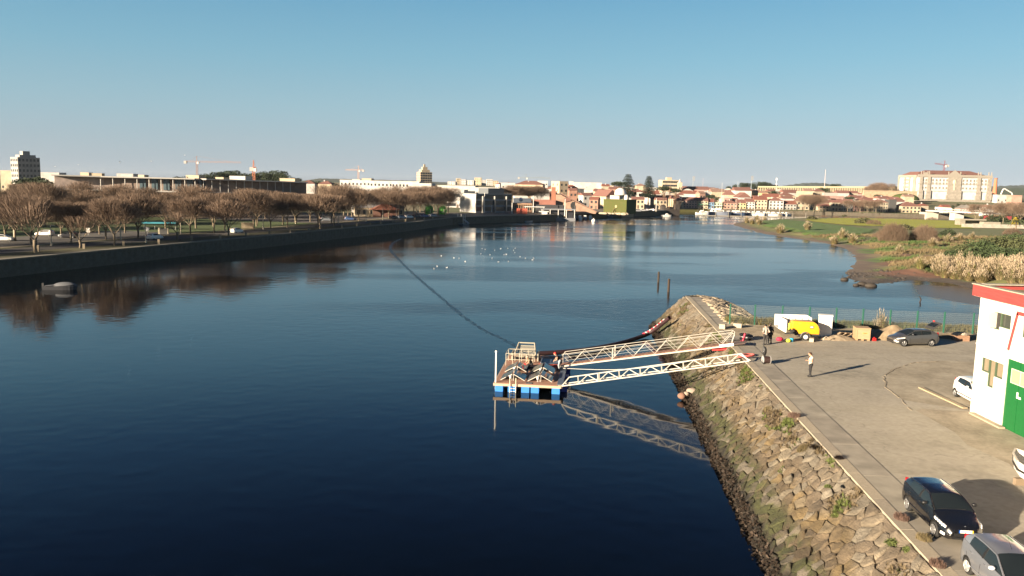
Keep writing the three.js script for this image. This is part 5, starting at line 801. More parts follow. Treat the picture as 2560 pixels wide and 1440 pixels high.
// --- middle rows, left to right ---
for (const [a, b, t, D, o, l] of [
  [1705, 1746, 476, 690, { wall: 'white', rc: 'dark', roof: 'gable', win: [1, 5] }, 'long white hall with dark red eaves above the pink house'],
  [1705, 1740, 472, 730, { wall: 'white', roof: 'front', rc: 'white', win: [0, 0] }, 'white gabled shed with pale roof below the long red church roof'],
  [1746, 1762, 478, 650, { wall: 'salmon', rc: 'pale', win: [2, 2], ry: .3 }, 'small salmon house with a bright side wall above the waterfront'],
  [1762, 1778, 478, 655, { wall: 'white', rc: 'white', win: [2, 2] }, 'white house with tall side windows above the blue house'],
  [1778, 1812, 472, 700, { wall: 'beige', rc: 'pale', win: [0, 0] }, 'long house with faded tile roof behind the tallest mast'],
  [1811, 1840, 475, 660, { wall: 'beige', rc: 'red', roof: 'hip', rh: 4, win: [1, 3] }, 'house with broad hipped red roof behind the salmon house'],
  [1800, 1830, 490, 615, { wall: 'white', rc: 'white', roof: 'front', win: [0, 0] }, 'bright white gable just behind the pale green house'],
  [1838, 1880, 468, 690, { wall: 'white', rc: 'red', win: [1, 5] }, 'large white hall with red roof edge below the wooded hill'],
  [1842, 1878, 481, 640, { wall: 'white', rc: 'red', roof: 'front', rh: 4, win: [1, 1] }, 'wide white gable-fronted warehouse with one small round window'],
  [1880, 1900, 474, 700, { wall: 'cream', rc: 'pale', win: [2, 2] }, 'cream house with balconies right of the large white hall'],
  [1900, 1922, 477, 690, { wall: 'yellow', rc: 'pale', roof: 'hip', win: [2, 2] }, 'small yellowish house below the left end of the aqueduct'],
  [1885, 1912, 489, 640, { wall: 'white', rc: 'red', win: [1, 3] }, 'white house with red roof behind the tall beige block'],
  [1912, 1950, 484, 660, { wall: 'beige', rc: 'dark', win: [1, 4] }, 'beige house with dark brown roof behind the alley'],
  [1950, 1985, 481, 680, { wall: 'cream', rc: 'red', win: [1, 3], roof: 'hip' }, 'cream house with hipped red roof above the grey arcaded house'],
  [1955, 1984, 490, 640, { wall: 'white', rc: 'red', win: [0, 0] }, 'white house with plain red roof just behind the tall white block'],
  [1958, 1998, 474, 740, { wall: 'white', rc: 'red', win: [1, 3] }, 'white house with bright red roof below the aqueduct arches'],
  [2000, 2034, 478, 720, { wall: 'cream', rc: 'grey', roof: 'flat', win: [1, 4] }, 'flat-topped cream building below the aqueduct arches'],
  [2008, 2044, 487, 660, { wall: 'cream', rc: 'pale', win: [0, 0] }, 'cream shed with pale roof right of the brown warehouse'],
  [2034, 2062, 472, 730, { wall: 'stone', rc: 'red', roof: 'hip', win: [2, 3] }, 'stone house with steep red roof beside the thin radio mast'],
  [2045, 2078, 490, 640, { wall: 'white', rc: 'red', win: [1, 2] }, 'white house with red roof behind the low beige house'],
  [2064, 2098, 482, 700, { wall: 'white', rc: 'white', win: [0, 0] }, 'white sheds in a row below the dark round pine'],
  [2068, 2110, 490, 650, { wall: 'pink', rc: 'dark', roof: 'flat', win: [1, 2] }, 'pale pink building with long dark red roof strip'],
  [2055, 2094, 499, 605, { wall: 'stone', rc: 'red', win: [0, 0] }, 'house with broad plain red roof above the low beige house'],
  [2094, 2124, 476, 730, { wall: 'white', rc: 'red', win: [1, 3] }, 'white house with three dark windows below the aqueduct'],
  [2120, 2146, 477, 735, { wall: 'stone', rc: 'red', win: [0, 0], roof: 'gable' }, 'stone barn with red roof beside the tall aqueduct piers'],
  [2100, 2136, 498, 610, { wall: 'white', rc: 'red', win: [0, 0], chim: true }, 'house with bright red roof and white chimney above the grey terrace'],
  [2128, 2162, 488, 660, { wall: 'white', rc: 'red', win: [1, 2] }, 'white house with red roof right of the small round tree'],
  [2150, 2186, 492, 640, { wall: 'cream', rc: 'red', roof: 'hip', win: [1, 3], chim: true }, 'house with wide hipped red roof and several white chimneys'],
  [2196, 2226, 490, 640, { wall: 'white', rc: 'red', win: [0, 0], chim: true }, 'house with red roof and side gable below the convent wall'],
  [2222, 2264, 492, 650, { wall: 'white', rc: 'red', win: [1, 3], roof: 'front', rh: 3 }, 'white gable house with pinkish wall under the green mound'],
  [2262, 2286, 486, 690, { wall: 'cream', rc: 'pale', win: [1, 2] }, 'cream house at the foot of the green mound beside the convent'],
  // centre, around the dome
  [1486, 1506, 472, 560, { wall: 'beige', rc: 'red', roof: 'gable', win: [2, 2] }, 'beige house with small square windows behind the cream gable'],
  [1498, 1536, 474, 520, { wall: 'cream', rc: 'red', roof: 'front', rh: 4.5, win: [1, 2], ry: .5, d: 16 }, 'cream gable-ended building left of the white dome'],
  [1462, 1494, 462, 640, { wall: 'white', roof: 'front', rc: 'white', rh: 4, win: [0, 1] }, 'big white gabled building with pale roof left of the cream gable'],
  [1493, 1506, 457, 680, { wall: 'white', roof: 'flat', win: [1, 1] }, 'white square block rising behind the big white gable'],
  [1506, 1524, 460, 650, { wall: 'stone', rc: 'dark', win: [2, 3] }, 'stone house with dark red roof left of the left tall conifer'],
  [1524, 1542, 467, 610, { wall: 'salmon', rc: 'red', win: [2, 2] }, 'salmon house with red roof just above the dome'],
  [1452, 1478, 482, 560, { wall: 'white', rc: 'red', win: [2, 2], ry: .4 }, 'white house with red roof above the slope of the brick hall'],
  [1478, 1500, 492, 500, { wall: 'brick', rc: 'dark', win: [2, 2], ry: -.3 }, 'narrow brick-red house right of the brick hall ridge'],
  [1572, 1592, 480, 560, { wall: 'white', rc: 'red', roof: 'gable', win: [1, 2] }, 'white house with orange red roof right of the dome'],
  [1576, 1612, 472, 620, { wall: 'white', rc: 'red', roof: 'hip', win: [1, 3] }, 'white house with hipped red roof between the two tall conifers'],
  [1590, 1614, 459, 720, { wall: 'beige', rc: 'pale', roof: 'hip', win: [1, 2] }, 'beige house with faded roof between the two tall conifers'],
  [1582, 1612, 492, 520, { wall: 'cream', rc: 'red', win: [2, 3], gy: 3 }, 'cream two-storey house with red roof right of the black side of the green block'],
  [1600, 1628, 484, 560, { wall: 'white', rc: 'slate', win: [1, 3] }, 'white house with dark slate roof behind the grey roofs'],
  [1612, 1650, 477, 610, { wall: 'white', rc: 'dark', roof: 'gable', win: [1, 3] }, 'white house with low dark red roof under the right tall conifer'],
  [1620, 1666, 488, 570, { wall: 'stone', rc: 'dark', win: [1, 4] }, 'long stone house with dark roof under the umbrella pine'],
  [1640, 1668, 494, 545, { wall: 'cream', rc: 'red', win: [2, 3] }, 'cream house with bright red roof left of the dark ship'],
  [1652, 1686, 480, 640, { wall: 'white', rc: 'white', win: [1, 3], roof: 'front' }, 'white gable house right of the umbrella pine'],
  [1668, 1700, 488, 620, { wall: 'cream', rc: 'red', win: [2, 3] }, 'cream house with red roof behind the masts of the dark ship'],
  [1690, 1712, 482, 650, { wall: 'white', rc: 'red', win: [1, 2], roof: 'hip' }, 'white house with red hipped roof behind the ship stern'],
  // rows left of the dome
  [1290, 1362, 452, 640, { wall: 'beige', rc: 'red', roof: 'hip', rh: 3, win: [3, 9], ww: 1.8, d: 15, cat: 'apartment block', name: 'apartment_block' }, 'long brown apartment block with red hipped roof and rows of balconies'],
  [1252, 1288, 457, 760, { wall: 'white', roof: 'flat', win: [2, 3] }, 'white flat block right of the leafless trees on the left skyline'],
  [1344, 1370, 452, 900, { wall: 'white', roof: 'flat', win: [2, 4], cat: 'apartment block', name: 'apartment_block' }, 'pale far block behind the end of the brown apartment block'],
  [1388, 1413, 453, 600, { wall: 'cream', roof: 'flat', win: [4, 2], d: 13, ry: .45, side: 2, cat: 'apartment block', name: 'apartment_block' }, 'cream square tower block with dark top windows above the brick hall'],
  [1364, 1390, 466, 640, { wall: 'white', rc: 'red', roof: 'front', win: [1, 2] }, 'small white gable house left of the cream tower block'],
  [1412, 1446, 462, 620, { wall: 'cream', rc: 'dark', roof: 'hip', win: [1, 3] }, 'house with wide dark red roof right of the cream tower block'],
  [1422, 1442, 470, 590, { wall: 'brick', rc: 'red', win: [2, 2] }, 'reddish house with bright roof right of the cream tower block'],
  [1424, 1434, 453, 760, { wall: 'white', roof: 'flat', win: [0, 0] }, 'white cubic stair tower at the left end of the ribbed hall'],
  [1434, 1494, 456, 780, { wall: 'white', roof: 'flat', win: [1, 22], ww: .9, wh: 4.5, door: 0, cat: 'hall', name: 'ribbed_hall' }, 'long white hall with vertical ribs on the skyline'],
  [1330, 1372, 474, 540, { wall: 'white', rc: 'grey', win: [0, 0], d: 9 }, 'low white shed with grey-green roof behind the bare trees'],
  [1362, 1392, 478, 560, { wall: 'salmon', rc: 'red', win: [1, 2] }, 'salmon house with red roof left of the brick chimney'],
  [1376, 1412, 484, 500, { wall: 'brick', rc: 'red', win: [1, 2] }, 'low brick house just left of the brick hall'],
]) bld(a, b, t, D, o, l);
{ // the rooftops that fill the town between the nearer houses
  const R = rng(404), rows = [[1440, 2240, 625, 'lowest'], [1400, 2230, 700, 'second'], [1260, 2230, 790, 'third'], [1240, 2060, 900, 'fourth'], [1240, 1900, 1040, 'topmost']];
  for (const [a, b, D0, nm] of rows) { let i = 0; for (let px = a; px < b; px += 13 + 15 * R()) { const D = D0 + (R() - .5) * 50, w = 10 + 12 * R(), k = R(), [xx] = A(px, 480, D); if (px > 1500 && px < 1610 && D < 640) continue;
    const gy = terr(xx, D) - .4, py = 720, top = (() => { let lo = 400, hi = 560; const H = gy + 5.2 + 3.6 * R(); for (let q = 0; q < 14; q++) { const m = (lo + hi) / 2; if (A(px + w / 2, m, D)[1] > H) lo = m; else hi = m; } return lo; })();
    const wall = ['white', 'white', 'white', 'cream', 'beige', 'pink'][R() * 6 | 0], rc = ['red', 'white', 'pale', 'red', 'dark'][R() * 5 | 0], flat = R() < .12;
    bld(px, px + w, top, D, { wall, rc: flat ? undefined : rc, roof: flat ? 'flat' : ['gable', 'hip', 'front', 'gable'][R() * 4 | 0], win: D0 < 850 ? [1 + (R() > .5), 2] : [1, 2], door: 0, d: 9 + 3 * R() }, `${wall} house with ${flat ? 'flat' : rc === 'dark' ? 'dark brown' : rc === 'pale' ? 'faded' : rc === 'white' ? 'pale' : 'red'} roof, ${ord(i++)} from the left in the ${nm} filler row of rooftops`.replace('filler row', 'row')); } }
}
// --- landmarks of the centre ---
{ // church with long red roof, tower with small dome
  bld(1704, 1774, 466, 760, { wall: 'pink', rc: 'red', win: [1, 7], d: 12, name: 'church', cat: 'church', chim: false, ry: 0 }, 'long pink church nave with red roof right of the bell tower');
  bld(1697, 1706, 456, 750, { wall: 'cream', roof: 'flat', win: [2, 2], d: 7, ry: 0, name: 'bell_tower', cat: 'bell tower', extra: (b, w, H, d) => { mesh('dome', new THREE.SphereGeometry(w * .44, 14, 8, 0, 6.3, 0, 1.6).translate(0, H + .3, 0), WT.white, b); mesh('lantern', tube([0, H + w * .44, 0], [0, H + w * .44 + 2.2, 0], .8, .2, 8, false), WT.white, b); } }, 'cream bell tower with small white dome beside the skyline apartment block');
  bld(1654, 1696, 450, 800, { wall: 'cream', roof: 'flat', win: [5, 6], d: 14, ry: .1, ww: 2.6, wh: 1.8, name: 'apartment_block', cat: 'apartment block', extra: (b, w, H) => mesh('stair_head', box(5, 3, 5, 0, H, 0), WT.cream, b) }, 'cream apartment block on the skyline with rooftop stair head');
  bld(1666, 1684, 483, 660, { wall: 'cream', roof: 'flat', win: [3, 1], d: 6, name: 'house', ry: 0 }, 'slim cream tower-like house below the skyline apartment block');
  // planetarium-like dome on green clad block with mural
  const D = 415, [x0] = A(1512, 520, D), [x1] = A(1566, 520, D), [x2] = A(1600, 520, D), yb = 3, [, yt] = A(1540, 500, D);
  const fw = (x1 - x0) / Math.cos(.5), fd = (x2 - x1) / Math.sin(.5), H = yt - yb, cs = Math.cos(.5), sn = Math.sin(.5), gx = x1 - fw / 2 * cs + fd / 2 * sn, gz = fw / 2 * sn + fd / 2 * cs, gM = M(.09, .105, .026, .9, { map: T.grass });
  const t = thing('domed_building', 'green-clad block with white dome on top and a pale figure mural', 'building', [gx, yb, -D - gz], -.5), P = (px, oz) => { const ox = A(px, 490, D + gz - oz)[0] - gx; return [ox * cs + oz * sn, -ox * sn + oz * cs]; };
  mesh('clad_wall', uvm(box(fw, H, fd, 0, 0, 0), 6), gM, t); mesh('parapet', [box(fw + .2, .4, .3, 0, H - .1, fd / 2), box(.3, .4, fd - .3, fw / 2 - .02, H - .101, -.16)], gM, t);
  const [ax, az] = P(1541, -1.5), [bx, bz] = P(1551, 1.5), [ex, ez] = P(1566, 4);
  mesh('drum', box(5.2, 1.9, 5, ax, H + .31, az), WT.white, t);
  mesh('dome', new THREE.SphereGeometry(3.15, 28, 14, 0, 6.3, 0, 1.75).translate(bx, H + 3.1, bz), M(.60, .57, .53, .6), t);
  mesh('small_dome', [new THREE.SphereGeometry(1.15, 18, 9, 0, 6.3, 0, 1.6).translate(ex, H + 1.6, ez), new THREE.CylinderGeometry(1.15, 1.15, 1.6, 18).translate(ex, H + .8, ez)], M(.58, .55, .51, .6), t);
  const mz = fd / 2 + .05; mesh('mural', [bar([-1.6, .2, mz], [-.1, 2.6, mz], 1.2, .06), bar([.3, .2, mz + .01], [.4, 2.2, mz + .01], 1, .06), ball(.65, .6, 3.9, mz - .05, 1, 1.2, .08), bar([-.4, 2.9, mz + .02], [.8, 3, mz + .02], 1.4, .06)], M(.36, .27, .15, .9), t);
  mesh('rock_pile', Array.from({ length: 16 }, (_, k) => new THREE.DodecahedronGeometry(.6 + .6 * hash(k, 2)).scale(1.4, .7, 1).translate(lerp(-7, 7, k / 15), .2, fd / 2 + 1.5 + hash(k, 5) * 1.5)), M(.36, .30, .22, .95), t);
  // brick hall with long sloping roof
  const bh = thing('brick_hall', 'large orange brick hall with one long roof slope running down to the right', 'hall', [...A(1390, 522, 420).slice(0, 1), 2.8, -424]), s = 420 / F * 1.0, sh = new THREE.Shape([[0, 0], [100 * s, 0], [100 * s, 1], [18 * s, 56 * s - 3], [12 * s, 60 * s - 3], [0, 60 * s - 3]].map((p) => new THREE.Vector2(...p)));
  mesh('wall', uvm(new THREE.ExtrudeGeometry(sh, { depth: 9, bevelEnabled: false }).translate(0, 0, -6), 8), M(.38, .245, .18, .9, { map: T.patch }), bh);
  mesh('roof', [bar([13 * s, 60 * s - 2.4, -1.4], [102 * s, .9, -1.4], 10.6, .5)], RT.pale, bh);
  mesh('door_opening', [box(9 * s, 16 * s, .3, 44 * s, .8, 3.05), tube([48 * s - 4 * s, .8 + 16 * s, 2.95], [48.5 * s - 4 * s, .8 + 16 * s, 3.25], 2, 2, 8, false)], WT.dark, bh);
  mesh('lean_roof', [bar([20 * s, 32 * s, 3.3], [36 * s, 36 * s, 3.3], .5, 2)], RT.red, bh);
  mesh('chimney', box(2.2, 42 * s, 2.2, -6 * s, 22 * s, -1), M(.26, .11, .07, .9), bh); mesh('upper_roof', [bar([14 * s, 62 * s - 3, -9], [38 * s, 52 * s - 3, -9], 8, .6)], RT.slate, bh);
  // market building with terracotta roof terraces on the wharf
  bld(1280, 1330, 508, 410, { wall: 'brick', roof: 'flat', win: [1, 10], ww: 1.2, wh: 2.2, d: 10, ry: 0, gy: 3, name: 'market_hall', cat: 'market hall', extra: (b, w, H, d) => { mesh('pergola', Array.from({ length: 10 }, (_, k) => box(.18, H, .18, -w / 2 + k * w / 9, 0, d / 2 + 1.4)).concat(box(w, .3, 1.6, 0, H - .2, d / 2 + .8)), M(.42, .28, .18, .9), b); } }, 'low brown market hall with timber pergola on the wharf');
  bld(1329, 1390, 500, 418, { wall: M(.30, .13, .10, .9, { map: T.patch }), roof: 'flat', win: [0, 0], d: 12, ry: 0, gy: 6, name: 'terrace_building', cat: 'building', rc: 'pale' }, 'flat terracotta-red terrace building above the dark quay shops');
  bld(1340, 1412, 513, 404, { wall: M(.035, .035, .04, .8), roof: 'flat', win: [0, 0], d: 8, ry: 0, gy: 3, name: 'dark_pavilion', cat: 'pavilion' }, 'dark glazed pavilion under the terracotta terrace');
  bld(1284, 1318, 490, 450, { wall: 'white', roof: 'flat', win: [1, 2], d: 9, ry: .1, gy: 3 }, 'white block above the market hall at the left of the wharf');
  bld(1283, 1330, 496, 432, { wall: M(.05, .065, .09, .6), roof: 'flat', win: [1, 4], d: 7, ry: 0, gy: 3.1, name: 'glass_block', cat: 'building' }, 'dark blue glass-fronted block with a white ball in front');
  one('water_sphere', ball(1.1, 0, 0, 0, 1, 1, 1, 14), whiteM, 'white ball in front of the dark blue glass block', 'sphere', [...A(1302, 499, 426).slice(0, 1), A(1302, 499, 426)[1], -426]);
  one('shipping_container', [box(4.8, 2.6, 2.4), ...[-2, -1, 0, 1, 2].map((k) => box(.08, 2.4, .06, k, .1, 1.23))], M(.42, .10, .06, .7), 'red container standing on the wharf before the market hall', 'container', [A(1305, 530, 388)[0], 3.2, -388], .1);
  one('market_awning', [box(10, .25, 3, 0, 3.2, 0), tube([-4.5, 0, 1], [-4.5, 3.2, 1], .08), tube([4.5, 0, 1], [4.5, 3.2, 1], .08)], whiteM, 'white flat awning beside the red container', 'awning', [A(1336, 530, 395)[0], 3.2, -395]);
  // white modern hotel with blue-grey river front
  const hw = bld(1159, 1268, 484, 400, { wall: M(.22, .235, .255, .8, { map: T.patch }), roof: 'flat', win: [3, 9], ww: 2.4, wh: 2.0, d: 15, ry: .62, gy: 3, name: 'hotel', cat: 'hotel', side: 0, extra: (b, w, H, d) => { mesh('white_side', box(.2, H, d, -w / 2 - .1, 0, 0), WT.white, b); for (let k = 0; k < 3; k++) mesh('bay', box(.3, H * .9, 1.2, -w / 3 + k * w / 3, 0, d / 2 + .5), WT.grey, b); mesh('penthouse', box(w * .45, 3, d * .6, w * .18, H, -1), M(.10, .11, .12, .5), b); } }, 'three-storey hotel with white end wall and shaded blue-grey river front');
  // white stepped terraces on the left skyline
  const st = (a, b, t, D, o, l) => bld(a, b, t, D, { wall: 'white', roof: 'flat', ry: -.1, gy: 3, d: 14, name: 'terrace_block', cat: 'apartment block', ...o }, l);
  st(850, 930, 450, 640, { win: [3, 8], rc: 'white' }, 'long white terrace block at the left end of the white row');
  st(925, 985, 452, 600, { win: [3, 6], rc: 'white' }, 'white terrace block second in the white row above the bare trees');
  st(980, 1052, 453, 560, { win: [3, 8], rc: 'white' }, 'white terrace block with small balconies in the middle of the white row');
  st(1025, 1082, 458, 520, { win: [2, 5], ww: 4, rc: 'grey' }, 'white block with long black window band below the crowned tower');
  st(1040, 1096, 467, 480, { wall: 'grey', win: [1, 4], rc: 'white' }, 'grey-fronted white block just above the bare trees');
  st(1095, 1192, 464, 520, { win: [2, 5], ww: 5, wh: 1.4, rc: 'grey' }, 'wide white block with long dark windows left of the hotel');
  st(1120, 1164, 474, 450, { win: [2, 4], ww: 3, rc: 'white' }, 'white block with dark ribbon windows behind the hotel end wall');
  st(1190, 1252, 469, 470, { wall: 'white', win: [2, 6], rc: 'slate' }, 'white block with grey roof terraces behind the hotel front');
  bld(1036, 1082, 430, 900, { wall: 'beige', roof: 'flat', win: [6, 5], ww: 3.4, wh: 2, d: 16, ry: .5, side: 4, right: 4, name: 'tower_block', cat: 'tower block', extra: (b, w, H, d) => { mesh('step', [box(w * .7, 3, d * .7, 0, H, 0), box(w * .4, 6, d * .4, 0, H, 0), box(w * .14, 9, d * .14, 0, H, 0)], WT.cream, b); } }, 'beige stepped tower block crowned by terraces on the left skyline').scale.set(.7, 1, .7);
  let q = 0; for (const [a, b, t, D] of [[1140, 1152, 446, 1300], [1152, 1166, 449, 1250], [1166, 1186, 451, 1280], [1186, 1204, 444, 1350], [1204, 1216, 450, 1300], [1216, 1232, 448, 1330], [1232, 1246, 452, 1260], [1120, 1140, 454, 1200]]) bld(a, b, t, D, { wall: q % 3 ? 'white' : 'cream', roof: 'flat', win: [3, 3], group: 'far pale blocks on the skyline', name: 'far_block', cat: 'apartment block' }, `pale far apartment block, ${ord(q++)} from the left right of the stepped tower`);
  q = 0; for (const [a, b, t, D] of [[752, 785, 450, 420], [795, 830, 452, 460], [700, 740, 446, 520], [880, 900, 448, 760], [905, 930, 446, 820], [540, 562, 443, 520], [575, 618, 440, 560], [465, 500, 438, 620], [345, 362, 437, 700], [290, 330, 434, 640], [228, 252, 433, 700], [200, 222, 431, 760], [100, 145, 431, 500], [0, 28, 426, 520]]) bld(a, b, t, D, { wall: ['white', 'cream', 'beige'][q % 3], rc: q < 2 ? 'red' : 'pale', roof: q < 2 ? 'hip' : 'flat', win: [1, 3], gy: 4 }, ['red-roofed house beside the right end of the long library roof', 'second red-roofed house right of the long library', 'low house roof above the library end near the dark wood', 'small house left of the long white row', 'small pale house behind the long white row', 'pale house roof before the left part of the dark wood', 'white house with long roof before the dark wood', 'white house below the slim grey crane', 'small pale house between the library and the crane', 'cream house roof over the middle of the library', 'small house by the round brown tree left of the library middle', 'pale house behind the library left half', 'long low house right of the grey tower block', 'house with brown roof at the left edge of the skyline'][q++]);
}
// --- library with thin roof and columns, grey tower block at the far left ---
{
  const lib = thing('library', 'long flat-roofed modern building with thin white roof on slender columns', 'library');
  const P = [[110, 436, 300], [240, 440, 306], [480, 446, 312], [737, 454.5, 335]].map(([x, y, D]) => { const [X, Y] = A(x, y, D); return [X, Y, -D]; });
  const roofM = M(.36, .35, .33, .7), gl = M(.06, .085, .10, .12), br = M(.24, .185, .155, .9, { map: T.patch });
  const seg = (i) => [P[i], P[i + 1]];
  for (let i = 0; i < 3; i++) {
    const [a, b] = seg(i), L = Math.hypot(b[0] - a[0], b[2] - a[2]);
    mesh('roof', bar([a[0], a[1] - .2, a[2] - 8], [b[0], b[1] - .2, b[2] - 8], 20, .45), roofM, lib);
    mesh('terrace_slab', bar([a[0], a[1] - 5.3, a[2] - 8], [b[0], b[1] - 5.3, b[2] - 8], 20, .4), roofM, lib);
    mesh('wall', uvm(bar([a[0], a[1] - 2.75, a[2] - 9], [b[0], b[1] - 2.75, b[2] - 9], 14, 4.7), 6), i === 0 ? M(.31, .25, .225, .9, { map: T.patch }) : br, lib);
    mesh('wall', uvm(bar([a[0], a[1] - 8.4, a[2] - 10], [b[0], b[1] - 8.4, b[2] - 10], 13, 5.8), 6), M(.16, .125, .10, .9), lib);
    const n = [3, 8, 13][i]; for (let k = 0; k < n; k++) { const t = (k + .5) / n, x = lerp(a[0], b[0], t), y = lerp(a[1], b[1], t), z = lerp(a[2], b[2], t); if (i) mesh('column', tube([x, y - 11, z + 1.2], [x, y - .3, z + 1.2], .16, .16, 6), M(.42, .40, .37, .7), lib); if ((i === 1 && k > 2) || (i === 2 && (k < 2 || k > 10))) part('window', unitBox, gl, lib, x, y - 4.8, z - 1.9, L / n * .86, 4.2, .2); }
  }
  bld(-3, 71, 392, 470, { wall: 'grey', roof: 'flat', win: [8, 4], ww: 2.4, wh: 1.5, d: 22, ry: -.62, gy: 3, side: 5, right: 6, name: 'tower_block', cat: 'tower block', extra: (b, w, H, d) => { mesh('stair_head', box(7, 4, 7, 0, H, 0), WT.grey, b); mesh('stair_head', box(10, 1.8, 16, -1, H, -1), WT.grey, b); for (let k = 1; k < 8; k++) part('balcony', unitBox, WT.white, b, -w / 2 - .6, k * H / 8, d * .22, 1.2, 1.1, 4); } }, 'grey concrete tower block with balconies at the far left of the skyline').scale.set(.56, 1, .56);
}
// --- convent: white walls between stone pilasters, red roof ---
{
  const D = 787, [x0] = A(2291, 500, D), [x1] = A(2474, 500, D), gy = 11, [, yc] = A(2380, 443, D), W = x1 - x0, H = yc - gy, c = thing('convent', 'huge white convent with sand-coloured stone pilasters, statues and red tile roof', 'convent', [x0, gy, -D], 0);
  const stone = M(.30, .27, .23, .95, { map: T.patch }), wh = M(.50, .51, .525, .9, { map: T.patch }), d = 30;
  mesh('wall', uvm(box(W, H, d, W / 2, 0, -d / 2), 12), wh, c);
  mesh('base', uvm(box(W + 1.2, 5.2, 1.2, W / 2, -5, .3), 8), stone, c); mesh('base', uvm(box(W + 3, 7, 3, W / 2, -9, .6), 8), stone, c);
  for (const y of [.40, .585]) mesh('string_course', box(W + .4, .55, .4, W / 2, H * y + (y < .5 ? -1.2 : 2.0), .1), stone, c);
  const fr = (px) => (px - 2291) / 183 * W; // pilasters at their places
  for (const [a, b] of [[2295, 2302], [2314, 2322], [2365, 2398], [2438, 2447], [2464, 2474]]) mesh('pilaster', uvm(merge([box(fr(b) - fr(a), H * .6, 1.1, (fr(a) + fr(b)) / 2, H * .4, .4), prism([[fr(a), 0], [fr(b), 0], [fr(b) + .9, 0], [fr(a) - .9, 0]].map(() => [0, 0]).slice(0, 0).concat([[fr(a) - .7, -1.6], [fr(b) + .7, -1.6], [fr(b), 0], [fr(a), 0]]), H * .4, 0), box(fr(b) - fr(a) + 2, H * .2, 1.9, (fr(a) + fr(b)) / 2, 0, .5)]), 8), stone, c);
  mesh('cornice', [box(W + 1.4, 1.1, 1.5, W / 2, H - .2, .3), box(W + .8, 1.4, 1.1, W / 2, H + .9, .2)], stone, c);
  mesh('roof', uvm(hip(W - 2, d - 2, 5.4, 0).translate(W / 2, H + 1.2, -d / 2), 6), RT.red, c);
  const ped = (x, w) => { const s = new THREE.Shape([[-w / 2, 0], [w / 2, 0], [0, w * .38]].map((p) => new THREE.Vector2(...p))); return new THREE.ExtrudeGeometry(s, { depth: 1, bevelEnabled: false }).translate(x, H + 2.2, -.4); };
  mesh('pediment', ped(fr(2381), 12), stone, c); mesh('pediment', ped(fr(2309), 6), stone, c);
  for (const px of [2298, 2318, 2366, 2396, 2440, 2446, 2466, 2473, 2304, 2314]) mesh('finial', [box(.7, 2.4, .7, fr(px), H + 2.2, .1), ball(.55, fr(px), H + 4.9, .1)], stone, c);
  mesh('coat_of_arms', [ball(1.6, fr(2381), H * .78, .9, 1, 1.5, .25), box(1.2, 7, .4, fr(2381), H * .42, .95)], M(.55, .48, .34, .9), c);
  for (const [r, y, h] of [[0, .805, 2.2], [1, .655, 2.2], [2, .47, 1.8]]) for (const px of [2304, 2311, 2328, 2337, 2346, 2355, 2363, 2404, 2413, 2422, 2431, 2438, 2451, 2460]) part('window', unitBox, M(.20, .18, .15, .5), c, fr(px), H * y, .04, 1.5, h, .3);
  // angled left wing, seen at a slant
  const [xa, ya] = A(2247, 500, 812), wg = thing('convent_wing', 'slanting left wing of the white convent with glazed upper galleries', 'convent wing', [x0 - .5, gy, -D - 1.5], 0), L = x0 - xa;
  const wing = new THREE.Group(); const ang = Math.atan2(25, L); wg.rotation.y = 0;
  const wl = Math.hypot(25, L); const rot = (g) => g.rotateY(-(-ang)).clone(); const put = (g) => g.translate(-wl / 2, 0, 0).rotateY(-ang);
  mesh('wall', uvm(put(box(wl, H * .98, 14, 0, 0, -7)), 12), wh, wg); mesh('cornice', put(box(wl + .6, 2.2, 1.4, 0, H - .6, .3)), stone, wg); mesh('base', put(box(wl + .8, 5, 1, 0, -5, .3)), stone, wg);
  for (const f of [-.5, -.14, .12, .40]) mesh('pilaster', put(box(f === .4 ? 4 : 1.8, H, .9, wl * f, 0, .35)), stone, wg); mesh('roof', uvm(put(hip(wl, 14, 4, 0).translate(0, H + 1, -7)), 6), RT.red, wg);
  for (const y of [.8, .64, .47]) for (let k = 0; k < 6; k++) mesh('window', put(box(.9, 2.2, .3, -wl * .05 + (k - 3.2) * 1.4, H * y, .06)), M(.20, .18, .15, .5), wg);
  one('convent_terrace_wall', uvm(box(52, 7, 2, 0, 0, 0), 8), M(.44, .33, .225, .95, { map: T.patch }), 'long sandy terrace wall left of the convent', 'wall', [A(2225, 478, 760)[0], A(2225, 478, 760)[1] - 6.5, -760], .05);
  const gm = new THREE.SphereGeometry(1, 20, 8, 0, 6.3, 0, 1.6).scale(13, 6, 9); one('grass_mound', uvm(gm, 6), M(.07, .11, .025, .95, { map: T.grass }), 'steep green grass mound at the lower left corner of the convent', 'mound', [A(2262, 495, 740)[0], A(2262, 497, 740)[1] - 1, -740]);
  // aqueduct
  const aq = thing('aqueduct', 'long stone aqueduct of many narrow arches on the skyline', 'aqueduct'), pm = M(.37, .31, .21, .95, { map: T.patch });
  const N = 58, q = (t) => { const px = lerp(1896, 2236, t), D = lerp(1050, 850, t), [x, y] = A(px, lerp(465.5, 466.5, t), D); return [x, y, -D]; };
  for (let i = 0; i < N; i++) { const [x, y, z] = q(i / N), g0 = terr(x, -z) - 1; mesh('pier', uvm(box(1.3, Math.max(1, y - g0 - 1.6), 1.6, x, g0, z), 4), pm, aq); const [x2, y2, z2] = q((i + 1) / N), w = Math.hypot(x2 - x, z2 - z); mesh('arch', [bar([x, y - .7, z], [x2, y2 - .7, z2], 1.5, 1.5), bar([x + .2, y - 1.9, z], [lerp(x, x2, .35), y - 1.3, lerp(z, z2, .35)], 1.3, .6), bar([lerp(x, x2, .65), y - 1.3, lerp(z, z2, .65)], [x2 - .2, y2 - 1.9, z2], 1.3, .6)], pm, aq); }
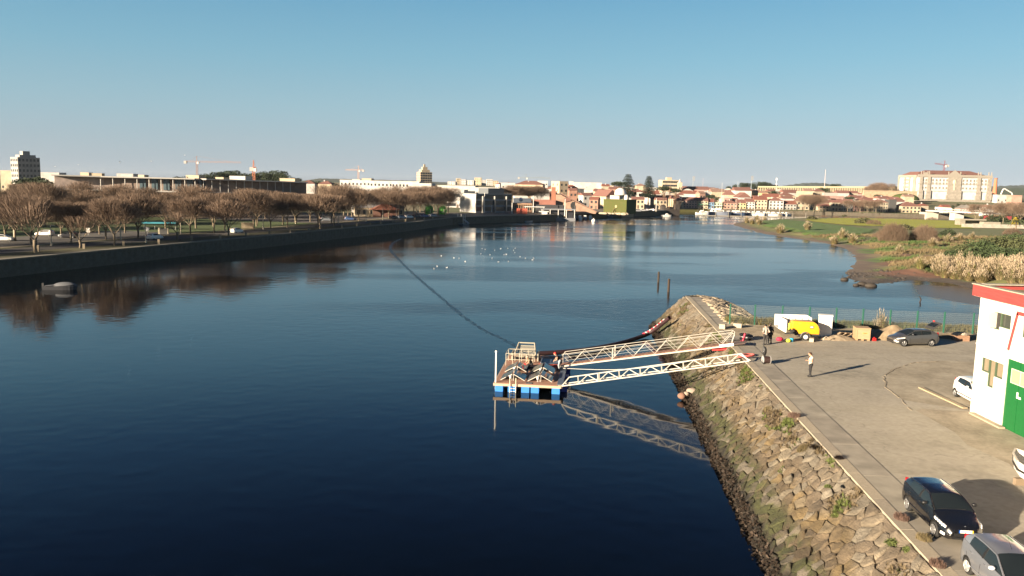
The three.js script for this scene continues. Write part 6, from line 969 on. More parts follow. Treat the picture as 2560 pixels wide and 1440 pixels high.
  // factory side at the far right
  const [cx, cy] = A(2490, 446, 900), ch = thing('factory_chimney', 'tall orange brick factory chimney right of the convent', 'chimney', [cx, 8, -900]); mesh('shaft', tube([0, 0, 0], [0, cy - 8, 0], 3.0, 1.4, 12, false), M(.42, .15, .08, .9), ch); mesh('cap', tube([0, cy - 8.4, 0], [0, cy - 7.6, 0], 1.8, 1.8, 12, false), M(.3, .12, .08, .9), ch);
  bld(2472, 2496, 483, 800, { wall: 'dark', rc: 'slate', roof: 'front', rh: 4, win: [0, 0], name: 'shed', cat: 'shed' }, 'black gabled shed at the right foot of the convent');
  bld(2492, 2520, 487, 780, { wall: 'white', roof: 'flat', win: [1, 3], name: 'factory', cat: 'factory' }, 'low white factory block below the white arched pipe');
  bld(2530, 2556, 488, 760, { wall: 'salmon', roof: 'flat', win: [0, 0], name: 'factory', cat: 'factory' }, 'orange factory block at the right edge of the photo');
  const pA = (x, y) => { const [X, Y] = A(x, y, 780); return [X, Y, -780]; }; const pp = [pA(2502, 486), pA(2508, 473), pA(2512, 472), pA(2522, 478), pA(2529, 482), pA(2531, 487)]; one('conveyor_pipe', pp.slice(1).map((p, i) => tube(pp[i], p, .6, .6, 8)), M(.62, .58, .54, .6), 'white arched pipe above the low white factory', 'pipe');
  // bridge
  const br = thing('road_bridge', 'white modern road bridge with slim deck and open parapet', 'bridge'), bw = M(.44, .42, .39, .7), B = (x, y, D) => { const [X, Y] = A(x, y, D); return [X, Y, -D]; };
  const b0 = B(2330, 527, 545), b1 = B(2484, 533, 480); mesh('deck', bar(b0, b1, 9, .9), bw, br); mesh('road_surface', bar([b0[0], b0[1] + .48, b0[2]], [b1[0], b1[1] + .48, b1[2]], 8.2, .1), M(.14, .13, .12, .9), br); mesh('parapet', [bar([b0[0], b0[1] + 1.4, b0[2] + 4.4], [b1[0], b1[1] + 1.4, b1[2] + 4.4], .15, .3)], bw, br);
  for (let k = 0; k <= 24; k++) { const t = k / 24; mesh('baluster', box(.22, 1.0, .22, lerp(b0[0], b1[0], t), lerp(b0[1], b1[1], t) + .5, lerp(b0[2], b1[2], t) + 4.4), bw, br); }
  mesh('pier', box(6, 9, 6, lerp(b0[0], b1[0], .45), -4.5, lerp(b0[2], b1[2], .45) - 1), bw, br); mesh('abutment', box(8, 6, 10, b0[0] - 2, -2, b0[2]), M(.4, .36, .3, .9), br); mesh('banner', bar([lerp(b0[0], b1[0], .12), b0[1] + 2.0, lerp(b0[2], b1[2], .12) - 5], [lerp(b0[0], b1[0], .42), b0[1] + 1.7, lerp(b0[2], b1[2], .42) - 5], .2, 1.6), bw, br);
  one('retaining_wall', uvm(box(30, 1.7, .5), 4), M(.36, .33, .28, .9, { map: T.patch }), 'long low white garden wall at the right end of the yellow field', 'wall', [A(2515, 563, 360)[0], 1.6, -368], -.05);
  const hut = thing('field_hut', 'ruined low concrete hut at the right end of the yellow field', 'hut', [A(2425, 560, 395)[0], 1.5, -395]); mesh('roof', box(13, .6, 5, 0, 2.6, 0), M(.30, .265, .21, .9, { map: T.patch }), hut); mesh('wall', [box(2.6, 2.6, 4.6, -5, 0, 0), box(9, 2.4, .4, 1.5, .1, -2)], M(.28, .25, .2, .9, { map: T.patch }), hut); mesh('wall', box(8, 2.4, 4, 8, -.4, 3), M(.32, .29, .235, .9, { map: T.patch }), hut);
  one('red_hoarding', box(16, 2.2, .2), M(.22, .03, .035, .8), 'dark red hoarding below the right end of the bridge', 'hoarding', [A(2508, 543, 450)[0], 2.6, -455]);
}
// --- cranes, masts, floodlights ---
function crane(label, px, py0, pyTop, D, jibL, jibR, col, tilt = 0) { // jib from px+jibL to px+jibR
  const [x, y] = A(px, pyTop, D), gy = 5, k = D / F, t = thing('tower_crane', label, 'crane', [x, gy, -D]), H = y - gy, m = M(...col, .7);
  const lat = (p, q, w, n) => { const l = []; for (const [a, b] of [[1, 1], [1, -1], [-1, 1], [-1, -1]]) { const o = Math.abs(q[1] - p[1]) > Math.abs(q[0] - p[0]) ? [a * w, 0, b * w] : [0, a * w, b * w]; l.push(bar(p.map((v, i) => v + o[i]), q.map((v, i) => v + o[i]), .28)); } for (let i = 0; i < n; i++) { const s = i % 2 ? 1 : -1, A1 = p.map((v, j) => lerp(v, q[j], i / n)), B1 = p.map((v, j) => lerp(v, q[j], (i + 1) / n)); const v = Math.abs(q[1] - p[1]) > Math.abs(q[0] - p[0]); l.push(v ? bar([A1[0] + s * w, A1[1], w], [B1[0] - s * w, B1[1], w], .2) : bar([A1[0], A1[1] + s * w, w], [B1[0], B1[1] - s * w, w], .2)); } return l; };
  mesh('mast', lat([0, 0, 0], [0, H, 0], .8, 16), m, t); mesh('jib', lat([jibL * k, H + tilt, 0], [jibR * k, H, 0], .6, 18), m, t); mesh('mast_head', [bar([0, H, 0], [0, H + 6, 0], .6), bar([0, H + 6, 0], [jibL * k * .6, H + .6 + tilt * .6, 0], .14), bar([0, H + 6, 0], [jibR * k * .8, H + .6, 0], .14)], m, t);
  mesh('counterweight', box(3, 3, 2.4, (Math.abs(jibL) < Math.abs(jibR) ? jibL : jibR) * k, H - 2.4, 0), M(.30, .29, .28, .8), t); mesh('cab', box(2, 2.4, 2, 1.6, H - 2.6, 1), M(.5, .48, .45, .6), t); return t;
}
crane('slim grey-red tower crane left of the dark wood on the left skyline', 492, 440, 404, 900, -28, 110, [.20, .13, .115]);
crane('orange tower crane seen end on in front of the dark wood', 634, 440, 420, 620, -4, 6, [.30, .10, .05]);
crane('pale orange tower crane above the long white row', 896, 450, 425, 1100, -32, 12, [.36, .22, .15]);
crane('dark red tower crane rising behind the convent roof', 2361, 440, 413, 1050, -24, 8, [.17, .06, .07], 2);
crane('small dark tower crane on the skyline above the brown apartment block', 1315, 452, 444, 1300, -18, 60, [.16, .18, .18]);
function mastp(label, name, cat, px, py, pyt, D, r, col, extra) { const [x, y] = A(px, pyt, D), t = thing(name, label, cat, [x, terr(x, D), -D]), H = y - terr(x, D); mesh('mast', tube([0, 0, 0], [0, H, 0], r, r * .6, 6), M(...col, .6), t); extra && extra(t, H); return t; }
const flood = (t, H) => mesh('lamp_panel', box(3.4, 6.5, .6, .8, H - 3, 0), M(.20, .22, .25, .6), t);
mastp('stadium floodlight mast left of two on the skyline right of the church', 'floodlight_mast', 'floodlight', 1733, 470, 447, 1150, .35, [.3, .32, .33], flood);
mastp('thin skyline mast right of the church floodlight', 'radio_mast', 'mast', 1758, 470, 445, 1150, .25, [.4, .3, .3]);
mastp('stadium floodlight mast standing in front of the wooded hill', 'floodlight_mast', 'floodlight', 1879, 470, 446, 1100, .4, [.32, .38, .42], flood);
mastp('slender mast in front of the left part of the wooded hill', 'radio_mast', 'mast', 1845, 470, 453, 1080, .3, [.4, .42, .4]);
mastp('white radio mast at the right end of the wooded hill', 'radio_mast', 'mast', 1942, 472, 443, 1050, .4, [.6, .58, .56], (t, H) => mesh('aerial', [box(1.6, 2.4, 1.6, 0, H - 4, 0), box(1.2, 2, 1.2, 0, H - 10, 0)], whiteM, t));
mastp('tall red and white radio mast above the aqueduct', 'radio_mast', 'mast', 2064, 480, 424, 800, .28, [.6, .5, .46]);
// ================= TREES, PLANTS, STREET THINGS, BOATS, BIRDS =================
const barkM = M(.165, .13, .09, .95), twigM = M(.15, .103, .073, .95, { side: THREE.DoubleSide }), leafM = (r, g, b) => M(r, g, b, .85, { side: THREE.DoubleSide });
// leafless plane tree: pollarded trunk, splayed limbs, a dome of fine twigs
function bareTree(seed, H, W, twigs, lim = 5) {
  const R = rng(seed), limb = [], tw = [], tips = [], fork = H * .22;
  limb.push(tube([0, -.3, 0], [.1, fork * .5, .05], .25, .19, 8), tube([.1, fork * .5, .05], [.05, fork, 0], .22, .24, 8), ball(.27, .05, fork, 0));
  const grow = (p, d, len, r, lv) => {
    let q = p, dir = d.clone(); for (let k = 0; k < 2; k++) { const n = dir.clone().add(V((R() - .5) * .5, .12 + (R() - .3) * .3, (R() - .5) * .5)).normalize(), e = [q[0] + n.x * len / 2, q[1] + n.y * len / 2, q[2] + n.z * len / 2]; limb.push(tube(q, e, r * (1 - k * .25), r * (.75 - k * .2), 5)); q = e; dir = n; }
    tips.push(q); if (lv < 2) for (let k = 0; k < 3; k++) grow(q, dir.clone().add(V((R() - .5) * 1.5, (R() - .35) * .7, (R() - .5) * 1.5)).normalize(), len * (.62 + .2 * R()), r * .52, lv + 1);
  };
  for (let k = 0; k < lim; k++) { const a = (k + R() * .6) / lim * 6.283; grow([.05, fork, 0], V(Math.cos(a) * .75, .75, Math.sin(a) * .75).normalize(), H * (.25 + .07 * R()), .115, 0); }
  for (let k = 0; k < twigs; k++) {
    let x, y, z; if (R() < .72) { const t = tips[R() * tips.length | 0]; x = t[0] + (R() + R() - 1) * W * .17; y = t[1] + (R() - .4) * H * .2; z = t[2] + (R() + R() - 1) * W * .17; } else { const a = R() * 6.283, u = Math.sqrt(R()), b = R(); x = Math.cos(a) * u * W / 2; z = Math.sin(a) * u * W / 2; y = H * (.47 + .46 * b * Math.sqrt(1 - u * u * .8)); }
    const o = V(x, y - H * .35, z).normalize().add(V((R() - .5) * 1.1, .45 + (R() - .5) * .6, (R() - .5) * 1.1)).normalize(), l = .7 + R() * 1.1, w = .018 + R() * .022, s = V(R() - .5, R() - .5, R() - .5).cross(o).normalize().multiplyScalar(w);
    tw.push(x - s.x, y - s.y, z - s.z, x + s.x, y + s.y, z + s.z, x + o.x * l, Math.min(H, y + o.y * l), z + o.z * l);
  }
  return { limb: merge(limb), tw: tri(tw) };
}
function treeThing(v, label, pos, ry, s, group, name = 'bare_tree') { const t = thing(name, label, 'tree', pos, ry, group); mesh('trunk', v.limb, barkM, t); mesh('crown', v.tw, v.mat || twigM, t); t.scale.set(s, s, s); return t; }
{
  const big = [bareTree(1, 10.8, 13.5, 7500), bareTree(2, 11.2, 12.5, 7500, 4), bareTree(3, 10.4, 13, 7200, 6)], small = [bareTree(4, 11, 12.5, 5600, 4), bareTree(5, 11.5, 13.5, 5600), bareTree(7, 10, 10.5, 4200, 3), bareTree(8, 12.3, 12, 5000, 5)], thin = bareTree(6, 6.5, 3.4, 700, 3);
  const R = rng(88), gy = 3.0; let n = 0;
  const row = [[39, 603], [78, 612], [178, 606.5], [266, 600], [286, 613.7], [345, 595], [476, 585.5], [536, 582], [571, 591], [563, 580], [634, 574.5], [677, 572], [718, 569], [740, 560], [795, 563.5], [800, 572], [835, 566], [829, 559], [776, 555], [643, 561]];
  row.sort((a, b) => a[0] - b[0]).forEach(([x, y], i) => { const [X, D] = G(x, y, 3); treeThing(big[i % 3], `leafless plane tree by the riverside road, ${ord(i)} trunk from the left`, [X, gy, -D], R() * 6.28, .82 + R() * .2); });
  for (const [x, y, l] of [[200, 620, 'young thin leafless tree on the verge left of a stone bollard'], [90, 631, 'leafless tree with a short lit trunk nearest the quay wall at far left'], [444, 601, 'slender leafless sapling at the road edge near the white car']]) { const [X, D] = G(x, y, 3); treeThing(thin, l, [X, gy, -D], R() * 6, x === 90 ? 1.5 : 1); }
  // rows in the park behind: base positions from the street frame
  const q0 = [-85.68, 132.45], tv = [.2992, .9542], nv = [-.9542, .2992], at = (o, s) => [q0[0] + tv[0] * s + nv[0] * o, q0[1] + tv[1] * s + nv[1] * o];
  n = 0; const list = []; for (const [o, s0, s1, st] of [[27, 110, 205, 11], [34, -55, 108, 11], [52, 120, 205, 15], [70, -60, 205, 15], [90, -60, 205, 14], [112, -60, 205, 14], [136, -40, 200, 16]]) for (let s = s0; s < s1; s += st) { const p = at(o + (R() - .5) * 5, s + (R() - .5) * 5); if (p[1] > 300 && p[0] > -75) continue; list.push([p[0], p[1], o]); }
  for (const [o, name] of [[27, 'first'], [34, 'car park'], [52, 'second'], [70, 'third'], [90, 'fourth'], [112, 'fifth'], [136, 'rearmost']]) list.filter((l) => l[2] === o).sort((a, b) => a[0] / a[1] - b[0] / b[1]).forEach((l, i) => treeThing(small[(i * 7 + o) % 4], `leafless brown tree, ${ord(i)} from the left in the ${name} park row`, [l[0], gy, -l[1]], R() * 6.28, .72 + R() * .4));
  // the grove around the long grey-roofed house, farther along the quay
  const grove = [[880, 549], [897, 552], [925, 543], [955, 541], [972, 546], [997, 546], [1018, 542], [1042, 543], [1062, 542], [1080, 540], [1096, 538], [1112, 538], [1010, 537], [1035, 536], [1068, 535], [1095, 534], [1120, 534], [870, 540], [905, 538], [940, 536], [975, 535], [860, 546], [1050, 531], [1085, 530]];
  grove.sort((a, b) => a[0] - b[0]).forEach(([x, y], i) => { const [X, D] = G(x, y, 3); treeThing(small[i * 3 % 4], `leafless reddish-brown tree, ${ord(i)} from the left in the grove before the hotel`, [X, gy, -D], R() * 6, .9 + R() * .25); });
  [[1275, 512], [1290, 510], [1310, 508], [1330, 509], [1350, 507]].forEach(([x, y], i) => { const [X] = A(x, y, 480); treeThing(small[i % 2], `leafless reddish tree, ${ord(i)} from the left behind the market hall`, [X, 4.2, -480 - i * 4], R() * 6, 1.15); });
  [[2010, 530, 545], [2022, 532, 540], [2034, 530, 542], [2046, 531, 538], [2118, 528, 545], [2150, 529, 540], [2168, 530, 535], [2190, 529, 535]].forEach(([x, y, D], i) => { const [X] = A(x, y, D + 12); treeThing(small[i % 2], `leafless tree, ${ord(i)} from the left along the inlet quay`, [X, 2.6, -(D + 12)], R() * 6, i < 4 ? 1.05 : .8); });
  [[2196, 476, 800, 2.2], [2215, 476, 790, 2.0], [2178, 476, 820, 1.7]].forEach(([x, y, D, s], i) => { const [X] = A(x, y, D); treeThing(small[i % 2], ['broad leafless tree on the skyline left of the convent', 'leafless tree touching the convent wing on the skyline', 'leafless tree at the left of the broad skyline tree'][i], [X, terr(X, D), -D], R() * 6, s * .75); });
  [[2440, 530, 470], [2510, 528, 430], [2532, 526, 440], [2552, 530, 420], [2478, 530, 460]].forEach(([x, y, D], i) => { const [X] = A(x, y, D); treeThing(small[2 + i % 2], `tall leafless tree, ${ord(i)} from the left beside the bridge end`, [X, 1.6, -D], R() * 6, .95); });
  // palm and yellow bush
  const [px, pD] = [A(2541, 552, 350)[0], 350], pm = thing('palm_tree', 'palm tree with arching fronds by the right edge of the photo', 'tree', [px, 1.5, -pD]); mesh('trunk', tube([0, 0, 0], [.2, 4, 0], .4, .3, 8), barkM, pm); const fr = []; for (let k = 0; k < 26; k++) { const a = k * 2.4, e = .2 + .9 * (k % 5) / 4, c = Math.cos(a), s = Math.sin(a); let p = [.2, 4, 0]; for (let j = 1; j <= 5; j++) { const t = j / 5, q = [.2 + c * 3.4 * t, 4 + e * 2.6 * t - 2.6 * t * t, s * 3.4 * t]; for (const sd of [-1, 1]) fr.push(p[0], p[1], p[2], q[0], q[1], q[2], q[0] - s * .5 * sd * (1 - t * .6), q[1] - .35, q[2] + c * .5 * sd * (1 - t * .6)); p = q; } } mesh('crown', tri(fr), leafM(.05, .065, .025), pm);
}
// evergreens: trunk with clumps of leaf-sized faces
function clumps(R, list, n, size) { const t = []; for (const [cx, cy, cz, rx, ry, rz] of list) for (let k = 0; k < n; k++) { const u = R() * 2 - 1, a = R() * 6.283, r = .62 + .38 * Math.pow(R(), .4), s = Math.sqrt(1 - u * u), x = cx + rx * r * s * Math.cos(a), y = cy + ry * r * u, z = cz + rz * r * s * Math.sin(a), l = size * (.6 + R() * .8); const p = () => [x + (R() - .5) * l * 2, y + (R() - .5) * l * 1.4, z + (R() - .5) * l * 2]; t.push(...p(), ...p(), ...p()); } return t; }
function evergreen(seed, H, W, kind) { const R = rng(seed), L = [], fl = kind === 'umbrella'; const n = fl ? 14 : 22; for (let k = 0; k < n; k++) { const a = R() * 6.283, r = Math.sqrt(R()) * W * .36, y = fl ? H * (.82 + .08 * R()) : H * (.35 + .5 * R()) * (1 - .3 * (r / W)); L.push([Math.cos(a) * r, y, Math.sin(a) * r, W * (.15 + .08 * R()), H * (fl ? .06 : .10) + R() * .6, W * (.15 + .08 * R())]); } const limb = [tube([0, -1, 0], [.2, H * .5, 0], W * .035, W * .025, 7)]; for (const c of L.slice(0, 8)) limb.push(tube([.2, H * .45, 0], [c[0], c[1], c[2]], W * .02, W * .008, 5)); return { limb: merge(limb), tw: tri(clumps(R, L, 170, W * .035)), mat: leafM(.028, .042, .018) }; }
{
  const ev = [evergreen(11, 13, 13), evergreen(12, 15, 12), evergreen(13, 12, 14)], um = evergreen(14, 12, 11, 'umbrella'), round = evergreen(15, 7, 7), R = rng(5);
  const put = (v, x, top, D, H, label, group, name = 'evergreen_tree') => { const [X, y] = A(x, top, D), g0 = terr(X, D), s = (y - g0) / H; const s2 = clamp(s, .5, 2.4); return treeThing(v, label, [X, y - H * s2, -D], R() * 6, s2, group, name); };
  const wood = [[505, 428, 720], [520, 426, 740], [538, 423, 730], [556, 420, 750], [574, 418, 740], [592, 419, 760], [608, 424, 740], [622, 430, 730], [640, 425, 700], [655, 420, 720], [670, 418, 700], [686, 418, 720], [702, 424, 700], [716, 430, 690], [732, 438, 680], [490, 434, 700], [470, 437, 690], [445, 432, 600]];
  wood.sort((a, b) => a[0] - b[0]).forEach(([x, t, D], i) => put(ev[i % 3], x, t, D, [13, 15, 12][i % 3], `dark evergreen tree, ${ord(i)} from the left in the wood on the left skyline`));
  [[1822, 462], [1838, 457], [1854, 453], [1868, 452], [1884, 451], [1898, 450], [1912, 449], [1924, 452], [1934, 458], [1944, 464]].forEach(([x, t], i) => put(ev[i % 3], x, t, 1250, [13, 15, 12][i % 3], `dark green tree, ${ord(i)} from the left on the wooded rise behind the stadium masts`));
  [[2068, 462], [2082, 458], [2096, 455], [2108, 461], [2140, 464], [2166, 463], [2236, 460], [2128, 466]].forEach(([x, t], i) => put(ev[i % 3], x, t, 1000, [13, 15, 12][i % 3], `dark skyline tree, ${ord(i)} from the left behind the aqueduct`));
  put(um, 1660, 464, 600, 12, 'umbrella pine with flat dark crown left of the bell tower', null, 'umbrella_pine'); put(um, 1690, 470, 620, 12, 'small leaning umbrella pine right of the flat-crowned one', null, 'umbrella_pine'); put(um, 1548, 452, 680, 12, 'umbrella pine left of the left tall conifer', null, 'umbrella_pine');
  [[1780, 484, 640, 'dark round tree above the blue waterfront house'], [1796, 490, 620, 'dark round tree behind the tallest yacht mast'], [1916, 476, 720, 'dark round tree below the left arches of the aqueduct'], [2062, 466, 760, 'dark round pine beside the tall radio mast'], [2122, 488, 640, 'small round dark tree among the red roofs'], [2198, 484, 720, 'small green tree below the convent terrace wall'], [2034, 486, 660, 'small dark tree among the cream sheds'], [1936, 474, 720, 'dark bushy tree right of the round tree below the aqueduct'], [790, 448, 480, 'dark round tree between the two red-roofed houses'], [828, 452, 470, 'dark tree at the right of the red-roofed houses'], [90, 436, 330, 'dark tree left of the library end'], [70, 438, 330, 'dark tree at the foot of the grey tower block'], [100, 444, 310, 'tall dark tree just left of the library end']].forEach(([x, t, D, l]) => put(round, x, t, D, 7, l, null, 'round_tree'));
  // hillside shrubs under the convent
  [[2395, 508, 690], [2412, 510, 680], [2382, 512, 690], [2425, 514, 670]].forEach(([x, t, D], i) => put(round, x, t, D, 7, `dark shrub, ${ord(i)} from the left on the slope under the convent front`, null, 'shrub'));
  // two tall whorled conifers
  for (const [x, top, label] of [[1571, 433, 'tall whorled conifer standing above the dome, left of two'], [1623, 438, 'tall whorled conifer right of the dome, the slimmer of two']]) {
    const D = 560, [X, y] = A(x, top, D), g0 = 4, H = y - g0, tr = thing('tall_conifer', label, 'tree', [X, g0, -D]), t = [], S = rng(x); mesh('trunk', tube([0, 0, 0], [0, H, 0], .55, .08, 7), barkM, tr);
    for (let k = 0; k < 15; k++) { const f = k / 15, yy = H * (.30 + .68 * f), r = (x > 1600 ? 4.6 : 6.2) * Math.pow(1 - f, .75) + .7; for (let b = 0; b < 11; b++) { const a = b * .571 + k; for (let m = 0; m < 34; m++) { const u = .15 + .85 * S(), px = Math.cos(a) * r * u, pz = Math.sin(a) * r * u, py = yy + .25 * r * u * u * .4, l = .8; t.push(px + (S() - .5) * l * 2, py + (S() - .3) * l, pz + (S() - .5) * l * 2, px + (S() - .5) * l * 2, py + (S() - .3) * l, pz + (S() - .5) * l * 2, px + (S() - .5) * l * 2, py + (S() - .3) * l, pz + (S() - .5) * l * 2); } } }
    mesh('crown', tri(t), leafM(.02, .034, .02), tr);
  }
}
// ---------- headland plants ----------
function plume(seed, H, W, blades, plumes, col, pcol) { // a dome of arching blades with feathery heads standing out all round
  const R = rng(seed), t = [], c = []; const put = (a, b, d, k) => { t.push(...a, ...b, ...d); for (let q = 0; q < 3; q++) c.push(...k); };
  for (let i = 0; i < blades; i++) { const a = R() * 6.283, f = Math.sqrt(R()), r0 = f * W * .16, o = W * .36 * f * (.6 + .5 * R()), l = H * (.92 - .5 * f * f) * (.55 + .4 * R()), x = Math.cos(a), z = Math.sin(a), b = [x * r0, 0, z * r0], m = [x * (r0 + o * .55), l * .8, z * (r0 + o * .55)], e = [x * (r0 + o), l * (.7 + .3 * R()), z * (r0 + o)], w = .035, s = [-z * w, 0, x * w], k = .6 + .7 * R(), g = R() < .2 ? [.7, 1.15, .6] : [1, 1, 1], cc = col.map((v, j) => v * k * g[j]); put([b[0] - s[0], 0, b[2] - s[2]], [b[0] + s[0], 0, b[2] + s[2]], m, cc); put([m[0] - s[0], m[1], m[2] - s[2]], [m[0] + s[0], m[1], m[2] + s[2]], e, cc); }
  for (let i = 0; i < plumes; i++) { const a = R() * 6.283, f = Math.sqrt(R()), h = H * (1 - .45 * f * f) * (.72 + .28 * R()), x = Math.cos(a) * f * W * .34, z = Math.sin(a) * f * W * .34, lx = Math.cos(a) * .3 * f + .18, lz = Math.sin(a) * .3 * f, k = .7 + .5 * R(), dl = H * .17; put([x * .3 - .014, 0, z * .3], [x * .3 + .014, 0, z * .3], [x, h - dl, z], col.map((v) => v * .9)); for (let j = 0; j < 6; j++) { const q = j / 6, px = x + lx * q, py = h - dl + dl * q, pz = z + lz * q, w = .085 * Math.sin(Math.PI * (.2 + .75 * q)) + .02; put([px + (R() - .5) * w, py - .1, pz + (R() - .5) * w], [px + (R() - .5) * 2 * w, py + .05, pz + (R() - .5) * 2 * w], [px + lx * .2, py + dl * .25, pz + lz * .2 + (R() - .5) * w], pcol.map((v) => v * k)); } }
  return tri(t, c);
}
const vcM = M(1, 1, 1, .9, { vertexColors: true, side: THREE.DoubleSide });
{
  const TAN = [.20, .145, .068], CRM = [.29, .23, .155], pv = [plume(1, 3.2, 4.2, 900, 70, TAN, CRM), plume(2, 3.6, 3.6, 1000, 60, [.19, .145, .075], CRM), plume(3, 3.8, 4.4, 1000, 60, [.20, .165, .065], [.30, .24, .16])], R = rng(3);
  const put = (v, px, py, s, label, name = 'pampas_clump', cat = 'tall grass') => { if (px < 2140) py -= px < 1900 ? 3 : 7; const [x, D] = G(px, py, px < 2140 ? .7 : 1.3); return one(name, pv[v], vcM, label, cat, [x, headY(x, D) - .1, -D], R() * 6).scale.setScalar(s); };
  [[1950, 588, 1.45, 'round pampas clump, first of the larger clumps right of the headland tip'], [2018, 588, 1.35, 'pampas clump standing alone before the green field'], [2086, 613, 1.15, 'leftmost of three joined pampas clumps on the shore bend'], [2106, 606, 1.35, 'middle of three joined pampas clumps on the shore bend'], [2130, 613, 1.25, 'rightmost of three joined pampas clumps on the shore bend'], [1867, 560, 1.3, 'pampas clump at the very tip of the headland'], [1880, 564, 1.2, 'low pampas clump just right of the headland tip clump'], [1898, 566, 1.25, 'pampas clump below the left corner of the green field'], [1912, 552, 1.2, 'small pampas clump at the left end of the green field'], [1893, 550, 1.3, 'tall thin pampas clump behind the headland tip'], [1952, 547, 1.2, 'pampas clump at the river edge beyond the green field'], [2248, 634, .85, 'pampas clump with pale heads leaning right amid scrub'], [2300, 672, .95, 'left half of the big golden reed clump in rough grass'], [2340, 668, .95, 'right half of the big golden reed clump in rough grass'], [2330, 618, 1.05, 'pampas clump left of the dark green thicket'], [2368, 612, 1.15, 'tall pampas clump behind the big golden reed clump'], [2400, 604, 1.0, 'pampas clump at the upper left corner of the thicket'], [2430, 600, .9, 'small pampas clump above the thicket'], [2205, 606, .8, 'thin reed clump left of the brown bush']].forEach(([x, y, s, l], i) => put(x === 2300 ? 2 : i % 2, x, y, s * .92, l));
  // reed bed by the mud, one mass
  const im = new THREE.InstancedMesh(pv[1], vcM, 48), im2 = new THREE.InstancedMesh(pv[0], vcM, 48), m4 = new THREE.Matrix4();
  [im, im2].forEach((m, q) => { for (let k = 0; k < 48; k++) { const t = R(), px = lerp(2345, 2620, t), [x, D] = G(px, lerp(lerp(684, 722, t), lerp(672, 690, t), R()), 1.0); const s = .8 + .55 * R(); m4.compose(V(x, headY(x, D) - .1, -D), new THREE.Quaternion().setFromEuler(new THREE.Euler(0, R() * 6, 0)), V(s, s, s)); m.setMatrixAt(k, m4); } m.name = numbered('reed_bed'); m.castShadow = m.receiveShadow = true; scene.add(m); tag(m, q ? 'dense bed of pale reeds between the mud flat and the thicket, paler part' : 'dense bed of plumed reeds between the mud flat and the thicket', 'reeds', null, 'stuff'); });
  // brown bushes and dark thicket
  const bush = (seed, w, h, d, n, size, col, up = 0) => { const S = rng(seed), t = [], c = []; for (let k = 0; k < n; k++) { const a = S() * 6.283, u = Math.acos(1 - S()), r = .55 + .45 * Math.pow(S(), .5), lump = .66 + .5 * fbm(Math.cos(a) * 2.2 + seed, Math.sin(a) * 2.2 + u * 2.6, 3), x = Math.cos(a) * Math.sin(u) * w * r * lump, y = Math.cos(u) * h * r * lump, z = Math.sin(a) * Math.sin(u) * d * r * lump, l = size * (.5 + S()); const e = up ? [x * .12 + (S() - .5) * l * .7, l * 1.6, z * .12 + (S() - .5) * l * .7] : null; if (up) t.push(x - .03, y, z, x + .03, y, z, x + e[0], y + e[1], z + e[2]); else t.push(x + (S() - .5) * l * 2, y + (S() - .5) * l * 1.6, z + (S() - .5) * l * 2, x + (S() - .5) * l * 2, y + (S() - .5) * l * 1.6, z + (S() - .5) * l * 2, x + (S() - .5) * l * 2, y + (S() - .5) * l * 1.6, z + (S() - .5) * l * 2); const k2 = .6 + .7 * S(); for (let q = 0; q < 3; q++) c.push(...col.map((v) => v * k2)); } return tri(t, c); };
  const B = (px, py, w, h, n, size, col, up, label, name, cat) => { const [x, D] = G(px, py, 1.4); one(name, bush(px, w, h, w * .8, n, size, col, up), vcM, label, cat, [x, headY(x, D) - .1, -D]); };
  const BR = [.135, .092, .062];
  B(2232, 606, 4.8, 5.4, 4600, .8, BR, 1, 'big rounded brown leafless bush in the middle of the headland', 'brown_bush', 'bush'); B(2310, 606, 4.8, 5.2, 4200, .75, [.16, .11, .075], 1, 'brown leafless bush right of the biggest brown bush', 'brown_bush', 'bush'); B(2200, 596, 3, 1.8, 1600, .3, BR, 1, 'low brown scrub at the left foot of the biggest bush', 'brown_bush', 'bush'); B(2368, 592, 3.2, 2.8, 2200, .3, [.035, .05, .02], 0, 'dark green bush behind the pampas left of the thicket', 'green_bush', 'bush'); B(2530, 588, 4, 2.6, 2200, .35, BR, 1, 'brown bush at the upper right above the thicket', 'brown_bush', 'bush');
  [[2410, 640, 5, 3.2], [2450, 634, 6, 4], [2490, 626, 6, 4.6], [2530, 622, 7, 5], [2560, 630, 6, 4.6], [2385, 648, 4, 2.2], [2470, 645, 6, 3], [2520, 648, 6, 3.2]].sort((a, b) => a[0] - b[0]).forEach(([x, y, w, h], i) => B(x, y, w, h * .9, 3600, .36, i % 3 === 1 ? [.06, .07, .026] : [.04, .062, .02], 0, `dark green shrub, ${ord(i)} from the left in the thicket at the right edge`, 'thicket_shrub', 'shrub'));
  [[2120, 540, 3], [2090, 538, 3], [2160, 540, 4], [2060, 536, 3], [2290, 545, 4], [2330, 543, 4], [2110, 535, 3.5], [2200, 541, 3.5], [2260, 575, 4], [2160, 560, 5], [2185, 563, 4], [2030, 550, 3]].sort((a, b) => a[0] - b[0]).forEach(([x, y, w], i) => B(x, y, w, w * .62, 900, .5, i % 3 ? BR : [.07, .07, .03], i % 3 ? 1 : 0, `low dark scrub bush, ${ord(i)} from the left along the far edge of the fields`, 'scrub_bush', 'bush'));
  B(2537, 562, 1.7, 4.2, 1500, .25, [.40, .30, .03], 0, 'pointed golden-yellow bush below the palm at the right edge', 'yellow_bush', 'bush');
  [[2480, 556], [2500, 556], [2520, 554], [2550, 556], [2465, 553]].sort((a, b) => a[0] - b[0]).forEach(([x, y], i) => B(x, y, 4.5, 4.2, 1500, .45, [.035, .05, .02], 0, `dark garden shrub, ${ord(i)} from the left behind the white garden wall`, 'garden_shrub', 'shrub'));
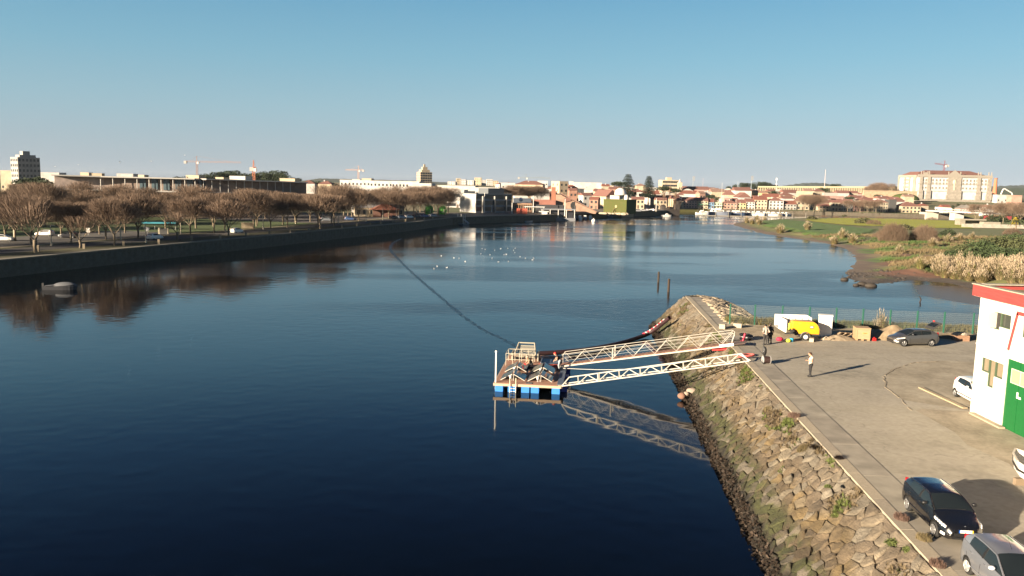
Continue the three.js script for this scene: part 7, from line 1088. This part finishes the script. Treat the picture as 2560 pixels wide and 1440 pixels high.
  // rough grass, sand-coloured tufts
  const tu = []; { const S = rng(9); for (let k = 0; k < 14; k++) { const a = S() * 6.283, l = .25 + S() * .4, o = .1 + S() * .3, x = Math.cos(a), z = Math.sin(a); tu.push(x * .1 - z * .03, 0, z * .1 + x * .03, x * .1 + z * .03, 0, z * .1 - x * .03, x * (.1 + o), l, z * (.1 + o)); } }
  const tg = tri(tu), gi = new THREE.InstancedMesh(tg, M(1, 1, 1, .9, { side: THREE.DoubleSide }), 26000), e = new THREE.Color(); let k = 0;
  for (let tries = 0; tries < 200000 && k < 26000; tries++) { const x = 60 + R() * 150, D = 98 + Math.pow(R(), 1.3) * 190, d = edge(HEAD, x, D); if (x / D > .72 || d < 5.5 + 6 * fbm(x / 3, D / 3, 3)) continue; const a = fbm(x / 6, D / 6, 4, 0, 70), b = fbm(x / 15, D / 15, 3, 0, 80); if (a * .6 + b * .4 < .40 + R() * .2) continue; const s = .6 + R() * .9; m4.compose(V(x, headY(x, D, d) - .04, -D), new THREE.Quaternion().setFromEuler(new THREE.Euler(0, R() * 6, 0)), V(s, s * (.7 + .5 * R()), s)); gi.setMatrixAt(k, m4); const g = sst(.46, .6, a); e.setRGB(lerp(.13, .06, g), lerp(.10, .10, g), lerp(.05, .025, g)); if (b > .56) e.setRGB(.165, .125, .065); gi.setColorAt(k++, e); }
  gi.count = k; gi.name = 'rough_grass'; gi.receiveShadow = gi.castShadow = true; scene.add(gi); tag(gi, 'rough tufted grass covering the headland between shore and fields', 'grass', null, 'stuff');
  // tidal stones along the near shore of the headland
  const st = [], sc = []; for (let i = 0; i < 230; i++) { const [x, D] = G(lerp(2100, 2330, Math.pow(R(), 1.2)), lerp(676, 712, R()), .1), d = edge(HEAD, x, D); if (d < -3 || d > 9) continue; const g = new THREE.DodecahedronGeometry(.12 + .38 * R() * R(), 0).scale(1.4, .7, 1).rotateY(R() * 6).translate(x, headY(x, D, d) - .02, -D); st.push(g); }
  tag(mesh('shore_stones', st, M(.045, .036, .03, .85)), 'scatter of dark wet stones on the headland shore', 'stones', null, 'stuff');
  [[2155, 712, .75], [2177, 716, .85], [2111, 700, .6], [2140, 714, .45]].forEach(([x, y, r], i) => { const [X, D] = G(x, y, 0); one('shore_boulder', new THREE.DodecahedronGeometry(r, 1).scale(1.3, .7, 1), M(.035, .028, .022, .8), ['dark rounded boulder in the shallows, left of the largest', 'largest dark boulder in the shallows of the headland', 'dark boulder at the left tip of the stony shore', 'small dark stone left of the two big boulders'][i], 'boulder', [X, .1, -D]); });
  // grass on the bank behind the mesh fence
  const gb = new THREE.InstancedMesh(tg, M(1, 1, 1, .9, { side: THREE.DoubleSide }), 5000); for (let i = 0; i < 5000; i++) { const x = 21.5 + R() * 26, t = R(), D = 77.2 - (x - 20.5) * .115 + t * 4, s = .5 + R() * .9; m4.compose(V(x, PY - .15 - 1.6 * t * t + .25 * Math.sin(t * 3), -D), new THREE.Quaternion().setFromEuler(new THREE.Euler(0, R() * 6, 0)), V(s, s, s)); gb.setMatrixAt(i, m4); const g = fbm(x * .4, D * .4, 3); e.setRGB(lerp(.14, .07, g), lerp(.10, .10, g), .035); gb.setColorAt(i, e); } gb.name = numbered('bank_grass'); gb.receiveShadow = gb.castShadow = true; scene.add(gb); tag(gb, 'grass and weeds on the bank behind the mesh fence', 'grass', null, 'stuff');
  one('pampas_clump', pv[1], vcM, 'pampas clump growing behind the mesh fence over the sand heap', 'tall grass', [35.6, PY - .6, -75.6], 1).scale.set(.62, .78, .62);
  // weeds on the rubble slope and kerb
  const wv = [bush(21, .6, .3, .5, 420, .16, [.10, .06, .045], 1), bush(22, .5, .35, .5, 700, .09, [.075, .095, .022], 0), bush(23, .6, .35, .55, 420, .18, [.11, .085, .04], 1)];
  const W = [[1925, 1030, 3.2, 2, 1], [1955, 1048, 3.3, 0, 1.3], [1985, 1042, 4, 0, .9], [1962, 1020, 3.6, 1, .7], [2015, 1130, 3.3, 2, 1.2], [2035, 1120, 3.8, 0, .8], [2020, 1165, 2.7, 0, 1], [2045, 1150, 3.2, 1, .8], [2097, 1147, 4, 0, .75], [2040, 1170, 2.6, 0, .7], [2125, 1225, 3.3, 1, 1.1], [2145, 1235, 3.6, 1, .9], [2085, 1240, 2.7, 0, .8], [2165, 1300, 2.7, 2, 1.1], [2165, 1335, 2.4, 1, .7], [2252, 1296, 4.05, 0, .8], [2310, 1348, 4.05, 2, .7], [2342, 1412, 4.05, 0, .75], [2215, 1330, 3.5, 1, .9], [2240, 1360, 3.6, 1, 1.1], [2275, 1375, 3.8, 1, .8], [2070, 1215, 3.9, 1, .5], [1905, 965, 3.8, 1, .6], [1870, 935, 3.7, 2, .6]];
  const KN = ['reddish dry weed', 'green creeping weed', 'brown grassy weed'], cnt = {}; W.sort((a, b) => a[1] - b[1]).forEach(([x, y, h, v, s]) => { const [X, D] = G(x, y, h), i = cnt[v] = (cnt[v] ?? -1) + 1; one('slope_weed', wv[v], vcM, `${KN[v]} on the rubble slope or kerb, ${ord(i)} of its kind from the top`, 'weed', [X, h - .05, -D], R() * 6).scale.setScalar(s * .68); });
}
// ---------- left bank street things ----------
{
  const R = rng(12), post = M(.50, .44, .33, .6), stn = M(.33, .27, .19, .95, { map: T.grain });
  const BL = [[94, 629], [210, 622], [309, 615], [397, 610], [479, 601], [551, 597], [615, 591], [674, 586.5], [725, 581.5], [773, 579], [855, 569.5], [892, 566], [926, 561.5], [952, 559.5], [982, 556.5], [1014, 554.5], [1037, 552], [1060, 551], [1082, 549.5]];
  const bg = merge([box(.42, .95, .42), box(.46, .1, .46, 0, .9, 0)]); let b0;
  BL.forEach(([x, y], i) => { const [X, D] = G(x, y, 3), l = `square stone bollard on the quay edge, ${ord(i)} from the left`; if (!b0) { b0 = one('stone_bollard', bg, stn, l, 'bollard', [X, 3, -D], .3); b0.scale.set(1.5, 1.2, 1.5); } else copy(b0, X, 3, -D, .3, l, 1); });
  const LP = [[129, 614, 565], [302, 599, 558], [452, 586, 545], [563, 580, 550], [658, 573, 533], [739, 560, 540], [846, 559, 537], [915, 554, 524], [957, 551, 521], [991, 548, 524], [365, 607, 560], [36, 603, 555]];
  LP.sort((a, b) => a[0] - b[0]).forEach(([x, y, t], i) => { const [X, D] = G(x, y, 3), [, Y] = A(x, t, D), H = Math.max(4, Y - 3), L = thing('street_lamp', `pale street lamp post along the riverside road, ${ord(i)} from the left`, 'street lamp', [X, 3, -D]); mesh('post', tube([0, 0, 0], [0, H, 0], .13, .09, 8), post, L); mesh('lamp_head', [box(1.0, .1, .26, .35, H, 0)], M(.42, .40, .36, .5), L); mesh('base', tube([0, 0, 0], [0, .5, 0], .2, .18, 8), post, L); });
  for (const [x, y, t, l] of [[1211, 533, 482, 'tall white double-width mast in front of the hotel'], [1229, 531, 513, 'short white mast right of the tall white mast by the hotel'], [1333, 534, 489, 'white flag mast on the wharf before the market hall'], [1280, 535, 507, 'white mast at the corner of the hotel wharf'], [1412, 540, 497, 'white pontoon mast left of the moored boats'], [1555, 531, 494, 'white mast before the green-clad block'], [1640, 528, 496, 'white mast before the dark ship bow']]) { const [X, D] = G(x, y, 3.2), [, Y] = A(x, t, D), L = thing('mast', l, 'mast', [X, 3, -D]); mesh('pole', tube([0, 0, 0], [0, Y - 3, 0], .22, .14, 8, false), M(.62, .59, .54, .5), L); mesh('foot', box(.7, .3, .7), stn, L); }
  // cars along the street
  const S = { ...hatch, fine: false }, wp = M(.70, .69, .66, .3), dk = M(.02, .02, .025, .3), gr = M(.25, .27, .3, .35), bl = M(.05, .09, .2, .3);
  const along = Math.atan2(.9542, .2992), C2 = (x, y, turn, p, l) => { const [X, D] = G(x, y, 3); car('street_car', l, [X, 3.02, -D], turn, S, p); };
  C2(10, 603, 0.2, wp, 'white car parked at the far left of the street'); C2(112, 590, Math.PI + .1, wp, 'white car in the car park right of the leftmost lamp'); C2(170, 595, Math.PI + .15, dk, 'dark car in the shade behind two tree trunks'); C2(388, 599, along, wp, 'white car driving away on the riverside road'); C2(592, 583, along, wp, 'white car farther up the riverside road before a tree');
  C2(816, 553, .4, gr, 'silver car parked at the corner before the grove'); C2(876, 551, .2, bl, 'small blue car on the side road by the grove'); C2(985, 548, .9, dk, 'dark car, first in the parked row before the green kiosks'); C2(1004, 547, .9, gr, 'grey car, second in the parked row before the green kiosks'); C2(1022, 546, .9, wp, 'white car, third in the parked row before the green kiosks'); C2(1042, 544.5, .9, dk, 'dark car, fourth in the parked row before the green kiosks'); C2(1062, 543.5, .9, bl, 'blue car, fifth in the parked row before the green kiosks'); C2(1082, 542.5, .9, gr, 'grey car, sixth in the parked row before the green kiosks');
  // shelter, boxes, signs, kiosks, hedges
  const at = (x, y) => { const [X, D] = G(x, y, 3); return [X, 3, -D]; };
  const sh = thing('canopy', 'long turquoise canopy on posts at the edge of the lawn', 'canopy', at(400, 574), .25); mesh('roof', box(8.6, .35, 2.4, 0, 1.7, 0), M(.06, .30, .38, .5), sh); for (const x of [-4, -1.3, 1.3, 4]) mesh('post', tube([x, 0, 0], [x, 1.7, 0], .07), greyM, sh);
  const ub = thing('utility_box', 'dark utility box with pale side posts below the canopy', 'utility box', at(410, 585), .2); mesh('body', box(1.9, 1.4, .9), M(.05, .05, .05, .7), ub); mesh('side_post', [box(.35, 1.6, .9, -1.1, 0, 0), box(.2, 1.5, .9, 1.0, 0, 0)], M(.42, .37, .27, .8), ub);
  const sg = thing('round_sign', 'white round road sign left of the utility box', 'road sign', at(369, 588)); mesh('post', tube([0, 0, 0], [0, 1.6, 0], .05), greyM, sg); mesh('sign_face', new THREE.CylinderGeometry(.55, .55, .05, 20).rotateX(Math.PI / 2).translate(0, 1.5, .07), whiteM, sg);
  const s2 = thing('notice_board', 'small white notice board in front of the dark hedge', 'sign', at(221, 588)); mesh('post', tube([0, 0, 0], [0, 1.3, 0], .05), greyM, s2); mesh('board', box(.9, 1.1, .06, 0, .7, .04), M(.58, .56, .52, .6), s2);
  const wb = thing('stone_block_wall', 'low pale stone wall between tree trunks on the lawn', 'wall', at(620, 571), .3); mesh('wall', uvm(box(3.6, 1.6, .5), 2), M(.34, .28, .20, .9, { map: T.dirt }), wb); mesh('coping', box(3.8, .12, .6, 0, 1.6, 0), M(.4, .34, .25, .9), wb);
  for (const [x, y, l] of [[1073, 536, 'bright green kiosk under the grove, left of two'], [1106, 536, 'bright green rounded kiosk under the grove, right of two']]) { const k = thing('green_kiosk', l, 'kiosk', at(x, y)); mesh('shell', [ball(2, 0, 1.9, 0, 1, 1.1, .8, 12), box(3, 1.2, 2.2)], M(.13, .48, .06, .5), k); mesh('opening', box(1.4, 1.6, .3, .2, .9, 1.3), M(.45, .62, .35, .6), k); }
  const hd = []; { const Q = rng(41); for (let k = 0; k < 6000; k++) { const s = -70 + Q() * 95, o = 45 + Q() * 11, x = -85.68 + .2992 * s - .9542 * o, D = 132.45 + .9542 * s + .2992 * o, y = 3 + Q() * 2.6, l = .3; hd.push(x + (Q() - .5) * l * 2, y + (Q() - .5) * l * 2, -D + (Q() - .5) * l * 2, x + (Q() - .5) * l * 2, y + (Q() - .5) * l * 2, -D + (Q() - .5) * l * 2, x + (Q() - .5) * l * 2, y + (Q() - .5) * l * 2, -D + (Q() - .5) * l * 2); } }
  one('clipped_hedge', tri(hd), leafM(.035, .045, .02), 'long dark hedge behind the car park at the far left', 'hedge');
  // the long low house with grey roof and a red-edged gable
  bld(878, 1000, 494, 330, { gy: 3, wall: 'cream', rc: M(.20, .20, .21, .8, { map: T.grain }), roof: 'gable', rh: 4.2, d: 13, win: [1, 8], ry: .25, name: 'long_house', chim: false, extra: (b, w, H, d) => { mesh('porch_roof', uvm(gable(8, 12, 2.6).rotateY(Math.PI / 2).translate(w * .1, H - .6, d / 2 + 2), 4), M(.24, .09, .06, .9), b); mesh('porch_wall', box(10, H - .8, .4, w * .1, 0, d / 2 + 4), M(.12, .06, .045, .9), b); } }, 'long low house with grey roof and red-edged porch gable in the grove');
  bld(878, 905, 482, 370, { gy: 3, wall: 'white', roof: 'flat', win: [2, 3], d: 9 }, 'pale flat-roofed house behind the left end of the long low house');
  // pontoon against the quay
  const pt = thing('landing_pontoon', 'small landing pontoon with tall white posts against the dark quay wall', 'pontoon', [...G(1150, 561, 0).slice(0, 1), 0, -G(1150, 561, 0)[1]], -.9); mesh('deck', box(9, .5, 3, 0, 0, 0), M(.16, .17, .18, .7), pt); for (const [x, z] of [[-4, -1.6], [-1.4, -1.6], [1.4, -1.6], [4.2, 1.3]]) mesh('post', tube([x, -1, z], [x, 4.3, z], .16, .14, 8, false), M(.52, .5, .46, .5), pt); mesh('gangway', bar([-4, 3.2, -3], [4.4, .6, -1.4], 1, .12), M(.40, .39, .36, .6), pt);
}
// ---------- boats ----------
function hullGeo(L, B, H, sheer = .25) { // bow at +x
  const n = 10, t = [], S = []; for (let i = 0; i <= n; i++) { const f = i / n, x = -L / 2 + L * f, w = B / 2 * (f < .55 ? .86 + .14 * f / .55 : Math.sqrt(Math.max(0, 1 - ((f - .55) / .45) ** 2))), y = H * (1 + sheer * f * f); S.push([[x - (f > .8 ? (f - .8) * L * .25 : 0), -.25, 0], [x - (f > .8 ? (f - .8) * L * .2 : 0), 0, w * .72], [x, y, w], [x, y, 0]]); }
  const q = (a, b, c, d) => t.push(...a, ...b, ...c, ...a, ...c, ...d), m = ([x, y, z]) => [x, y, -z]; for (let i = 0; i < n; i++) for (let j = 0; j < 3; j++) { q(S[i][j], S[i + 1][j], S[i + 1][j + 1], S[i][j + 1]); q(m(S[i][j]), m(S[i][j + 1]), m(S[i + 1][j + 1]), m(S[i + 1][j])); } q(S[0][0], S[0][1], S[0][2], S[0][3]); q(m(S[0][0]), m(S[0][3]), m(S[0][2]), m(S[0][1])); return tri(t);
}
{
  const R = rng(66), navy = M(.03, .05, .10, .4), hullW = M(.68, .66, .62, .4, { side: THREE.DoubleSide }), hullB = M(.05, .08, .15, .4, { side: THREE.DoubleSide });
  function boat(px, py, L, ry, o, label) {
    const [x, D] = G(px, py, 0), t = thing(o.name || 'motor_boat', label, 'boat', [x, 0, -D], ry), H = L * .12 + .25;
    mesh('hull', hullGeo(L, L * .34, H), o.hull || hullW, t); mesh('rubbing_strip', [bar([-L * .48, H * .9, L * .15], [L * .2, H * 1.02, L * .168], .06, .1), bar([-L * .48, H * .9, -L * .15], [L * .2, H * 1.02, -L * .168], .06, .1)], navy, t);
    if (o.cabin !== 0) { mesh('cabin', [box(L * .36, L * .09, L * .22, -.02 * L, H, 0), box(L * .2, L * .07, L * .18, -.06 * L, H + L * .09, 0)], o.cab || hullW, t); mesh('cabin_window', box(L * .30, L * .045, L * .226, -.02 * L, H + L * .025, 0), glassM, t); }
    if (o.mast) { mesh('mast', tube([L * .06, H, 0], [L * .06, o.mast, 0], .10, .06, 6), M(.62, .58, .52, .5), t); mesh('boom', [tube([L * .06, H + 1.3, 0], [-L * .38, H + 1.3, 0], .13, .13, 6)], o.sail || navy, t); mesh('stay', [tube([L * .06, o.mast, 0], [L * .48, H * 1.2, 0], .02), tube([L * .06, o.mast, 0], [-L * .48, H, 0], .02)], greyM, t); }
    return t;
  }
  // canvas-covered boat under the left quay; cover coloured dark in place of tree shade
  { const [x, D] = G(152, 724, 0), t = thing('covered_boat', 'small boat under a shade-darkened canvas cover moored by the left quay wall', 'boat', [x, 0, -D], .22); mesh('hull', hullGeo(4.8, 1.6, .55, .5), M(.04, .042, .05, .6, { side: THREE.DoubleSide }), t); const cg = new THREE.SphereGeometry(1, 16, 8, 0, 6.3, 0, 1.6).scale(1.7, .62, .72).translate(.65, .55, 0); mesh('cover', [cg, bar([-2.1, .62, 0], [-.5, .78, 0], .9, .06)], M(.10, .105, .115, .9), t); mesh('outboard', box(.3, .8, .3, -2.4, .2, 0), M(.04, .04, .04), t); }
  boat(1268, 551, 4.2, 1.2, { hull: M(.42, .03, .03, .5, { side: THREE.DoubleSide }) }, 'small red boat below the hotel wharf'); boat(1308, 552, 4, .4, { cabin: 0 }, 'small white tender by the wharf below the red container'); boat(1322, 556, 3.6, .1, { cabin: 0, hull: M(.30, .31, .32, .5, { side: THREE.DoubleSide }) }, 'grey dinghy right of the small white tender');
  // float restaurant and yacht
  const fl = thing('floating_pavilion', 'dark floating pavilion with white posts moored at the wharf', 'pontoon', [...G(1394, 551, 0).slice(0, 1), 0, -G(1394, 551, 0)[1]]); mesh('hull', box(17, 1.7, 8, 0, -.3, 0), M(.16, .165, .18, .6), fl); mesh('roof', box(17, .35, 8, 0, 5.4, 0), M(.22, .23, .25, .6), fl); for (const x of [-8, -4, 0, 4, 8]) mesh('post', box(.35, 4, .35, x, 1.4, 3.8), M(.55, .53, .5, .5), fl); mesh('cabin', box(15, 3.4, 4, 0, 1.4, -1.5), M(.03, .03, .035, .3), fl);
  const my = boat(1362, 551, 13, .12, { name: 'motor_yacht' }, 'white motor yacht with flybridge at the wharf pontoon'); mesh('flybridge', [box(4.5, .35, 3, -.6, 4.2, 0), bar([-2.6, 2.6, 1.3], [-2, 4.2, 1.2], .2), box(2.6, 1.2, 2.4, -.3, 3.0, 0)], hullW, my);
  [[1424, 549, 7, 1.7, {}], [1436, 549, 6.5, 1.6, { hull: hullB }], [1449, 549, 7, 1.65, {}], [1462, 549, 7, 1.6, { hull: hullB }], [1476, 548, 6.5, 1.5, {}]].forEach(([x, y, L, ry, o], i) => boat(x, y, L, ry, o, `small cabin boat, ${ord(i)} from the left at the pontoon below the brick hall`));
  boat(1520, 544, 5.5, .2, { hull: hullB }, 'dark small boat under the quay left of the green-clad block'); boat(1662, 540, 4, .1, { cabin: 0 }, 'tiny white dinghy left of the dark ship hull'); boat(1668, 541.5, 5.5, .15, {}, 'small white boat with cabin before the dark ship');
  boat(1756, 536, 9, .1, { name: 'sailing_yacht', mast: 9.5 }, 'white sailing yacht at the left end of the marina');
  const cat = boat(1786, 535, 12, .2, { name: 'catamaran' }, 'white catamaran right of the leftmost sailing yacht'); mesh('second_hull', hullGeo(12, 2, 1.6).translate(0, 0, 3.6), hullW, cat);
  boat(1798, 538, 15, .05, { name: 'sailing_yacht', mast: 21, hull: M(.22, .25, .32, .4, { side: THREE.DoubleSide }) }, 'large grey-blue sailing yacht with the tallest mast in the marina');
  [[1822, 537.5, 9, 0, 0], [1836, 537.5, 10, 0, 10.5], [1846, 538, 10, 1, 9], [1859, 538, 9, 1, 0], [1872, 538, 8, 0, 0], [1884, 538, 8, 1, 7], [1897, 538.5, 9, 0, 0], [1911, 538.5, 8, 0, 9], [1922, 538.5, 8, 1, 0], [1934, 539, 8, 0, 0], [1946, 539, 7, 1, 8], [1957, 539, 7, 0, 0], [1968, 539, 7, 0, 0]].forEach(([x, y, L, b, m], i) => boat(x, y, L, .1 + (R() - .5) * .5, { hull: b ? hullB : hullW, mast: m, name: m ? 'sailing_yacht' : 'motor_boat' }, `marina boat with ${b ? 'dark blue' : 'white'} hull, ${ord(i)} right of the tallest mast`));
  one('marina_pontoon', [box(70, .4, 1.2), ...Array.from({ length: 9 }, (_, k) => tube([-32 + k * 8, -1, 1.4], [-32 + k * 8, 3, 1.4], .16))], M(.2, .185, .16, .8), 'long marina pontoon with piles behind the moored boats', 'pontoon', [A(1890, 534, 500)[0], 0, -505], -.05);
  // dark ship with raised stern
  const [sx, sD] = G(1676, 539, 0), sp = thing('sailing_ship', 'dark replica sailing ship with high stern and bare masts', 'ship', [sx, 0, -sD - 4], Math.PI + .12), dw = M(.03, .024, .022, .8, { side: THREE.DoubleSide }), s = sD / F * 50;
  mesh('hull', hullGeo(s, s * .3, 3.6, .7), dw, sp); mesh('sterncastle', [box(s * .22, 3.6, s * .25, -s * .38, 3.4, 0), box(s * .12, 2.0, s * .22, -s * .42, 7, 0), bar([-s * .5, 5, 0], [-s * .58, 9.2, 0], s * .22, .5)], dw, sp); mesh('forecastle', box(s * .16, 2, s * .16, s * .34, 4.6, 0), dw, sp);
  for (const [x, h] of [[-.28, 15], [.02, 19], [.30, 15]]) { const m = mesh('mast', tube([s * x, 3, 0], [s * x, h, 0], .22, .12, 7), M(.16, .09, .05, .8), sp); mesh('yard', [tube([s * x, h * .78, -4], [s * x, h * .78, 4], .12), ball(.6, s * x, h * .82, 0)], M(.14, .08, .05, .8), m); mesh('rigging', [-3, -1.5, 1.5, 3].flatMap((z) => [tube([s * x, h * .82, 0], [s * x + 2, 4, z], .03, .03, 4), tube([s * x, h * .82, 0], [s * x - 2, 4, z], .03, .03, 4)]), M(.08, .06, .05), m); } mesh('bowsprit', tube([s * .45, 5, 0], [s * .66, 8, 0], .18, .1), M(.14, .08, .05, .8), sp);
  for (const [px, py, r, l] of [[1484, 555, .75, 'large white spherical mooring buoy in the river']]) { const [x, D] = G(px, py, 0); one('mooring_buoy', [new THREE.SphereGeometry(1.0, 18, 12).translate(0, .55, 0), tube([0, 1.4, 0], [0, 1.9, 0], .1)], whiteM, l, 'buoy', [x, 0, -D]); }
  // parked boats and vans on the slip quay
  [[1607, 528, wPaint(0)], [1618, 527, wPaint(1)], [1630, 527, wPaint(0)], [1594, 529, wPaint(1)]].forEach(([x, y, p], i) => { const [X, D] = G(x, y, 3.2); car('quay_car', `car on the quay before the dark ship, ${ord(i)} counted from the slipway`, [X, 3.1, -D], .4 + i, { ...hatch, fine: false }, p); });
  one('slipway', uvm(prism([[61.5, 455], [70, 466], [68, 470], [59, 459]], 2.2, 0), 4), M(.38, .30, .21, .9, { map: T.dirt }), 'pale stone slipway notch in the dark quay wall before the green-clad block', 'slipway');
  // gulls on and above the water
  const gw = M(.75, .73, .70, .8), gg = M(.30, .31, .33, .8), sit = (l, P, fly) => { const t = thing('gull', l, 'bird', P, R() * 6.28, 'gulls gathered on the river'); mesh('body', [ball(.16, 0, fly ? 0 : .10, 0, 1.9, .85, .85), ball(.085, .28, fly ? .06 : .24, 0), bar([.34, fly ? .05 : .23, 0], [.44, fly ? .03 : .21, 0], .03), bar([-.24, fly ? 0 : .12, 0], [-.42, fly ? 0 : .12, 0], .12, .03)], gw, t); mesh('wing', fly ? [bar([.05, .05, .1], [-.05, .22, .62], .03, .2), bar([.05, .05, -.1], [-.05, .22, -.62], .03, .2)].map((g) => g) : [ball(.13, -.05, .16, .08, 2, .5, .5), ball(.13, -.05, .16, -.08, 2, .5, .5)], gg, t); t.scale.setScalar(fly ? .45 : .52); };
  const GL = [[1086, 672], [1093, 666], [1117, 669], [1103, 640], [1135, 645], [1148, 646], [1163, 654], [1202, 635], [1213, 624], [1225, 637], [1237, 626], [1270, 621], [1288, 621], [1287, 632], [1260, 637], [1266, 636], [1271, 654], [1246, 655], [1300, 642], [1314, 646], [1331, 650], [1284, 626], [1205, 622], [1335, 646], [1252, 622], [1230, 646]];
  GL.sort((a, b) => a[0] - b[0]).forEach(([x, y], i) => { const [X, D] = G(x, y, 0); sit(`white gull resting on the river, ${ord(i)} from the left in the flock`, [X, 0, -D], false); });
  [[300, 405], [378, 403], [462, 388], [138, 416], [196, 412]].forEach(([x, y], i) => { const P = A(x, y, 150 + 20 * i); sit(['gull flying above the middle of the library roof', 'gull flying between the library and the slim crane', 'gull flying level with the jib of the slim crane', 'gull flying right of the grey tower block, lower of two', 'gull flying right of the grey tower block, farther right of two'][i], [P[0], P[1], -(150 + 20 * i)], true); });
  // line of air bubbles crossing the river
  const BT = [[1292, 868], [1265, 852], [1215, 828], [1165, 796], [1125, 763], [1095, 738], [1060, 708], [1030, 681], [1000, 652], [982, 633], [976, 621], [985, 606], [1003, 597]].map(([x, y]) => G(x, y, 0)), cv = new THREE.CatmullRomCurve3(BT.map(([x, D]) => V(x, 0, -D))), bt = [];
  for (let k = 0; k < 2100; k++) { const p = cv.getPointAt(k / 2100), w = lerp(.4, .65, k / 2100), x = p.x + (R() + R() - 1) * w, z = p.z + (R() - .5) * .6, r = .05 + .13 * R(), n = 5, h = .006 + .02 * R(); for (let i = 0; i < n; i++) { const a = i / n * 6.283, b = (i + 1) / n * 6.283; bt.push(x + Math.cos(a) * r, .003, z - Math.sin(a) * r, x + Math.cos(b) * r, .003, z - Math.sin(b) * r, x, h, z); } }
  tag(mesh('bubble_line', tri(bt), M(.012, .022, .035, .3, { ior: 1.33 })), 'curving line of air bubbles rippling across the river to the platform', 'bubble barrier', null, 'stuff');
}
function wPaint(k) { return k ? M(.30, .31, .33, .3) : M(.70, .69, .66, .3); }
renderer.render(scene, camera);
